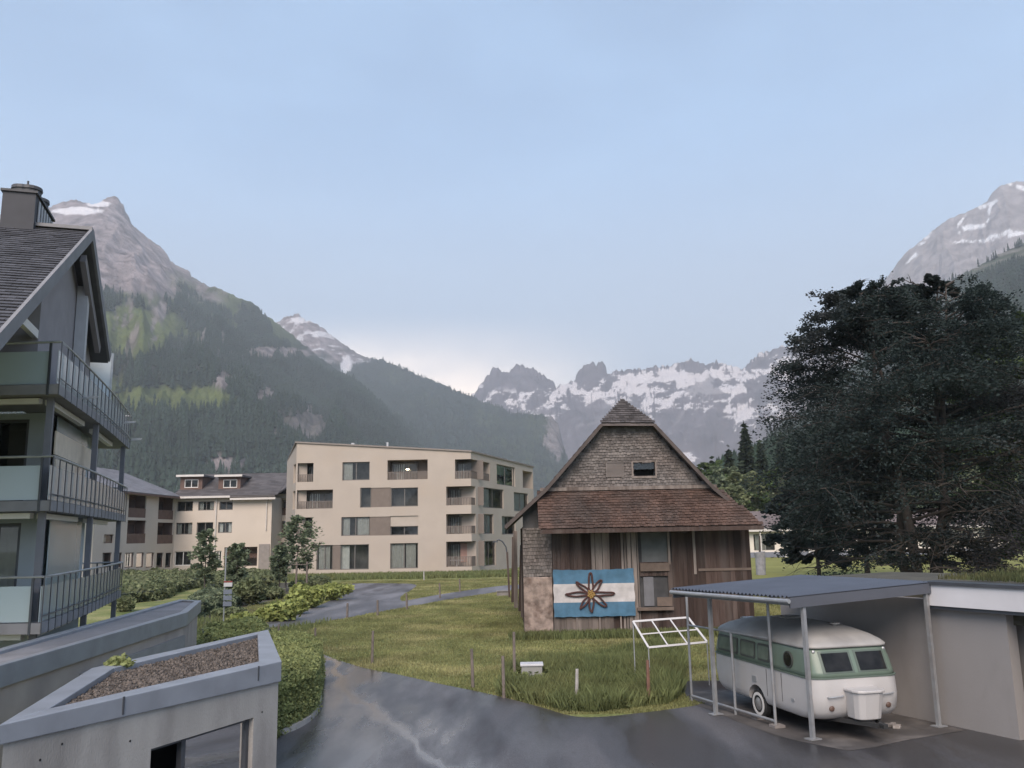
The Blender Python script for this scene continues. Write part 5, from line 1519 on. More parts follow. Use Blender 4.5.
for k in range(8):
    t = rad(90 + k * 45 + (6 if k % 2 else 0)); Lp = (.86 if k in (0, 2, 6) else .72) * random.uniform(.92, 1.08); wp = .085 * random.uniform(.8, 1.2)
    if k == 2: Lp = 1.0
    pts = []
    for q in range(21):
        s = 2 * math.pi * q / 20
        a = .12 + (Lp - .12) * (1 - math.cos(s)) / 2; b = wp * math.sin(s) * (1.25 - .55 * (1 - math.cos(s)) / 2) + .012 * math.sin(3.1 * s + k)
        pts.append(fl.P(cu + a * math.cos(t) - b * math.sin(t), cz + a * math.sin(t) + b * math.cos(t), .05))
    m.tube(pts, .038, 6, cap=False)
m.build('twig_petals', mat('twig_brown', (0.058, 0.024, 0.021), .85, .2, 5), ban)
m = MB()
for k in range(16):
    a, r_ = k * 2.4, .028 * math.sqrt(k) * 1.3
    p = fl.P(cu + r_ * math.cos(a), cz + r_ * math.sin(a), .07); m.lathe(p, (0, -1, 0), [(.0, -.03), (.035, -.02), (.045, .01), (.03, .035), (.0, .045)], 8)
m.build('flower_centre', mat('flower_yellow', (0.26, 0.16, 0.045), .7, .25, 9), ban)
m = MB()
for u in (fl.L * .28, fl.L * .56, fl.L * .82):
    m.fbox(fl, u - .03, .15, u + .03, zf0 + .1, .0 - .06, -.03)
m.build('banner_stake', PLANKG, ban)

# ------------------------------------------------------------------ garage wall on the right
GW = mat('garage_plaster', (0.235, 0.222, 0.215), 0.85, 0.06, 1.0, .15, 40, stain=(0.155, 0.142, 0.135), stain_amt=.7, stain_scale=.6, stretch=(1, 1, .5))
g0_, g1_ = G(890, 713), G(1022, 741)
gd = (g1_ - g0_).to_2d().normalized()
FGW = Fac(g0_.to_2d() - gd * 3.1, g1_.to_2d())
zg = FGW.pix(937, 581)[1]; zf = FGW.pix(940, 605)[1]
gar = thing('garage', (FGW.P(2, 0).x + 2, FGW.P(2, 0).y, 0), 'low rendered garage with white fascia and grassed roof beside the caravan', 'garage')
uend = FGW.pix(1013, 680)[0]
m = MB(); ng = FGW.n
m.fbox(FGW, 0, 0, uend, zf + .1, -.28, 0)
FG2 = Fac(FGW.P(uend, 0, -.6).to_2d(), FGW.P(uend + 7, 0, -.6).to_2d())
m.fbox(FG2, -.3, 0, 7, zf + .1, -.28, 0)
bq = [FGW.P(0, 0, -.28), FGW.P(0, 0, -4), FGW.P(uend + 7, 0, -4), FGW.P(uend + 7, 0, -.88)]
for a, b in zip(bq[:-1], bq[1:]): m.quad((a.x, a.y, 0), (b.x, b.y, 0), (b.x, b.y, zf - .2), (a.x, a.y, zf - .2))
m.build('wall', GW, gar)
m = MB(); m.hexa([FG2.P(.5, .02, .003), FG2.P(3.2, .02, .003), FG2.P(3.2, .02, .05), FG2.P(.5, .02, .05)], [FG2.P(.5, 2.2, .003), FG2.P(3.2, 2.2, .003), FG2.P(3.2, 2.2, .05), FG2.P(.5, 2.2, .05)]); m.build('garage_door', mat('garage_door_grey', (.18, .16, .15), .6, .1, 2), gar)
m = MB(); uf = FGW.pix(931, 592)[0]; m.fbox(FGW, uf, zf, uend + 7, zg - .07, -.2, .22); m.build('fascia', mat('fascia_white', (0.56, 0.55, 0.56), .6, .06, 1.5, stain=(.4, .39, .4), stain_amt=.4), gar)
m = MB(); m.fbox(FGW, uf, zf - .07, uend + 7, zf - .003, -.15, .18); m.fbox(FGW, uf - .05, zg - .067, uend + 7, zg, -.25, .26); m.build('fascia_edge', DKMET, gar)
m = MB(); m.hexa([FGW.P(0, zf - .3, -.21), FGW.P(uend + 7, zf - .3, -.21), FGW.P(uend + 7, zf - .3, -4.1), FGW.P(0, zf - .3, -4.1)], [FGW.P(0, zg - .12, -.27), FGW.P(uend + 7, zg + .03, -.27), FGW.P(uend + 7, zg + .05, -4.1), FGW.P(0, zg - .1, -4.1)]); m.build('flat_roof', BED, gar)

# ------------------------------------------------------------------ carport
CMET = mat('carport_steel', (0.30, 0.31, 0.32), 0.5, 0.12, 5, metal=.4, stain=(.2, .17, .15), stain_amt=.4, stain_scale=3)
CSHEET = mat('carport_sheet_blue', (0.068, 0.078, 0.10), 0.45, 0.12, 1.5, metal=.15, stain=(.05, .057, .075), stain_amt=.5)
CF = mat('carport_fascia_slate', (0.07, 0.075, 0.09), 0.5, 0.08, 2)
def onratio(x, y, p, d):
    r_ = ray(x, y); k = r_.x / r_.y
    s = (k * p[1] - p[0]) / (d.x - k * d.y)
    q = Vector(p) + d * s
    return Vector((q.x, q.y, CAM_H + r_.z / r_.y * q.y))
P1, P2, P3 = G(813, 740), G(716, 715), G(939, 727)
dL = (P2 - P1).to_2d().normalized(); dR = (P3 - P1).to_2d().normalized()
base_ = P1.to_2d() + dL * -.05 - dR * .33
c1 = onratio(790, 597, base_, dL); c2 = onratio(673, 588, base_, dL); c3 = onratio(932, 582, c1.to_2d(), dR)
c1.z = c2.z = (c1.z + c2.z) / 2
c4 = Vector((c2.x + c3.x - c1.x, c2.y + c3.y - c1.y, c3.z + .02))
car = thing('carport', (P1.x, P1.y, 0), 'open steel carport with blue corrugated roof sheltering the caravan', 'carport')
m = MB(); nwv = int((c2 - c1).length / .11); NS = nwv * 8
vs = []
for i in range(NS + 1):
    t = i / NS; h_ = .022 * math.sin(2 * math.pi * t * nwv)
    a, b = c1.lerp(c2, t), c3.lerp(c4, t)
    ex = (a - b).normalized() * .05
    vs += [a + ex + Vector((0, 0, h_)), b + Vector((0, 0, h_)), a + ex + Vector((0, 0, h_ - .006)), b + Vector((0, 0, h_ - .006))]
fs = []
for i in range(NS):
    j = i * 4
    fs += [(j, j + 4, j + 5, j + 1), (j + 2, j + 3, j + 7, j + 6), (j, j + 2, j + 6, j + 4), (j + 1, j + 5, j + 7, j + 3)]
m.add(vs, fs); m.build('roof_sheet', CSHEET, car, smooth=False)
def vz(p, dz): return Vector((p.x, p.y, p.z + dz))
m = MB(); e = (c3 - c1).normalized() * .02
m.beam(vz(c1, -.12) - e, vz(c3, -.12), .04, .20); m.build('fascia', CF, car)
m = MB(); m.beam(vz(c2, -.15), vz(c4, -.15), .06, .14); m.build('rear_beam', CF, car)
m = MB(); m.tube([vz(c1.lerp(c2, -.01), -.085) - Vector((dR.x, dR.y, 0)) * .06, vz(c2, -.085) - Vector((dR.x, dR.y, 0)) * .06], .045, 10); m.build('gutter', STEEL, car)
m = MB(); off = Vector((dR.x, dR.y, 0)) * .30
m.beam(vz(c1, -.14) + off, vz(c2, -.14) + off, .06, .12)
for t in (.25, .5, .75):
    a, b = c1.lerp(c2, t), c3.lerp(c4, t); m.beam(vz(a, -.06) + off, vz(b, -.06), .05, .06)
m.build('rafters', CMET, car)
def rz_at(p):
    q = Vector((p[0], p[1])) - c1.to_2d()
    t = q.dot(dR) / (c3 - c1).to_2d().length
    return c1.z + (c3.z - c1.z) * t - .1
for p in (P1, P2, P3):
    m = MB(); z = rz_at(p) - .02
    m.beam((p.x, p.y, .02), (p.x, p.y, z), .075, .075, up=V2(dL, 0))
    po = m.build('post', CMET, car)
    f_ = MB(); f_.box((p.x, p.y, .012), .26, .2, .02, .4); f_.build('foot_plate', CMET, po)
Q1, Q3 = G(692, 701), G(776, 727.5)
qd = (Q3 - Q1)
for t, h in ((0, 2.45), (.56, 1.75), (1, 2.5)):
    p = Q1 + qd * t
    m = MB(); m.tube([(p.x, p.y, .0), (p.x, p.y, h)], .03, 8); m.build('side_post', CMET, car)
m = MB(); m.tube([Q1 + Vector((0, 0, .12)), Q3 + Vector((0, 0, .12))], .03, 8); m.build('bottom_rail', CMET, car)
m = MB(); m.tube([Q1 + Vector((0, 0, 1.75)), Q3 + Vector((0, 0, 1.75))], .022, 8); m.build('cross_rail', CMET, car)
for p in (Q3, Q3 + Vector((-.15, .8, 0))):
    m = MB(); m.box((p.x + .02, p.y - .02, .012), .24, .22, .05, .3); m.build('foot_block', mat('foot_concrete', (.2, .18, .17), .9, .2, 5), car)

# ------------------------------------------------------------------ caravan
fdir = Vector((0.227, -0.974)).normalized()
cc = Vector((6.17, 19.28))
cara = thing('caravan', (cc.x, cc.y, 0), 'vintage white and mint green caravan with rounded roof under the carport', 'caravan', rz=math.atan2(fdir.y, fdir.x))
cara.scale = (1, 1, .965)
RW = [(.36, 1.80, 2.02, .93), (.40, 1.88, 2.14, .965), (.52, 1.99, 2.28, .99), (.80, 2.05, 2.37, .99), (1.17, 2.025, 2.35, .985)]
RG = [(1.17, 2.023, 2.348, .984), (1.28, 1.985, 2.33, .982), (1.45, 1.92, 2.28, .975), (1.66, 1.83, 2.20, .955), (1.74, 1.79, 2.16, .94)]
RT = [(1.72, 1.80, 2.17, .945), (1.725, 1.84, 2.21, .97), (1.765, 1.84, 2.21, .97), (1.83, 1.76, 2.14, .92), (1.92, 1.57, 1.96, .82), (2.01, 1.27, 1.66, .67), (2.08, .92, 1.25, .48), (2.12, .5, .75, .27), (2.13, .12, .2, .07)]
def outline(af, ar_, b, r=.36, n=9):
    r = min(r, b * .6, af * .6); pts = []
    for (sx, sy, a0) in ((1, -1, -90), (1, 1, 0), (-1, 1, 90), (-1, -1, 180)):
        cx_ = (af - r) if sx > 0 else -(ar_ - r); cy_ = sy * (b - r)
        for k in range(n + 1):
            t = rad(a0 + 90 * k / n); pts.append((cx_ + r * math.cos(t), cy_ + r * math.sin(t)))
    return pts
class LMB(MB):
    """built in the caravan's own axes"""
    def build(s, name, mat_, parent, **k):
        root = parent
        while root.parent: root = root.parent
        R_ = Matrix.Translation(root.location) 
        s.v = [tuple(Vector(x) + root.location) for x in s.v]
        return MB.build(s, name, mat_, parent, **k)
def loft(rings, capb=True, capt=True):
    m = LMB(); n = None; vs, fs = [], []
    for z, af, ar_, b in rings:
        o = outline(af, ar_, b); n = len(o); vs += [(x, y, z) for x, y in o]
    for i in range(len(rings) - 1):
        for k in range(n): fs.append((i*n + k, i*n + (k+1) % n, (i+1)*n + (k+1) % n, (i+1)*n + k))
    if capb: fs.append(tuple(range(n))[::-1])
    if capt: fs.append(tuple(range((len(rings)-1)*n, len(rings)*n)))
    m.add(vs, fs); return m
CW = mat('caravan_white', (0.44, 0.425, 0.415), 0.4, 0.08, 2, stain=(.34, .32, .305), stain_amt=.45, stain_scale=2.0)
CG = mat('caravan_green', (0.122, 0.165, 0.128), 0.38, 0.06, 2, stain=(.12, .16, .13), stain_amt=.4, stain_scale=2)
CR = mat('caravan_roof_cream', (0.29, 0.28, 0.265), 0.55, 0.10, 2, stain=(.21, .203, .195), stain_amt=.6, stain_scale=1.5)
CDK = mat('caravan_dark', (0.02, 0.02, 0.02), 0.7, 0.2)
body = loft(RW).build('body', CW, cara, smooth=True)
import bmesh
# wheel arches cut out of the body
WX = -0.22
cut = MB(); cut.tube([(WX, -1.3, .30), (WX, 1.3, .30)], .39, 24)
co_ = cut.build('cutter', None)
bmod = body.modifiers.new('arch', 'BOOLEAN'); bmod.object = co_; bmod.operation = 'DIFFERENCE'; bmod.solver = 'EXACT'
co_.location = cara.location; co_.rotation_euler = cara.rotation_euler
bpy.context.view_layer.update()
dg = bpy.context.evaluated_depsgraph_get()
nm = bpy.data.meshes.new_from_object(body.evaluated_get(dg))
body.modifiers.clear(); body.data = nm
bpy.data.objects.remove(co_)
for attr in [a for a in nm.attributes if a.name == 'sharp_edge']: pass
try: nm.shade_smooth(); nm.set_sharp_from_angle(angle=rad(40))
except Exception: pass
loft(RG).build('upper_body', CG, cara, smooth=True)
rf_ = loft(RT).build('roof', CR, cara, smooth=True)
m = loft([(1.155, 2.03, 2.356, .992), (1.16, 2.04, 2.366, 1.002), (1.18, 2.04, 2.366, 1.002), (1.185, 2.03, 2.356, .992)], True, True); m.build('belt_trim', mat('caravan_trim', (.10, .13, .105), .5, .1), cara)
def prof_at(z, R):
    for (z0, *a), (z1, *b) in zip(R[:-1], R[1:]):
        if z0 <= z <= z1:
            t = (z - z0) / (z1 - z0); return [p + (q - p) * t for p, q in zip(a, b)]
    return R[-1][1:]
def front_pt(y, z, off=0.0):
    af, ar_, b = prof_at(z, RG if z >= 1.17 else RW); r = .36
    yy = abs(y) - (b - r)
    x = af if yy <= 0 else af - r + math.sqrt(max(r*r - yy*yy, 0))
    return (x + off, y, z)
WIN = mat('caravan_window_dark', (0.016, 0.016, 0.016), 0.12, 0.6, 3, spec=.18)
GASK = mat('caravan_gasket', (0.085, 0.11, 0.09), .5, .1)
for y0, y1 in ((-.72, -.04), (.04, .72)):
    def strip(y0, y1, z0, z1, off, m):
        n = 10; vs = []
        for i in range(n + 1):
            y = y0 + (y1 - y0) * i / n
            for z in (z0, z1): vs.append(front_pt(y, z, off))
            for z in (z0, z1): vs.append(front_pt(y, z, off - .02))
        fs = []
        for i in range(n):
            a, b = i * 4, i * 4 + 4; fs += [(a, b, b + 1, a + 1), (a + 2, a + 3, b + 3, b + 2), (a, a + 2, b + 2, b), (a + 1, b + 1, b + 3, a + 3)]
        fs += [(0, 1, 3, 2), (n*4, n*4 + 2, n*4 + 3, n*4 + 1)]
        m.add(vs, fs)
    m = LMB(); strip(y0, y1, 1.26, 1.67, .010, m); wo = m.build('front_window', GASK, cara, smooth=False)
    m = LMB(); strip(y0 + .05, y1 - .05, 1.295, 1.635, .022, m); m.build('pane', WIN, wo)
sd2 = Vector((-(-fdir.y), -(fdir.x)))   # outward on the visible side
sd2 = Vector((fdir.y, -fdir.x))
FCS = Fac(cc - fdir * 2.05 + sd2 * 1.0, cc + fdir * 2.05 + sd2 * 1.0)
def CS(x0, y0, x1, y1):
    r = FCS.rect(x0 * .3516 + 600, y0 * .3516 + 560, x1 * .3516 + 600, y1 * .3516 + 560); return (r[0] - 2.05, r[1], r[2] - 2.05, r[3])
def rrect(x0, z0, x1, z1, r, n=5):
    o = []
    for (cx_, cz_, a0) in ((x1 - r, z0 + r, -90), (x1 - r, z1 - r, 0), (x0 + r, z1 - r, 90), (x0 + r, z0 + r, 180)):
        for k in range(n + 1): t = rad(a0 + 90 * k / n); o.append((cx_ + r * math.cos(t), cz_ + r * math.sin(t)))
    return o
SGN = -1.0 if Vector((math.cos(math.atan2(fdir.y, fdir.x) - math.pi/2), math.sin(math.atan2(fdir.y, fdir.x) - math.pi/2))).dot(sd2) > 0 else 1.0
def side_plate(r, rr, d0, d1, name, mt, par):
    m = LMB(); o = rrect(*r, rr)
    m.hexa([(x, SGN * (prof_at(z, RG if z > 1.17 else RW)[2] + d0), z) for x, z in o], [(x, SGN * (prof_at(z, RG if z > 1.17 else RW)[2] + d1), z) for x, z in o])
    return m.build(name, mt, par)
WINS = mat('caravan_side_window', (0.115, 0.145, 0.12), 0.12, 0.25, 3)
for r in ((335, 218, 389, 268), (397, 228, 438, 279), (446, 238, 479, 288)):
    q = CS(*r); q = (q[0], 1.27, q[2], 1.64)
    wo = side_plate(q, .05, -.01, .014, 'side_window', mat('caravan_window_rubber', (.05, .055, .05), .6, .1), cara)
    side_plate((q[0] + .045, q[1] + .045, q[2] - .045, q[3] - .045), .04, .012, .022, 'pane', WINS, wo)
q = CS(519, 248, 547, 294); cxx, czz = (q[0] + q[2]) / 2, 1.45
m = LMB(); m.lathe((cxx, SGN * .975, czz), (0, SGN, 0), [(.17, 0), (.17, .03), (.145, .032), (.14, .02)], 24); po = m.build('porthole', mat('caravan_window_rubber', (.05, .055, .05), .6, .1), cara)
m = LMB(); m.lathe((cxx, SGN * .99, czz), (0, SGN, 0), [(.138, 0), (.138, .018)], 24); m.build('pane', WIN, po)
q = CS(433, 326, 445, 346); side_plate((q[0], .78, q[2], .90), .02, -.01, .02, 'grab_handle', STEEL, cara)
side_plate((1.2, .62, 1.32, .68), .02, -.01, .012, 'side_marker', STEEL, cara)
# door line on the side
for x in (.25, .85):
    m = LMB(); m.hexa([(x, SGN * .985, .55), (x + .012, SGN * .985, .55), (x + .012, SGN * .993, .55), (x, SGN * .993, .55)], [(x, SGN * .985, 1.12), (x + .012, SGN * .985, 1.12), (x + .012, SGN * .993, 1.12), (x, SGN * .993, 1.12)]); m.build('door_seam', CDK, cara)
for s in (SGN, -SGN):
    m = LMB(); m.lathe((WX, s * .80, .305), (0, s, 0), [(.20, 0), (.29, .005), (.305, .03), (.305, .13), (.29, .155), (.20, .16)], 28); wh = m.build('wheel', mat('tyre_black', (.018, .018, .018), .8, .15), cara)
    m = LMB(); m.lathe((WX, s * .955, .305), (0, s, 0), [(.245, 0), (.245, .012), (.185, .014), (.185, 0)], 28); m.build('white_wall', mat('tyre_white', (.62, .6, .57), .6, .08), wh)
    m = LMB(); m.lathe((WX, s * .93, .305), (0, s, 0), [(.18, 0), (.18, .03), (.15, .025), (.10, .04), (.06, .055), (.01, .06)], 24); m.build('hub_cap', mat('hub_cap_metal', (.45, .44, .43), .35, .1, metal=.7), wh)
m = LMB(); m.box((WX, 0, .28), .08, 1.7, .06); m.box((0, 0, .30), 3.4, .9, .06); m.build('chassis', CDK, cara)
m = LMB(); m.box((WX, SGN * .60, .32), .8, .3, .4); m.box((WX, -SGN * .60, .32), .8, .3, .4); m.build('wheel_box', CDK, cara)
# gas locker on the drawbar
def lock_poly(x0, x1, w_, r): 
    return [(x0, -w_), (x1 - r, -w_), (x1 - r * .3, -w_ + r * .3), (x1, -w_ + r), (x1, w_ - r), (x1 - r * .3, w_ - r * .3), (x1 - r, w_), (x0, w_)]
ly = -.02
m = LMB(); a = lock_poly(2.0, 2.38, .27, .14); b = lock_poly(1.98, 2.46, .31, .16)
m.hexa([(x, y + ly, .42) for x, y in a], [(x, y + ly, .93) for x, y in b]); lk = m.build('gas_locker', CW, cara, bevel=.02)
m = LMB(); b2 = lock_poly(1.97, 2.49, .34, .17); m.hexa([(x, y + ly, .932) for x, y in b2], [(x, y + ly, .985) for x, y in b2]); m.build('locker_lid', CW, lk, bevel=.015)
for y in (-.55, .55):
    m = LMB(); m.tube([front_pt(y - .16, .82, -.01), front_pt(y - .16, .82, .05), front_pt(y + .16, .84, .05), front_pt(y + .16, .84, -.01)], .014, 6); m.build('grab_handle', STEEL, cara)
for y in (-.62, .62):
    m = LMB(); m.lathe(front_pt(y, .60, -.015), (1, 0, 0), [(.055, 0), (.055, .03), (.02, .045)], 12); m.build('reflector', mat('reflector_amber', (.10, .06, .045), .4, .1), cara)
for y in (.78, -.78):
    m = LMB(); m.lathe(front_pt(y, 1.66, -.02), (1, 0, .1), [(.035, 0), (.035, .03), (.01, .045)], 10); m.build('marker_lamp', STEEL, cara)
m = LMB(); m.beam((1.6, .5, .34), (2.62, .03, .36), .06, .08); m.beam((1.6, -.5, .34), (2.62, -.03, .36), .06, .08); m.box((2.65, 0, .33), .2, .09, .08); db = m.build('drawbar', CDK, cara)
m = LMB(); m.box((-.35, 0, 2.09), .5, .45, .07); m.build('roof_hatch', CR, rf_, bevel=.015)
m = LMB(); m.lathe((.95, .28, 2.03), (0, 0, 1), [(.05, 0), (.05, .06), (.11, .065), (.11, .09), (.03, .10)], 14); m.build('roof_vent', CR, rf_)
m = LMB(); m.box((-1.5, -.35, 1.98), .35, .3, .06); m.build('roof_hatch', STEEL, rf_)
# bits on the floor by the drawbar
p = G(893, 727); m = MB()
for k in range(5): m.box((p.x + random.uniform(-.2, .2), p.y + random.uniform(-.15, .15), .012), random.uniform(.1, .22), random.uniform(.08, .14), random.uniform(.03, .07), random.uniform(0, 3))
o = m.build('chock_pile', mat('chock_stone', (.3, .27, .25), .9, .2, 5)); tag(o, 'small heap of pale stone chocks below the garage wall', 'stones')

# ------------------------------------------------------------------ fence posts, white frame, box, sign, lamp
POSTM = mat('fence_post_wood', (0.15, 0.125, 0.11), .9, .25, 6, .3, 40)
POSTL = mat('fence_post_pale', (0.36, 0.34, 0.32), .85, .2, 6)
POSTR = mat('fence_post_rust', (0.16, 0.085, 0.06), .85, .25, 6)
fence = [(473, 688, 649, POSTM, 'thin grey fence post on the meadow beside the wet road'), (504, 698, 656, POSTM, 'dark fence post at the left end of the tall grass'),
    (514.5, 681, 632, POSTM, 'tall thin fence post just behind the tall grass clump'), (576.5, 705, 669, POSTL, 'pale grey fence stub in the middle of the tall grass'),
    (649, 705, 660, POSTR, 'rusty brown post below the white metal frame'), (315, 644, 628, POSTM, 'short post directly above the hedge corner'),
    (372, 664, 631, POSTM, 'dark post at the meadow edge where the wet road narrows'), (347, 618, 603, POSTM, 'first post along the upper drive right of the shrubs'),
    (377.6, 616, 600, POSTM, 'second post along the upper drive, darkest one'), (407, 610, 593, POSTM, 'third post along the upper drive towards the barn'),
    (278, 635, 624, POSTM, 'post half hidden behind the annex coping'), (440, 598, 583, POSTM, 'far post where the drive branches to the barn'), (460, 592, 579, POSTM, 'farthest post on the lawn before the apartment block'),
    (424, 581, 571, POSTL, 'pale tripod stake on the lawn below the apartment block')]
for x, yb, yt, mt, lab in fence:
    b = G(x, yb); h = V(x, yt, b.y).z
    m = MB(); r = .045 if b.y < 40 else .06
    lean = random.uniform(-.04, .04)
    m.tube([(b.x, b.y, -.1), (b.x + lean * .5, b.y, h * .5), (b.x + lean, b.y, h)], [r, r * .95, r * .85], 7)
    o = m.build('fence_post', mt); tag(o, lab, 'fence post', 'fence posts along the meadow')
b = G(253, 633); m = MB(); m.beam((b.x, b.y, 0), (b.x + .12, b.y, V(253, 617, b.y).z), .16, .08); tag(m.build('marker_stake', POSTL), 'leaning pale stake beside the yellow shrubs near the annex', 'stake')
# white frame on short legs
Yt, Yb2 = 23.9, 23.3
q = [V(633, 621.5, Yt), V(688, 617.5, Yt), V(707, 642, Yb2), V(648.5, 647.5, Yb2)]
fr = thing('frame_rack', ((q[0].x + q[1].x) / 2, Yt, 0), 'white metal grid frame of six panes leaning above the tall grass', 'metal frame')
m = MB()
for a, b in ((0, 1), (1, 2), (2, 3), (3, 0)): m.beam(q[a], q[b], .05, .05, up=(0, -1, .3))
m.build('frame', mat('frame_white', (.46, .455, .46), .5, .06), fr)
m = MB()
for t in (1/3, 2/3): m.beam(q[0].lerp(q[1], t), q[3].lerp(q[2], t), .035, .035, up=(0, -1, .3))
m.beam(q[0].lerp(q[3], .5), q[1].lerp(q[2], .5), .03, .03, up=(0, -1, .3))
m.build('grid_bars', mat('frame_white', (.46, .455, .46)), fr)
for a in q:
    m = MB(); m.tube([(a.x, a.y, 0), (a.x, a.y, a.z)], .016, 6); m.build('leg', STEEL, fr)
b = G(532, 681); w_ = (V(544, 681, b.y).x - V(521, 681, b.y).x); zt = V(532, 663, b.y).z
bx = thing('utility_box', (b.x, b.y, 0), 'small grey utility box with white lid in the grass', 'utility box')
m = MB(); m.box((b.x, b.y, 0), w_ * .9, .4, zt - .06); m.build('body', mat('box_grey', (.26, .26, .25), .7, .12, 4), bx, bevel=.01)
m = MB(); m.box((b.x, b.y, zt - .058), w_, .46, .06); m.build('lid', mat('box_lid_white', (.5, .5, .52), .5, .06), bx, bevel=.012)
b = G(223, 634); sg = thing('sign_post', (b.x, b.y, 0), 'slim pale post carrying a column of small sign plates by the path', 'sign')
zt = V(223, 548, b.y).z
m = MB(); m.tube([(b.x, b.y, 0), (b.x, b.y, zt)], .03, 8); m.build('pole', STEEL, sg)
ys = [(581, 582.3, (.25, .05, .045)), (582.6, 586.5, (.5, .5, .5)), (589.5, 594, (.16, .18, .22)), (595.5, 600, (.16, .18, .22)), (601.5, 606, (.16, .18, .22))]
for i, (ya, yb, c) in enumerate(ys):
    za, zb = V(228, ya, b.y).z, V(228, yb, b.y).z; xa, xb = V(224, 590, b.y).x, V(232.5, 590, b.y).x
    m = MB(); m.hexa([(xa, b.y - .07, zb), (xb, b.y - .07, zb), (xb, b.y - .04, zb), (xa, b.y - .04, zb)], [(xa, b.y - .07, za), (xb, b.y - .07, za), (xb, b.y - .04, za), (xa, b.y - .04, za)])
    m.build('sign_plate', mat('plate_%s' % ('red', 'white', 'slate', 'slate', 'slate')[i], c, .5, .05), sg)
b = G(509, 592); lp = thing('street_lamp', (b.x, b.y, 0), 'thin curved street lamp beside the barn left wall', 'street lamp')
Yl = b.y; pts = [(b.x, b.y, 0)] + [V(x, y, Yl) for x, y in ((508.3, 570), (507.5, 556), (506, 547), (502.5, 541.5), (499, 539.8), (496.5, 540.3))]
m = MB(); m.tube(pts, .05, 8); m.build('pole', DKMET, lp)
p = V(496, 541, Yl); m = MB(); m.box((p.x - .05, p.y, p.z - .1), .35, .16, .09); m.build('lamp_head', DKMET, lp)
BOXD = mat('trough_stone', (.2, .185, .175), .9, .2, 4); b = G(503, 596); m = MB(); m.box((b.x, b.y, 0), .8, .6, .3); m.box((b.x, b.y, .302), .9, .7, .05); tag(m.build('trough', BOXD), 'low pale trough at the foot of the curved lamp', 'trough')

# ------------------------------------------------------------------ low pavilion across the lawn
YP = 124.0
FP = Fac(V(748, 540, YP).to_2d(), V(1012, 540, YP).to_2d())
pav = thing('pavilion', (FP.P(FP.L / 2, 0).x, YP, 0), 'long low white pavilion with brown roof across the lawn behind the tree', 'pavilion')
zpe = FP.pix(770, 530.5)[1]; zpr = FP.pix(770, 519)[1] + 1.0
op_ = []
u = .8
while u < FP.L - 3:
    w_ = random.choice((1.6, 2.2, 3.0)); op_.append((u, 1.0, u + w_, zpe - .5)); u += w_ + random.choice((.8, 1.4))
m = MB(); wall_holes(m, FP, 0, FP.L, 0, zpe, [o + (.25,) for o in op_]); 
m.build('wall', mat('pavilion_wall', (.62, .57, .5), .9, .06, .3), pav)
for o in op_: make_window(pav, FP, o, .2, 1, 0, .09, FRAME, None, [(.1, .6, .1)])
m = MB(); m.fbox(FP, -.3, 0, FP.L, .75, .01, .2); m.build('plinth', mat('pavilion_plinth', (.16, .17, .2), .8, .1, 1), pav)
m = MB(); a = [FP.P(-1.2, zpe, 1.0), FP.P(FP.L + 1, zpe, 1.0), FP.P(FP.L - 1, zpr, -5), FP.P(1, zpr, -5)]; m.hexa(a, [p + Vector((0, 0, .25)) for p in a])
a = [FP.P(1, zpr, -5), FP.P(FP.L - 1, zpr, -5), FP.P(FP.L + 1, zpe, -11), FP.P(-1.2, zpe, -11)]; m.hexa(a, [p + Vector((0, 0, .25)) for p in a])
rf = m.build('roof', mat('pavilion_roof', (.12, .095, .09), .85, .15, 1), pav)
m = MB(); m.fbox(FP, -1.2, zpe - .12, FP.L + 1, zpe + .25, 1.0, 1.12); m.build('fascia', FASC, rf)
for k in range(5):
    u = 1.5 + k * 3.4; m = MB(); m.fbox(FP, u, 0, u + .18, zpe - .1, .7, .88); m.build('post', FASC, pav)
# ------------------------------------------------------------------ vegetation
def leaf_cloud(centers, size, rng, up=0.0, aspect=1.7, dirs=None, sag=0.25):
    """one folded leaf (or spray) per centre: 4-vertex diamonds in free orientation. Returns verts, quads."""
    n = len(centers)
    s = size if np.ndim(size) else np.full(n, size)
    s = s * rng.uniform(.6, 1.35, n)
    a = rng.normal(size=(n, 3)) if dirs is None else dirs + rng.normal(size=(n, 3)) * .45
    a[:, 2] *= 0.6
    a /= np.linalg.norm(a, axis=1, keepdims=True)
    b = rng.normal(size=(n, 3)); b[:, 2] += up * 0
    b -= (b * a).sum(1, keepdims=True) * a
    b /= np.linalg.norm(b, axis=1, keepdims=True)
    c = np.cross(a, b)
    L, W = s[:, None] * .5 * aspect, s[:, None] * .5
    v = np.stack([centers - a * L, centers + b * W + c * W * sag, centers + a * L, centers - b * W + c * W * sag], 1)
    q = (np.arange(n) * 4)[:, None] + np.arange(4)[None]
    return v.reshape(-1, 3), q
def leafmat(name, col, col2=None, amt=.6, island=.35, sc=.35, trans=.25, spec=.12):
    return mat(name, col, .8, .25, sc * 2, island=island, stain=col2, stain_amt=amt if col2 else 0, stain_scale=sc, trans=trans, spec=spec)
BARK = mat('bark', (0.06, 0.05, 0.043), .95, .3, 4, .6, 25)

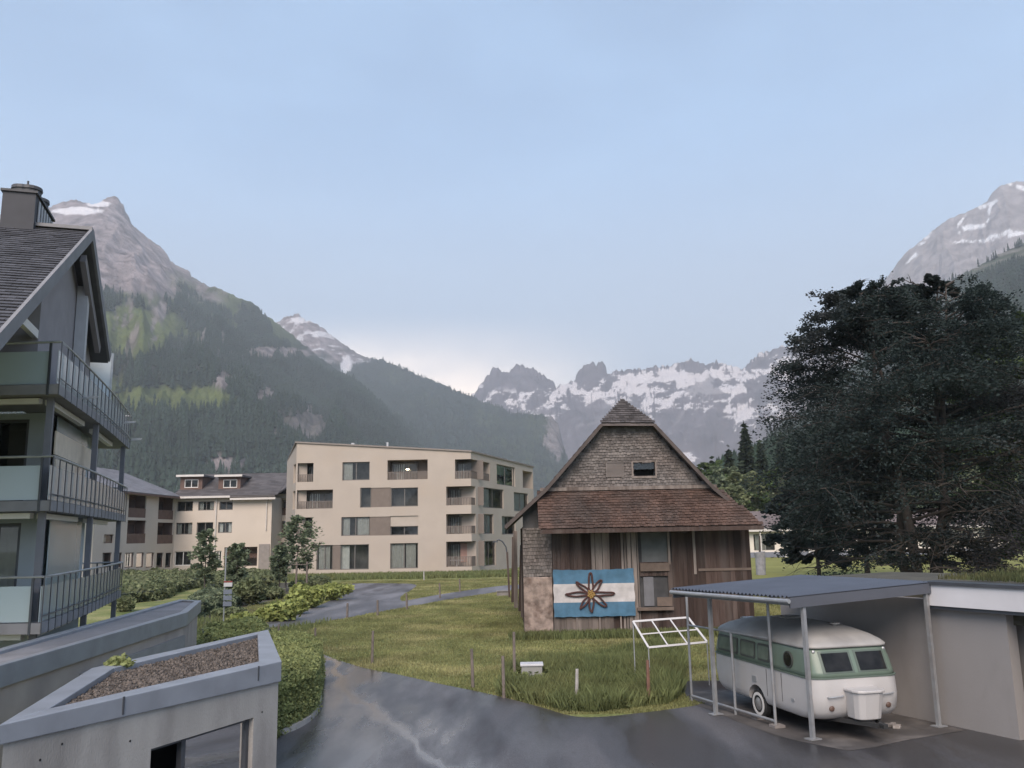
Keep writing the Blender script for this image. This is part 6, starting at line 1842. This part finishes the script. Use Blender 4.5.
def broad_tree(name, loc, h, r, base, rng, label, group, lmat, n_limb=34, n_leaf=16000, leaf=.22, flat=.75, trunk_r=.16, stems=1, spray=0.55, shape=1.0, cat='tree', off=(0, 0), sub=6, tight=1.0, pw=.6, gaps=False):
    """tapered trunk, limbs that fork, and leaves gathered along the forks"""
    root = thing(name, loc, label, cat, group)
    t = MB(); limbs = []
    for s in range(stems):
        a = rng.uniform(0, 6.28); d = 0 if stems == 1 else r * .12
        pts = [Vector((math.cos(a) * d * .5, math.sin(a) * d * .5, -.2))]
        for k in range(1, 8):
            f = k / 7
            pts.append(Vector((math.cos(a) * d * (.5 + 2.0 * f) + rng.normal() * .03 * r, math.sin(a) * d * (.5 + 2.0 * f) + rng.normal() * .03 * r, h * .93 * f)))
        t.tube(pts, [trunk_r * (1.25 if k == 0 else 1) * (1 - .9 * k / 7) for k in range(8)], 8)
        limbs.append(pts)
    C_, D_, S_ = [], [], []
    Rm = r * 1.34
    def dome_z(q):
        return base + (h - base) * max(1 - min(math.hypot(q[0], q[1]) / Rm, 1) ** 2.0, 0) ** .55
    for i in range(n_limb):
        f = base / h + (1 - base / h) * ((i + rng.random()) / n_limb) ** 0.95
        st = limbs[i % stems]; fi = f / .93 * 7; k = min(int(fi), 6); p0 = st[k].lerp(st[k + 1], min(fi - k, 1))
        az = i * 2.39996 + rng.normal() * .3
        g = (f * h - base) / (h - base)
        env = r * (math.sin(math.pi * min(1, (g * .86 + .14)) ** shape) ** pw) * rng.uniform(.72, 1.1)
        if env < .25: env = .25
        el = .15 + .75 * g + rng.normal() * .1
        dirv = Vector((math.cos(az), math.sin(az), 0))
        pts = []
        for k in range(6):
            u = k / 5
            q = p0 + dirv * env * u + Vector((off[0] * u, off[1] * u, 0))
            q.z += env * math.sin(el) * u * .8 - env * .16 * u * u * (1.3 - g) * 1.4
            q += Vector((rng.normal(), rng.normal(), rng.normal() * .5)) * env * .03 * u
            pts.append(q)
        if gaps:
            while len(pts) > 2 and pts[-1].z > dome_z(pts[-1]) - .2: pts.pop()
            while len(pts) < 6: pts.append(pts[-1] + (pts[-1] - pts[-2]) * .05)
        t.tube(pts, [max(.012, trunk_r * .34 * (1 - .85 * k / 5) * (1 - .5 * g)) for k in range(6)], 5)
        for b in range(sub):
            u0 = rng.uniform(.25, 1.0); kk = min(int(u0 * 5), 4); q0 = pts[kk].lerp(pts[kk + 1], u0 * 5 - kk)
            sa = az + rng.choice([-1, 1]) * rng.uniform(.3, 1.1); sl = env * rng.uniform(.16, .36) * spray / .55
            e2 = Vector((math.cos(sa), math.sin(sa), rng.normal() * .22 + .15 * g)) * sl
            m_ = max(4, int(n_leaf / (n_limb * sub)))
            tt = rng.random(m_) ** .8
            c = np.array(q0)[None] + tt[:, None] * np.array(e2)[None] + rng.normal(size=(m_, 3)) * sl * np.array([.17, .17, .17 * flat]) * tight
            c[:, 2] -= tt ** 2 * sl * .25
            C_.append(c); D_.append(np.tile(np.array(e2.normalized()), (m_, 1))); 
            if gaps and (q0 + e2).z > dome_z(q0 + e2) - .25: continue
            t.tube([q0, q0 + e2 * .5, q0 + e2 - Vector((0, 0, sl * .22))], [.02 * trunk_r / .16, .012, .006], 4, cap=False)
    cen = np.concatenate(C_); dr = np.concatenate(D_)
    if gaps:        # see-through pockets low in the crown
        pn = vnoise(cen[:, 0] * .55 + cen[:, 1] * .33 + 7, cen[:, 2] * .6 + cen[:, 1] * .27, 4)
        rad_ = np.hypot(cen[:, 0], cen[:, 1]) / Rm
        dome = base + (h - base) * (1 - np.clip(rad_, 0, 1) ** 2.0) ** .55 * (1.0 + .34 * (vnoise(cen[:, 0] * 1.3 + 40, cen[:, 1] * 1.3 + 40, 8) - .5))
        kp = (cen[:, 2] < dome) & (pn > np.interp(cen[:, 2], [0, 3.5, 6.5, 10, 18], [.56, .56, .42, .20, .10]))
        cen, dr = cen[kp], dr[kp]
    v, q = leaf_cloud(cen, leaf, rng, dirs=dr)
    t.v = [(x + loc[0], y + loc[1], z + loc[2]) for x, y, z in t.v]
    t.build('trunk', BARK, root, smooth=True)
    np_mesh('crown', v, q, lmat, root)
    return root
def shrub(name, loc, rx, ry, h, rng, label, group, lmat, n=2500, leaf=.10, cat='shrub', lump=5, stems=True):
    root = thing(name, loc, label, cat, group)
    cs = [(0, 0, .5 * h, 1.0)] + [(rng.normal() * rx * .45, rng.normal() * ry * .45, h * rng.uniform(.35, .62), rng.uniform(.4, .7)) for _ in range(lump)]
    P_ = []
    for cx_, cy_, cz_, s in cs:
        m_ = int(n * s / sum(c[3] for c in cs))
        d = rng.normal(size=(m_, 3)); d /= np.linalg.norm(d, axis=1, keepdims=True)
        rr = rng.random(m_) ** .35 * rng.normal(1, .10, m_)
        P_.append(np.array([cx_, cy_, cz_]) + d * rr[:, None] * np.array([rx, ry, h * .5]) * s)
    c = np.concatenate(P_); c[:, 2] = np.maximum(c[:, 2], .03)
    v, q = leaf_cloud(c, leaf, rng, aspect=1.6)
    np_mesh('foliage', v, q, lmat, root)
    if stems:
        t = MB()
        for k in range(6):
            a = k * 1.05; t.tube([(loc[0] + .03 * math.cos(a), loc[1] + .03 * math.sin(a), 0), (loc[0] + rx * .5 * math.cos(a), loc[1] + ry * .5 * math.sin(a), h * .7)], [.025, .01], 5)
        t.build('stem', BARK, root)
    return root
R5 = np.random.default_rng(21)
L_DARK = leafmat('leaf_copper_dark', (0.036, 0.049, 0.047), (0.048, 0.041, 0.047), .8, .12, .10, .2, .0)
L_GREEN = leafmat('leaf_green', (0.06, 0.09, 0.036), (0.09, 0.115, 0.045), .7)
L_MID = leafmat('leaf_mid', (0.15, 0.185, 0.115), (0.18, 0.20, 0.125), .7, .35, .35, .35)
L_YEL = leafmat('leaf_yellow_green', (0.28, 0.31, 0.105), (0.20, 0.24, 0.085), .6, .3, 1.2)
L_BUSH = leafmat('leaf_bush_dark', (0.165, 0.19, 0.10), (0.21, 0.215, 0.125), .6, .35, .8, .35)
L_HEDGE = leafmat('leaf_hedge', (0.27, 0.295, 0.125), (0.20, 0.235, 0.10), .7, .3, .9, .35)
L_CON = leafmat('needle_dark', (0.026, 0.038, 0.024), (0.036, 0.048, 0.03), .6, .35, .3, .1)

# the big dark tree, its crown reaching far to the left with feathery sprays
bt = V(925, 570, 46.0)
big = broad_tree('copper_beech', (bt.x, bt.y, 0), 18.2, 7.4, 2.0, np.random.default_rng(4), 'huge dark spreading tree behind the garage roof', None, L_DARK, n_limb=150, n_leaf=400000, leaf=.09, trunk_r=.30, stems=4, spray=1.0, shape=.8, pw=.95, sub=14, tight=.62, flat=.6, gaps=True)
e = broad_tree('broadleaf_tree', (V(1050, 570, 56).x, 56, 0), 17.5, 6.0, 2.5, np.random.default_rng(8), 'brighter green tree at the right edge behind the dark tree', None, L_GREEN, n_limb=60, n_leaf=26000, leaf=.30, trunk_r=.3, spray=.6)
e = broad_tree('broadleaf_tree', (V(818, 570, 62).x, 62, 0), 8.0, 2.7, 1.6, np.random.default_rng(9), 'smaller dark tree with drooping branches left of the huge dark tree', None, L_DARK, n_limb=36, n_leaf=15000, leaf=.26, trunk_r=.16, spray=.7)
e = broad_tree('broadleaf_tree', (V(868, 575, 70).x, 70, 0), 11, 4.2, 2.2, np.random.default_rng(10), 'dark tree standing behind the huge tree near the pavilion', None, L_DARK, n_limb=36, n_leaf=14000, leaf=.3, trunk_r=.2, spray=.7)
# wrapped young trunk between the barn and the pavilion
b = G(761, 575); st = thing('wrapped_trunk', (b.x, b.y, 0), 'young trunk wrapped in grey sheeting right of the barn', 'tree guard')
m = MB(); m.tube([(b.x, b.y, 0), (b.x + .05, b.y, 1.5), (b.x, b.y, V(761, 552, b.y).z)], [.42, .46, .5], 12); m.build('sheeting', mat('sheet_grey', (.25, .25, .27), .6, .2, 3), st)
m = MB(); m.tube([(b.x, b.y, 1), (b.x + .1, b.y, V(761, 536, b.y).z)], [.12, .07], 7); m.build('trunk', BARK, st)

# young garden trees before the hotel and the block
for (x, yb, yt, wpx, lab, seed) in ((204, 597, 529, 20, 'slender young tree before the middle of the hotel', 1), (236, 597, 543, 17, 'small pale young tree left of the hotel entrance', 2),
                                    (297, 590, 515, 32, 'round crowned young tree held by a stake frame before the apartment block', 3), (279, 592, 545, 16, 'thin dark tree between hotel and apartment block', 4)):
    b = G(x, yb); h = V(x, yt, b.y).z; r = wpx / 850 * b.y * .5
    e = broad_tree('young_tree', (b.x, b.y, 0), h, r, h * .28, np.random.default_rng(seed), lab, None, L_MID, n_limb=22, n_leaf=3000, leaf=.16, trunk_r=.055, spray=1.0, sub=7, tight=2.0, flat=1.0)
b = G(297, 591); stk = thing('tree_stake', (b.x, b.y - .3, 0), 'timber stake frame around the young tree by the apartment block', 'tree stake')
for dx in (-.8, 0, .8):
    m = MB(); m.beam((b.x + dx, b.y - .3, 0), (b.x + dx, b.y - .3, 2.2), .12, .12); m.build('stake', PLANKG, stk)
m = MB(); m.beam((b.x - .85, b.y - .38, 2.0), (b.x + .85, b.y - .38, 2.0), .05, .12, up=(0, 1, 0)); m.build('cross_bar', PLANKG, stk)

# shrubs in the bed
for i, (x, yb, wpx, hpx, lab) in enumerate(((331, 601, 26, 17, 'yellow green shrub at the top of the bed nearest the drive bend'), (299, 599, 22, 14, 'small yellow green shrub behind the row'),
        (305, 609, 34, 22, 'broad yellow green shrub in the middle of the row'), (279, 622, 34, 19, 'low wide yellow green shrub above the annex corner'), (240, 628, 24, 13, 'small yellow green shrub at the left end of the row'), (294, 615, 24, 16, 'yellow green shrub overlapping the middle shrubs'), (262, 622, 20, 12, 'dull yellow green tuft beside the leaning stake'))):
    b = G(x, yb); k = b.y / 850
    shrub('yellow_shrub', (b.x, b.y + wpx * k * .3, 0), wpx * k * .5, wpx * k * .42, hpx * k, R5, lab, 'yellow green shrubs along the drive', L_YEL, 2200, .16)
for i, (x, yb, wpx, hpx, lab) in enumerate(((247, 606, 28, 32, 'tall rounded dark bush behind the sign plates'), (268, 600, 28, 15, 'lower grey green bush right of the tall dark bush'), (300, 590, 26, 10, 'dull bush under the staked tree'),
        (212, 606, 24, 15, 'dark bush left of the sign post'), (318, 585, 22, 10, 'small bush by the block wall corner'), (285, 612, 22, 12, 'dark bush behind the yellow shrubs'), (232, 618, 24, 10, 'low dark bush at the foot of the sign'), (122, 612, 18, 18, 'round light bush under the lower balcony end'))):
    b = G(x, yb); k = b.y / 850
    shrub('dark_bush', (b.x, b.y + wpx * k * .3, 0), wpx * k * .5, wpx * k * .42, hpx * k * .85, R5, lab, 'dark bushes in the garden bed', L_BUSH, 3000, .17)
# clipped hedge bounded by the kerb
def hedge(name, poly, h, lab, lmat, n, leaf, rng, wob=.18, cat='hedge'):
    P_ = [Vector(p[:2]) for p in poly]; c = sum(P_, Vector((0, 0))) / len(P_)
    root = thing(name, (c.x, c.y, 0), lab, cat)
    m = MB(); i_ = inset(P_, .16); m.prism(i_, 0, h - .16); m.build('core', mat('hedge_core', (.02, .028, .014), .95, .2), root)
    xs = [p.x for p in P_]; ys = [p.y for p in P_]
    x = rng.uniform(min(xs), max(xs), n * 3); y = rng.uniform(min(ys), max(ys), n * 3)
    k = np_in_poly(x, y, [(p.x, p.y) for p in P_]); x, y = x[k][:n], y[k][:n]
    # distance to the outline rounds the top edge
    d = np.full(len(x), 1e9)
    for a, b in zip(P_, P_[1:] + P_[:1]):
        e = b - a; t = np.clip(((x - a.x) * e.x + (y - a.y) * e.y) / e.length_squared, 0, 1)
        d = np.minimum(d, np.hypot(x - a.x - t * e.x, y - a.y - t * e.y))
    hh = h - .35 * np.clip(1 - d / .55, 0, 1) ** 2 + (fbm(x * .9, y * .9, 3, 5) - .5) * wob * 2
    top = np.stack([x, y, hh + rng.normal(0, .03, len(x))], -1)
    S_ = []
    per = sum((b - a).length for a, b in zip(P_, P_[1:] + P_[:1])); ns = int(n * 1.3)
    for a, b in zip(P_, P_[1:] + P_[:1]):
        mm = int(ns * (b - a).length / per); t = rng.random(mm); z = rng.random(mm) * (h - .2); e = (b - a).normalized(); nn = Vector((e.y, -e.x))
        bul = (fbm(t * (b - a).length * .9 + a.x, z * 1.2 + a.y, 3, 7) - .5) * wob * 2 + rng.normal(0, .03, mm) + .0 - .2 * (z / h) ** 3
        sg = 1 if (a + nn * .1 - c).length > (a - c).length else -1
        S_.append(np.stack([a.x + e.x * t * (b - a).length + nn.x * bul * sg, a.y + e.y * t * (b - a).length + nn.y * bul * sg, z], -1))
    cen = np.concatenate([top] + S_) - np.array([c.x, c.y, 0])
    v, q = leaf_cloud(cen, leaf, rng, aspect=1.5)
    np_mesh('foliage', v, q, lmat, root)
    return root
hp = smooth_line([G(268, 741), G(299, 727), G(314, 715.5), G(319, 704), G(320, 690)], 3) + [G(322, 678).to_2d(), G(310, 672).to_2d(), G(280, 672).to_2d(), G(240, 680).to_2d(), G(225, 715).to_2d()]
hedge('clipped_hedge', hp, 1.25, 'rounded clipped green hedge between the annex and the wet road', L_HEDGE, 34000, .05, R5, .09)
hedge('garden_hedge', [G(x, y) for x, y in ((110, 606), (160, 600), (180, 592), (216, 584), (216, 577), (110, 580))], .8, 'dense dark green hedge in front of the hotel left wing', L_BUSH, 9000, .2, R5, .5)
hedge('garden_hedge', [G(x, y) for x, y in ((205, 596), (225, 592), (275, 587), (275, 580), (216, 580))], .8, 'loose green hedge before the hotel entrance', L_BUSH, 5000, .2, R5, .5)
hedge('garden_hedge', [G(x, y) for x, y in ((185, 620), (225, 612), (240, 606), (240, 600), (190, 606))], .8, 'low hedge behind the long annex corner', L_MID, 4000, .16, R5, .4)
hedge('garden_hedge', [G(x, y) for x, y in ((196, 648), (260, 642), (275, 650), (262, 660), (200, 668))], .9, 'low hedge between the two annexes', L_HEDGE, 6000, .09, R5, .3)
# little succulent growing in the roof gravel
b = G(120, 671, Z1 - .1); shrub('roof_plant', (b.x, b.y, Z1 - .1), .17, .14, .24, R5, 'bright green plant growing in the annex gravel roof', None, L_HEDGE, 500, .05, cat='plant', stems=False)

# spruces and wood beyond the lawn
def conifer(name, loc, h, r, rng, label, group, n=5200):
    root = thing(name, loc, label, 'conifer', group)
    t = MB(); t.tube([(loc[0], loc[1], loc[2] - .3), (loc[0], loc[1], loc[2] + h * .97)], [h * .016, .02], 7); t.build('trunk', BARK, root)
    z = 1 - np.sqrt(rng.random(n)) ; zz = .08 + .92 * z
    tier = np.round(zz * 22) / 22 * .7 + zz * .3
    a = np.round(rng.random(n) * 13 + tier * 40) / 13 * 6.283 + rng.normal(0, .12, n)
    R_ = r * (1 - tier) ** .85 * (.75 + .35 * vnoise(a * 1.5, tier * 30, 3)) + .06
    rr = R_ * rng.random(n) ** .6
    c = np.stack([np.cos(a) * rr, np.sin(a) * rr, tier * h - rr * .32 + rng.normal(0, .01 * h, n)], -1)
    d = np.stack([np.cos(a), np.sin(a), np.full(n, -.3)], -1)
    v, q = leaf_cloud(c, h * .03, rng, aspect=2.2, dirs=d)
    np_mesh('crown', v, q, L_CON, root)
    return root
cf = [conifer('spruce', (0, 0, 0), 20, 3.2, np.random.default_rng(k), '', 'spruces at the edge of the wood') for k in range(3)]
bd = [broad_tree('forest_tree', (0, 0, 0), 14, 4.6, 1.6, np.random.default_rng(60 + k), '', 'leafy trees at the edge of the wood', [L_GREEN, L_MID, L_BUSH][k], n_limb=30, n_leaf=7000, leaf=.5, trunk_r=.22, spray=.8, sub=5) for k in range(3)]
sp_ = [('c', 744, 425, 190, 'tallest pointed spruce beside the barn roof'), ('c', 728, 446, 205, 'spruce left of the tallest one over the barn eave'), ('c', 760, 441, 185, 'spruce right of the tallest one against the dark tree'),
       ('c', 780, 436, 200, 'dark spruce behind the dark tree left sprays'), ('c', 712, 458, 230, 'small far spruce touching the barn roof edge'), ('c', 800, 430, 190, 'spruce hidden behind the dark tree crown'),
       ('b', 705, 462, 170, 'leafy tree just above the barn right eave'), ('b', 724, 466, 160, 'bright leafy tree over the pent roof end'), ('b', 745, 472, 150, 'round leafy tree right of the barn eave'), ('b', 768, 470, 152, 'dense leafy tree above the pavilion left end'),
       ('b', 790, 476, 148, 'leafy tree above the pavilion roof middle'), ('b', 815, 480, 146, 'dull leafy tree behind the drooping branches'), ('b', 845, 470, 150, 'leafy tree behind the huge tree lower crown'), ('b', 880, 465, 155, 'leafy tree behind the huge tree trunk'), ('b', 733, 486, 142, 'low leafy tree touching the pavilion roof corner'), ('b', 758, 492, 140, 'low rounded tree behind the pavilion left roof'),
       ('b', 940, 455, 160, 'leafy tree far behind the huge trunk right side'), ('b', 990, 450, 165, 'leafy tree behind the garage far right')]
used = set()
for i, (k, x, yt, Y, lab) in enumerate(sp_):
    src = (cf if k == 'c' else bd)[i % 3]; h0_ = 20 if k == 'c' else 14
    p = V(x, yt, Y); s = p.z / h0_
    if id(src) not in used:
        used.add(id(src)); src.location = (p.x, Y, 0); src.scale = (s, s, s); src.rotation_euler.z = i; src['label'] = lab
    else: dup(src, (p.x, Y, 0), i * 1.3, s, lab)
# wood behind them as one mass
rg = np.random.default_rng(31); n = 900
x = rg.uniform(40, 330, n); y = rg.uniform(200, 420, n)
kx = 512 + 850 * x / y
ok = (kx > 690) & (kx < 1250)
x, y, kx = x[ok], y[ok], kx[ok]
ht = (530 - np.interp(kx, [690, 715, 745, 800, 1000], [470, 452, 440, 420, 400])) / 850 * y * rg.uniform(.75, 1.0, len(x))
o = cone_wood('forest', np.stack([x, y, np.zeros_like(x)], -1), np.clip(ht + 3, 8, 60), FORM, 8, 3, .2); struct(o, 'stuff')
tag(o, 'dark wood behind the leafy trees right of the barn', 'forest', None, 'stuff')

# ------------------------------------------------------------------ grass
def blades(name, x, y, h, wd, m, lab, rng, z0=0.0, lean=.5):
    n = len(x); a = rng.uniform(0, 6.283, n); h = h * rng.uniform(.5, 1.3, n)
    dx, dy = np.cos(a) * wd * .5, np.sin(a) * wd * .5
    lx, ly = rng.normal(0, lean * .4, n) * h, rng.normal(0, lean * .4, n) * h
    z = np.full(n, z0)
    v = np.stack([np.stack([x - dx, y - dy, z], -1), np.stack([x + dx, y + dy, z], -1), np.stack([x + dx * .7 + lx * .4, y + dy * .7 + ly * .4, z + h * .6], -1), np.stack([x + lx, y + ly, z + h], -1)], 1)
    q = (np.arange(n) * 4)[:, None] + np.array([0, 1, 2, 3])[None]
    o = np_mesh(name, v.reshape(-1, 3), q, m)
    tag(o, lab, 'grass', None, 'stuff'); return o
GR = mat('grass_short', (0.235, 0.24, 0.105), .85, .3, .5, island=.3, stain=(.34, .31, .16), stain_amt=.7, stain_scale=.35, spec=.15, trans=.4)
L_GRASS_ROOF = mat('grass_roof', (0.075, 0.088, 0.04), .85, .3, 1.0, island=.4, stain=(.14, .12, .06), stain_amt=.7, stain_scale=1.2, spec=.15, trans=.2)  # darker than the other grass: the tree's shade is put into the colour
GT = mat('grass_tall', (0.15, 0.175, 0.075), .85, .25, 1.0, island=.22, stain=(.16, .16, .07), stain_amt=.6, stain_scale=.6, spec=.15, trans=.25)
rg = np.random.default_rng(77)
road2 = [(p[0], p[1]) for p in ROAD_POLY]; drive2 = [(p[0], p[1]) for p in DRIVE_POLY]
def free(x, y):
    k = ~np_in_poly(x, y, road2) & ~np_in_poly(x, y, drive2)
    bx0, bx1 = p0_.x, p1_.x
    k &= ~((x > bx0 - .05) & (x < bx1 + .05) & (y > YB - .1))
    for P_ in (polyA, polyB): k &= ~np_in_poly(x, y, [(p.x, p.y) for p in P_])
    return k
n = 520000
y = 20 + 60 * rg.random(n) ** 1.6; x = rg.uniform(-16, 18, n)
px_ = 512 + 850 * x / y
k = free(x, y) & (px_ > 225) & (px_ < 830); x, y = x[k], y[k]
patchy = fbm(x * .5, y * .5, 4, 3)
blades('meadow_grass', x, y, .03 + .07 * patchy, .022 + y * .0007, GR, 'short mown meadow grass between the drive and the barn', rg)
# tall growth along the fence in front of the barn
tall = [G(a, b) for a, b in ((497, 699), (508, 672), (530, 667), (560, 664), (590, 660), (630, 655), (665, 652), (680, 656), (686, 668), (684, 694), (670, 704), (630, 710), (595, 713.5), (565, 713), (535, 705))]
tp = [(p.x, p.y) for p in tall]
xs = [p[0] for p in tp]; ys = [p[1] for p in tp]; n = 170000
x = rg.uniform(min(xs), max(xs), n); y = rg.uniform(min(ys), max(ys), n); k = np_in_poly(x, y, tp) & free(x, y); x, y = x[k], y[k]
blades('tall_grass', x, y, (.14 + .42 * fbm(x * .8, y * .8, 3, 9)) * np.where((np.abs(x - bx.location.x) < .55) & (y < bx.location.y + .3) & (y > bx.location.y - 1.6), .35, 1.0) * rg.uniform(.5, 1.15, len(x)), .010, GT, 'tall uncut grass and weeds around the fence posts by the road', rg, lean=.55)
c = np.stack([x, y], -1)[rg.choice(len(x), 9000)]; cen = np.stack([c[:, 0], c[:, 1], rg.random(9000) * (.1 + .35 * fbm(c[:, 0] * .8, c[:, 1] * .8, 3, 9))], -1)
v, q = leaf_cloud(cen, .075, rg); o = np_mesh('weeds', v, q, GT); tag(o, 'broad leaved weeds mixed into the tall grass by the road', 'weeds', None, 'stuff')
# verge along barn foot, block foot, garage roof
x = rg.uniform(p0_.x - .6, p1_.x, 9000); y = YB - .15 - rg.random(9000) ** 2 * .9
blades('barn_foot_grass', x, y, .28, .03, GT, 'longer grass along the foot of the barn front', rg)
x = rg.uniform(lC.x - 3, cC.x + 12, 26000); y = cC.y - 1.0 - rg.random(26000) * 8
k = free(x, y)
blades('garden_grass', x[k], y[k], .4, .10, GT, 'rough grass strip below the apartment block', rg)
uu = rg.uniform(uf, uend + 7, 15000); dd = rg.uniform(.1, 4, 15000)
gx = FGW.p.x + FGW.e.x * uu - FGW.n.x * dd; gy = FGW.p.y + FGW.e.y * uu - FGW.n.y * dd
blades('roof_grass', gx, gy, .07 + .10 * fbm(uu, dd, 3, 4) + .05 * (dd > 2), .018, L_GRASS_ROOF, 'grass growing on the flat garage roof', rg, z0=zg + .03)
x = rg.uniform(-16, -9, 9000); y = rg.uniform(24, 46, 9000); k = free(x, y)
blades('garden_grass', x[k], y[k], .25, .05, GT, 'grass beside the house under the balconies', rg)
lawn = [G(x, y) for x, y in ((700, 583), (1100, 585), (1100, 556), (748, 556), (700, 560))]
sheet('lawn', lawn, .006, mat('lawn_bright', (0.19, 0.19, 0.065), .95, .15, .2, .4, 6, spec=.1), wob=False)
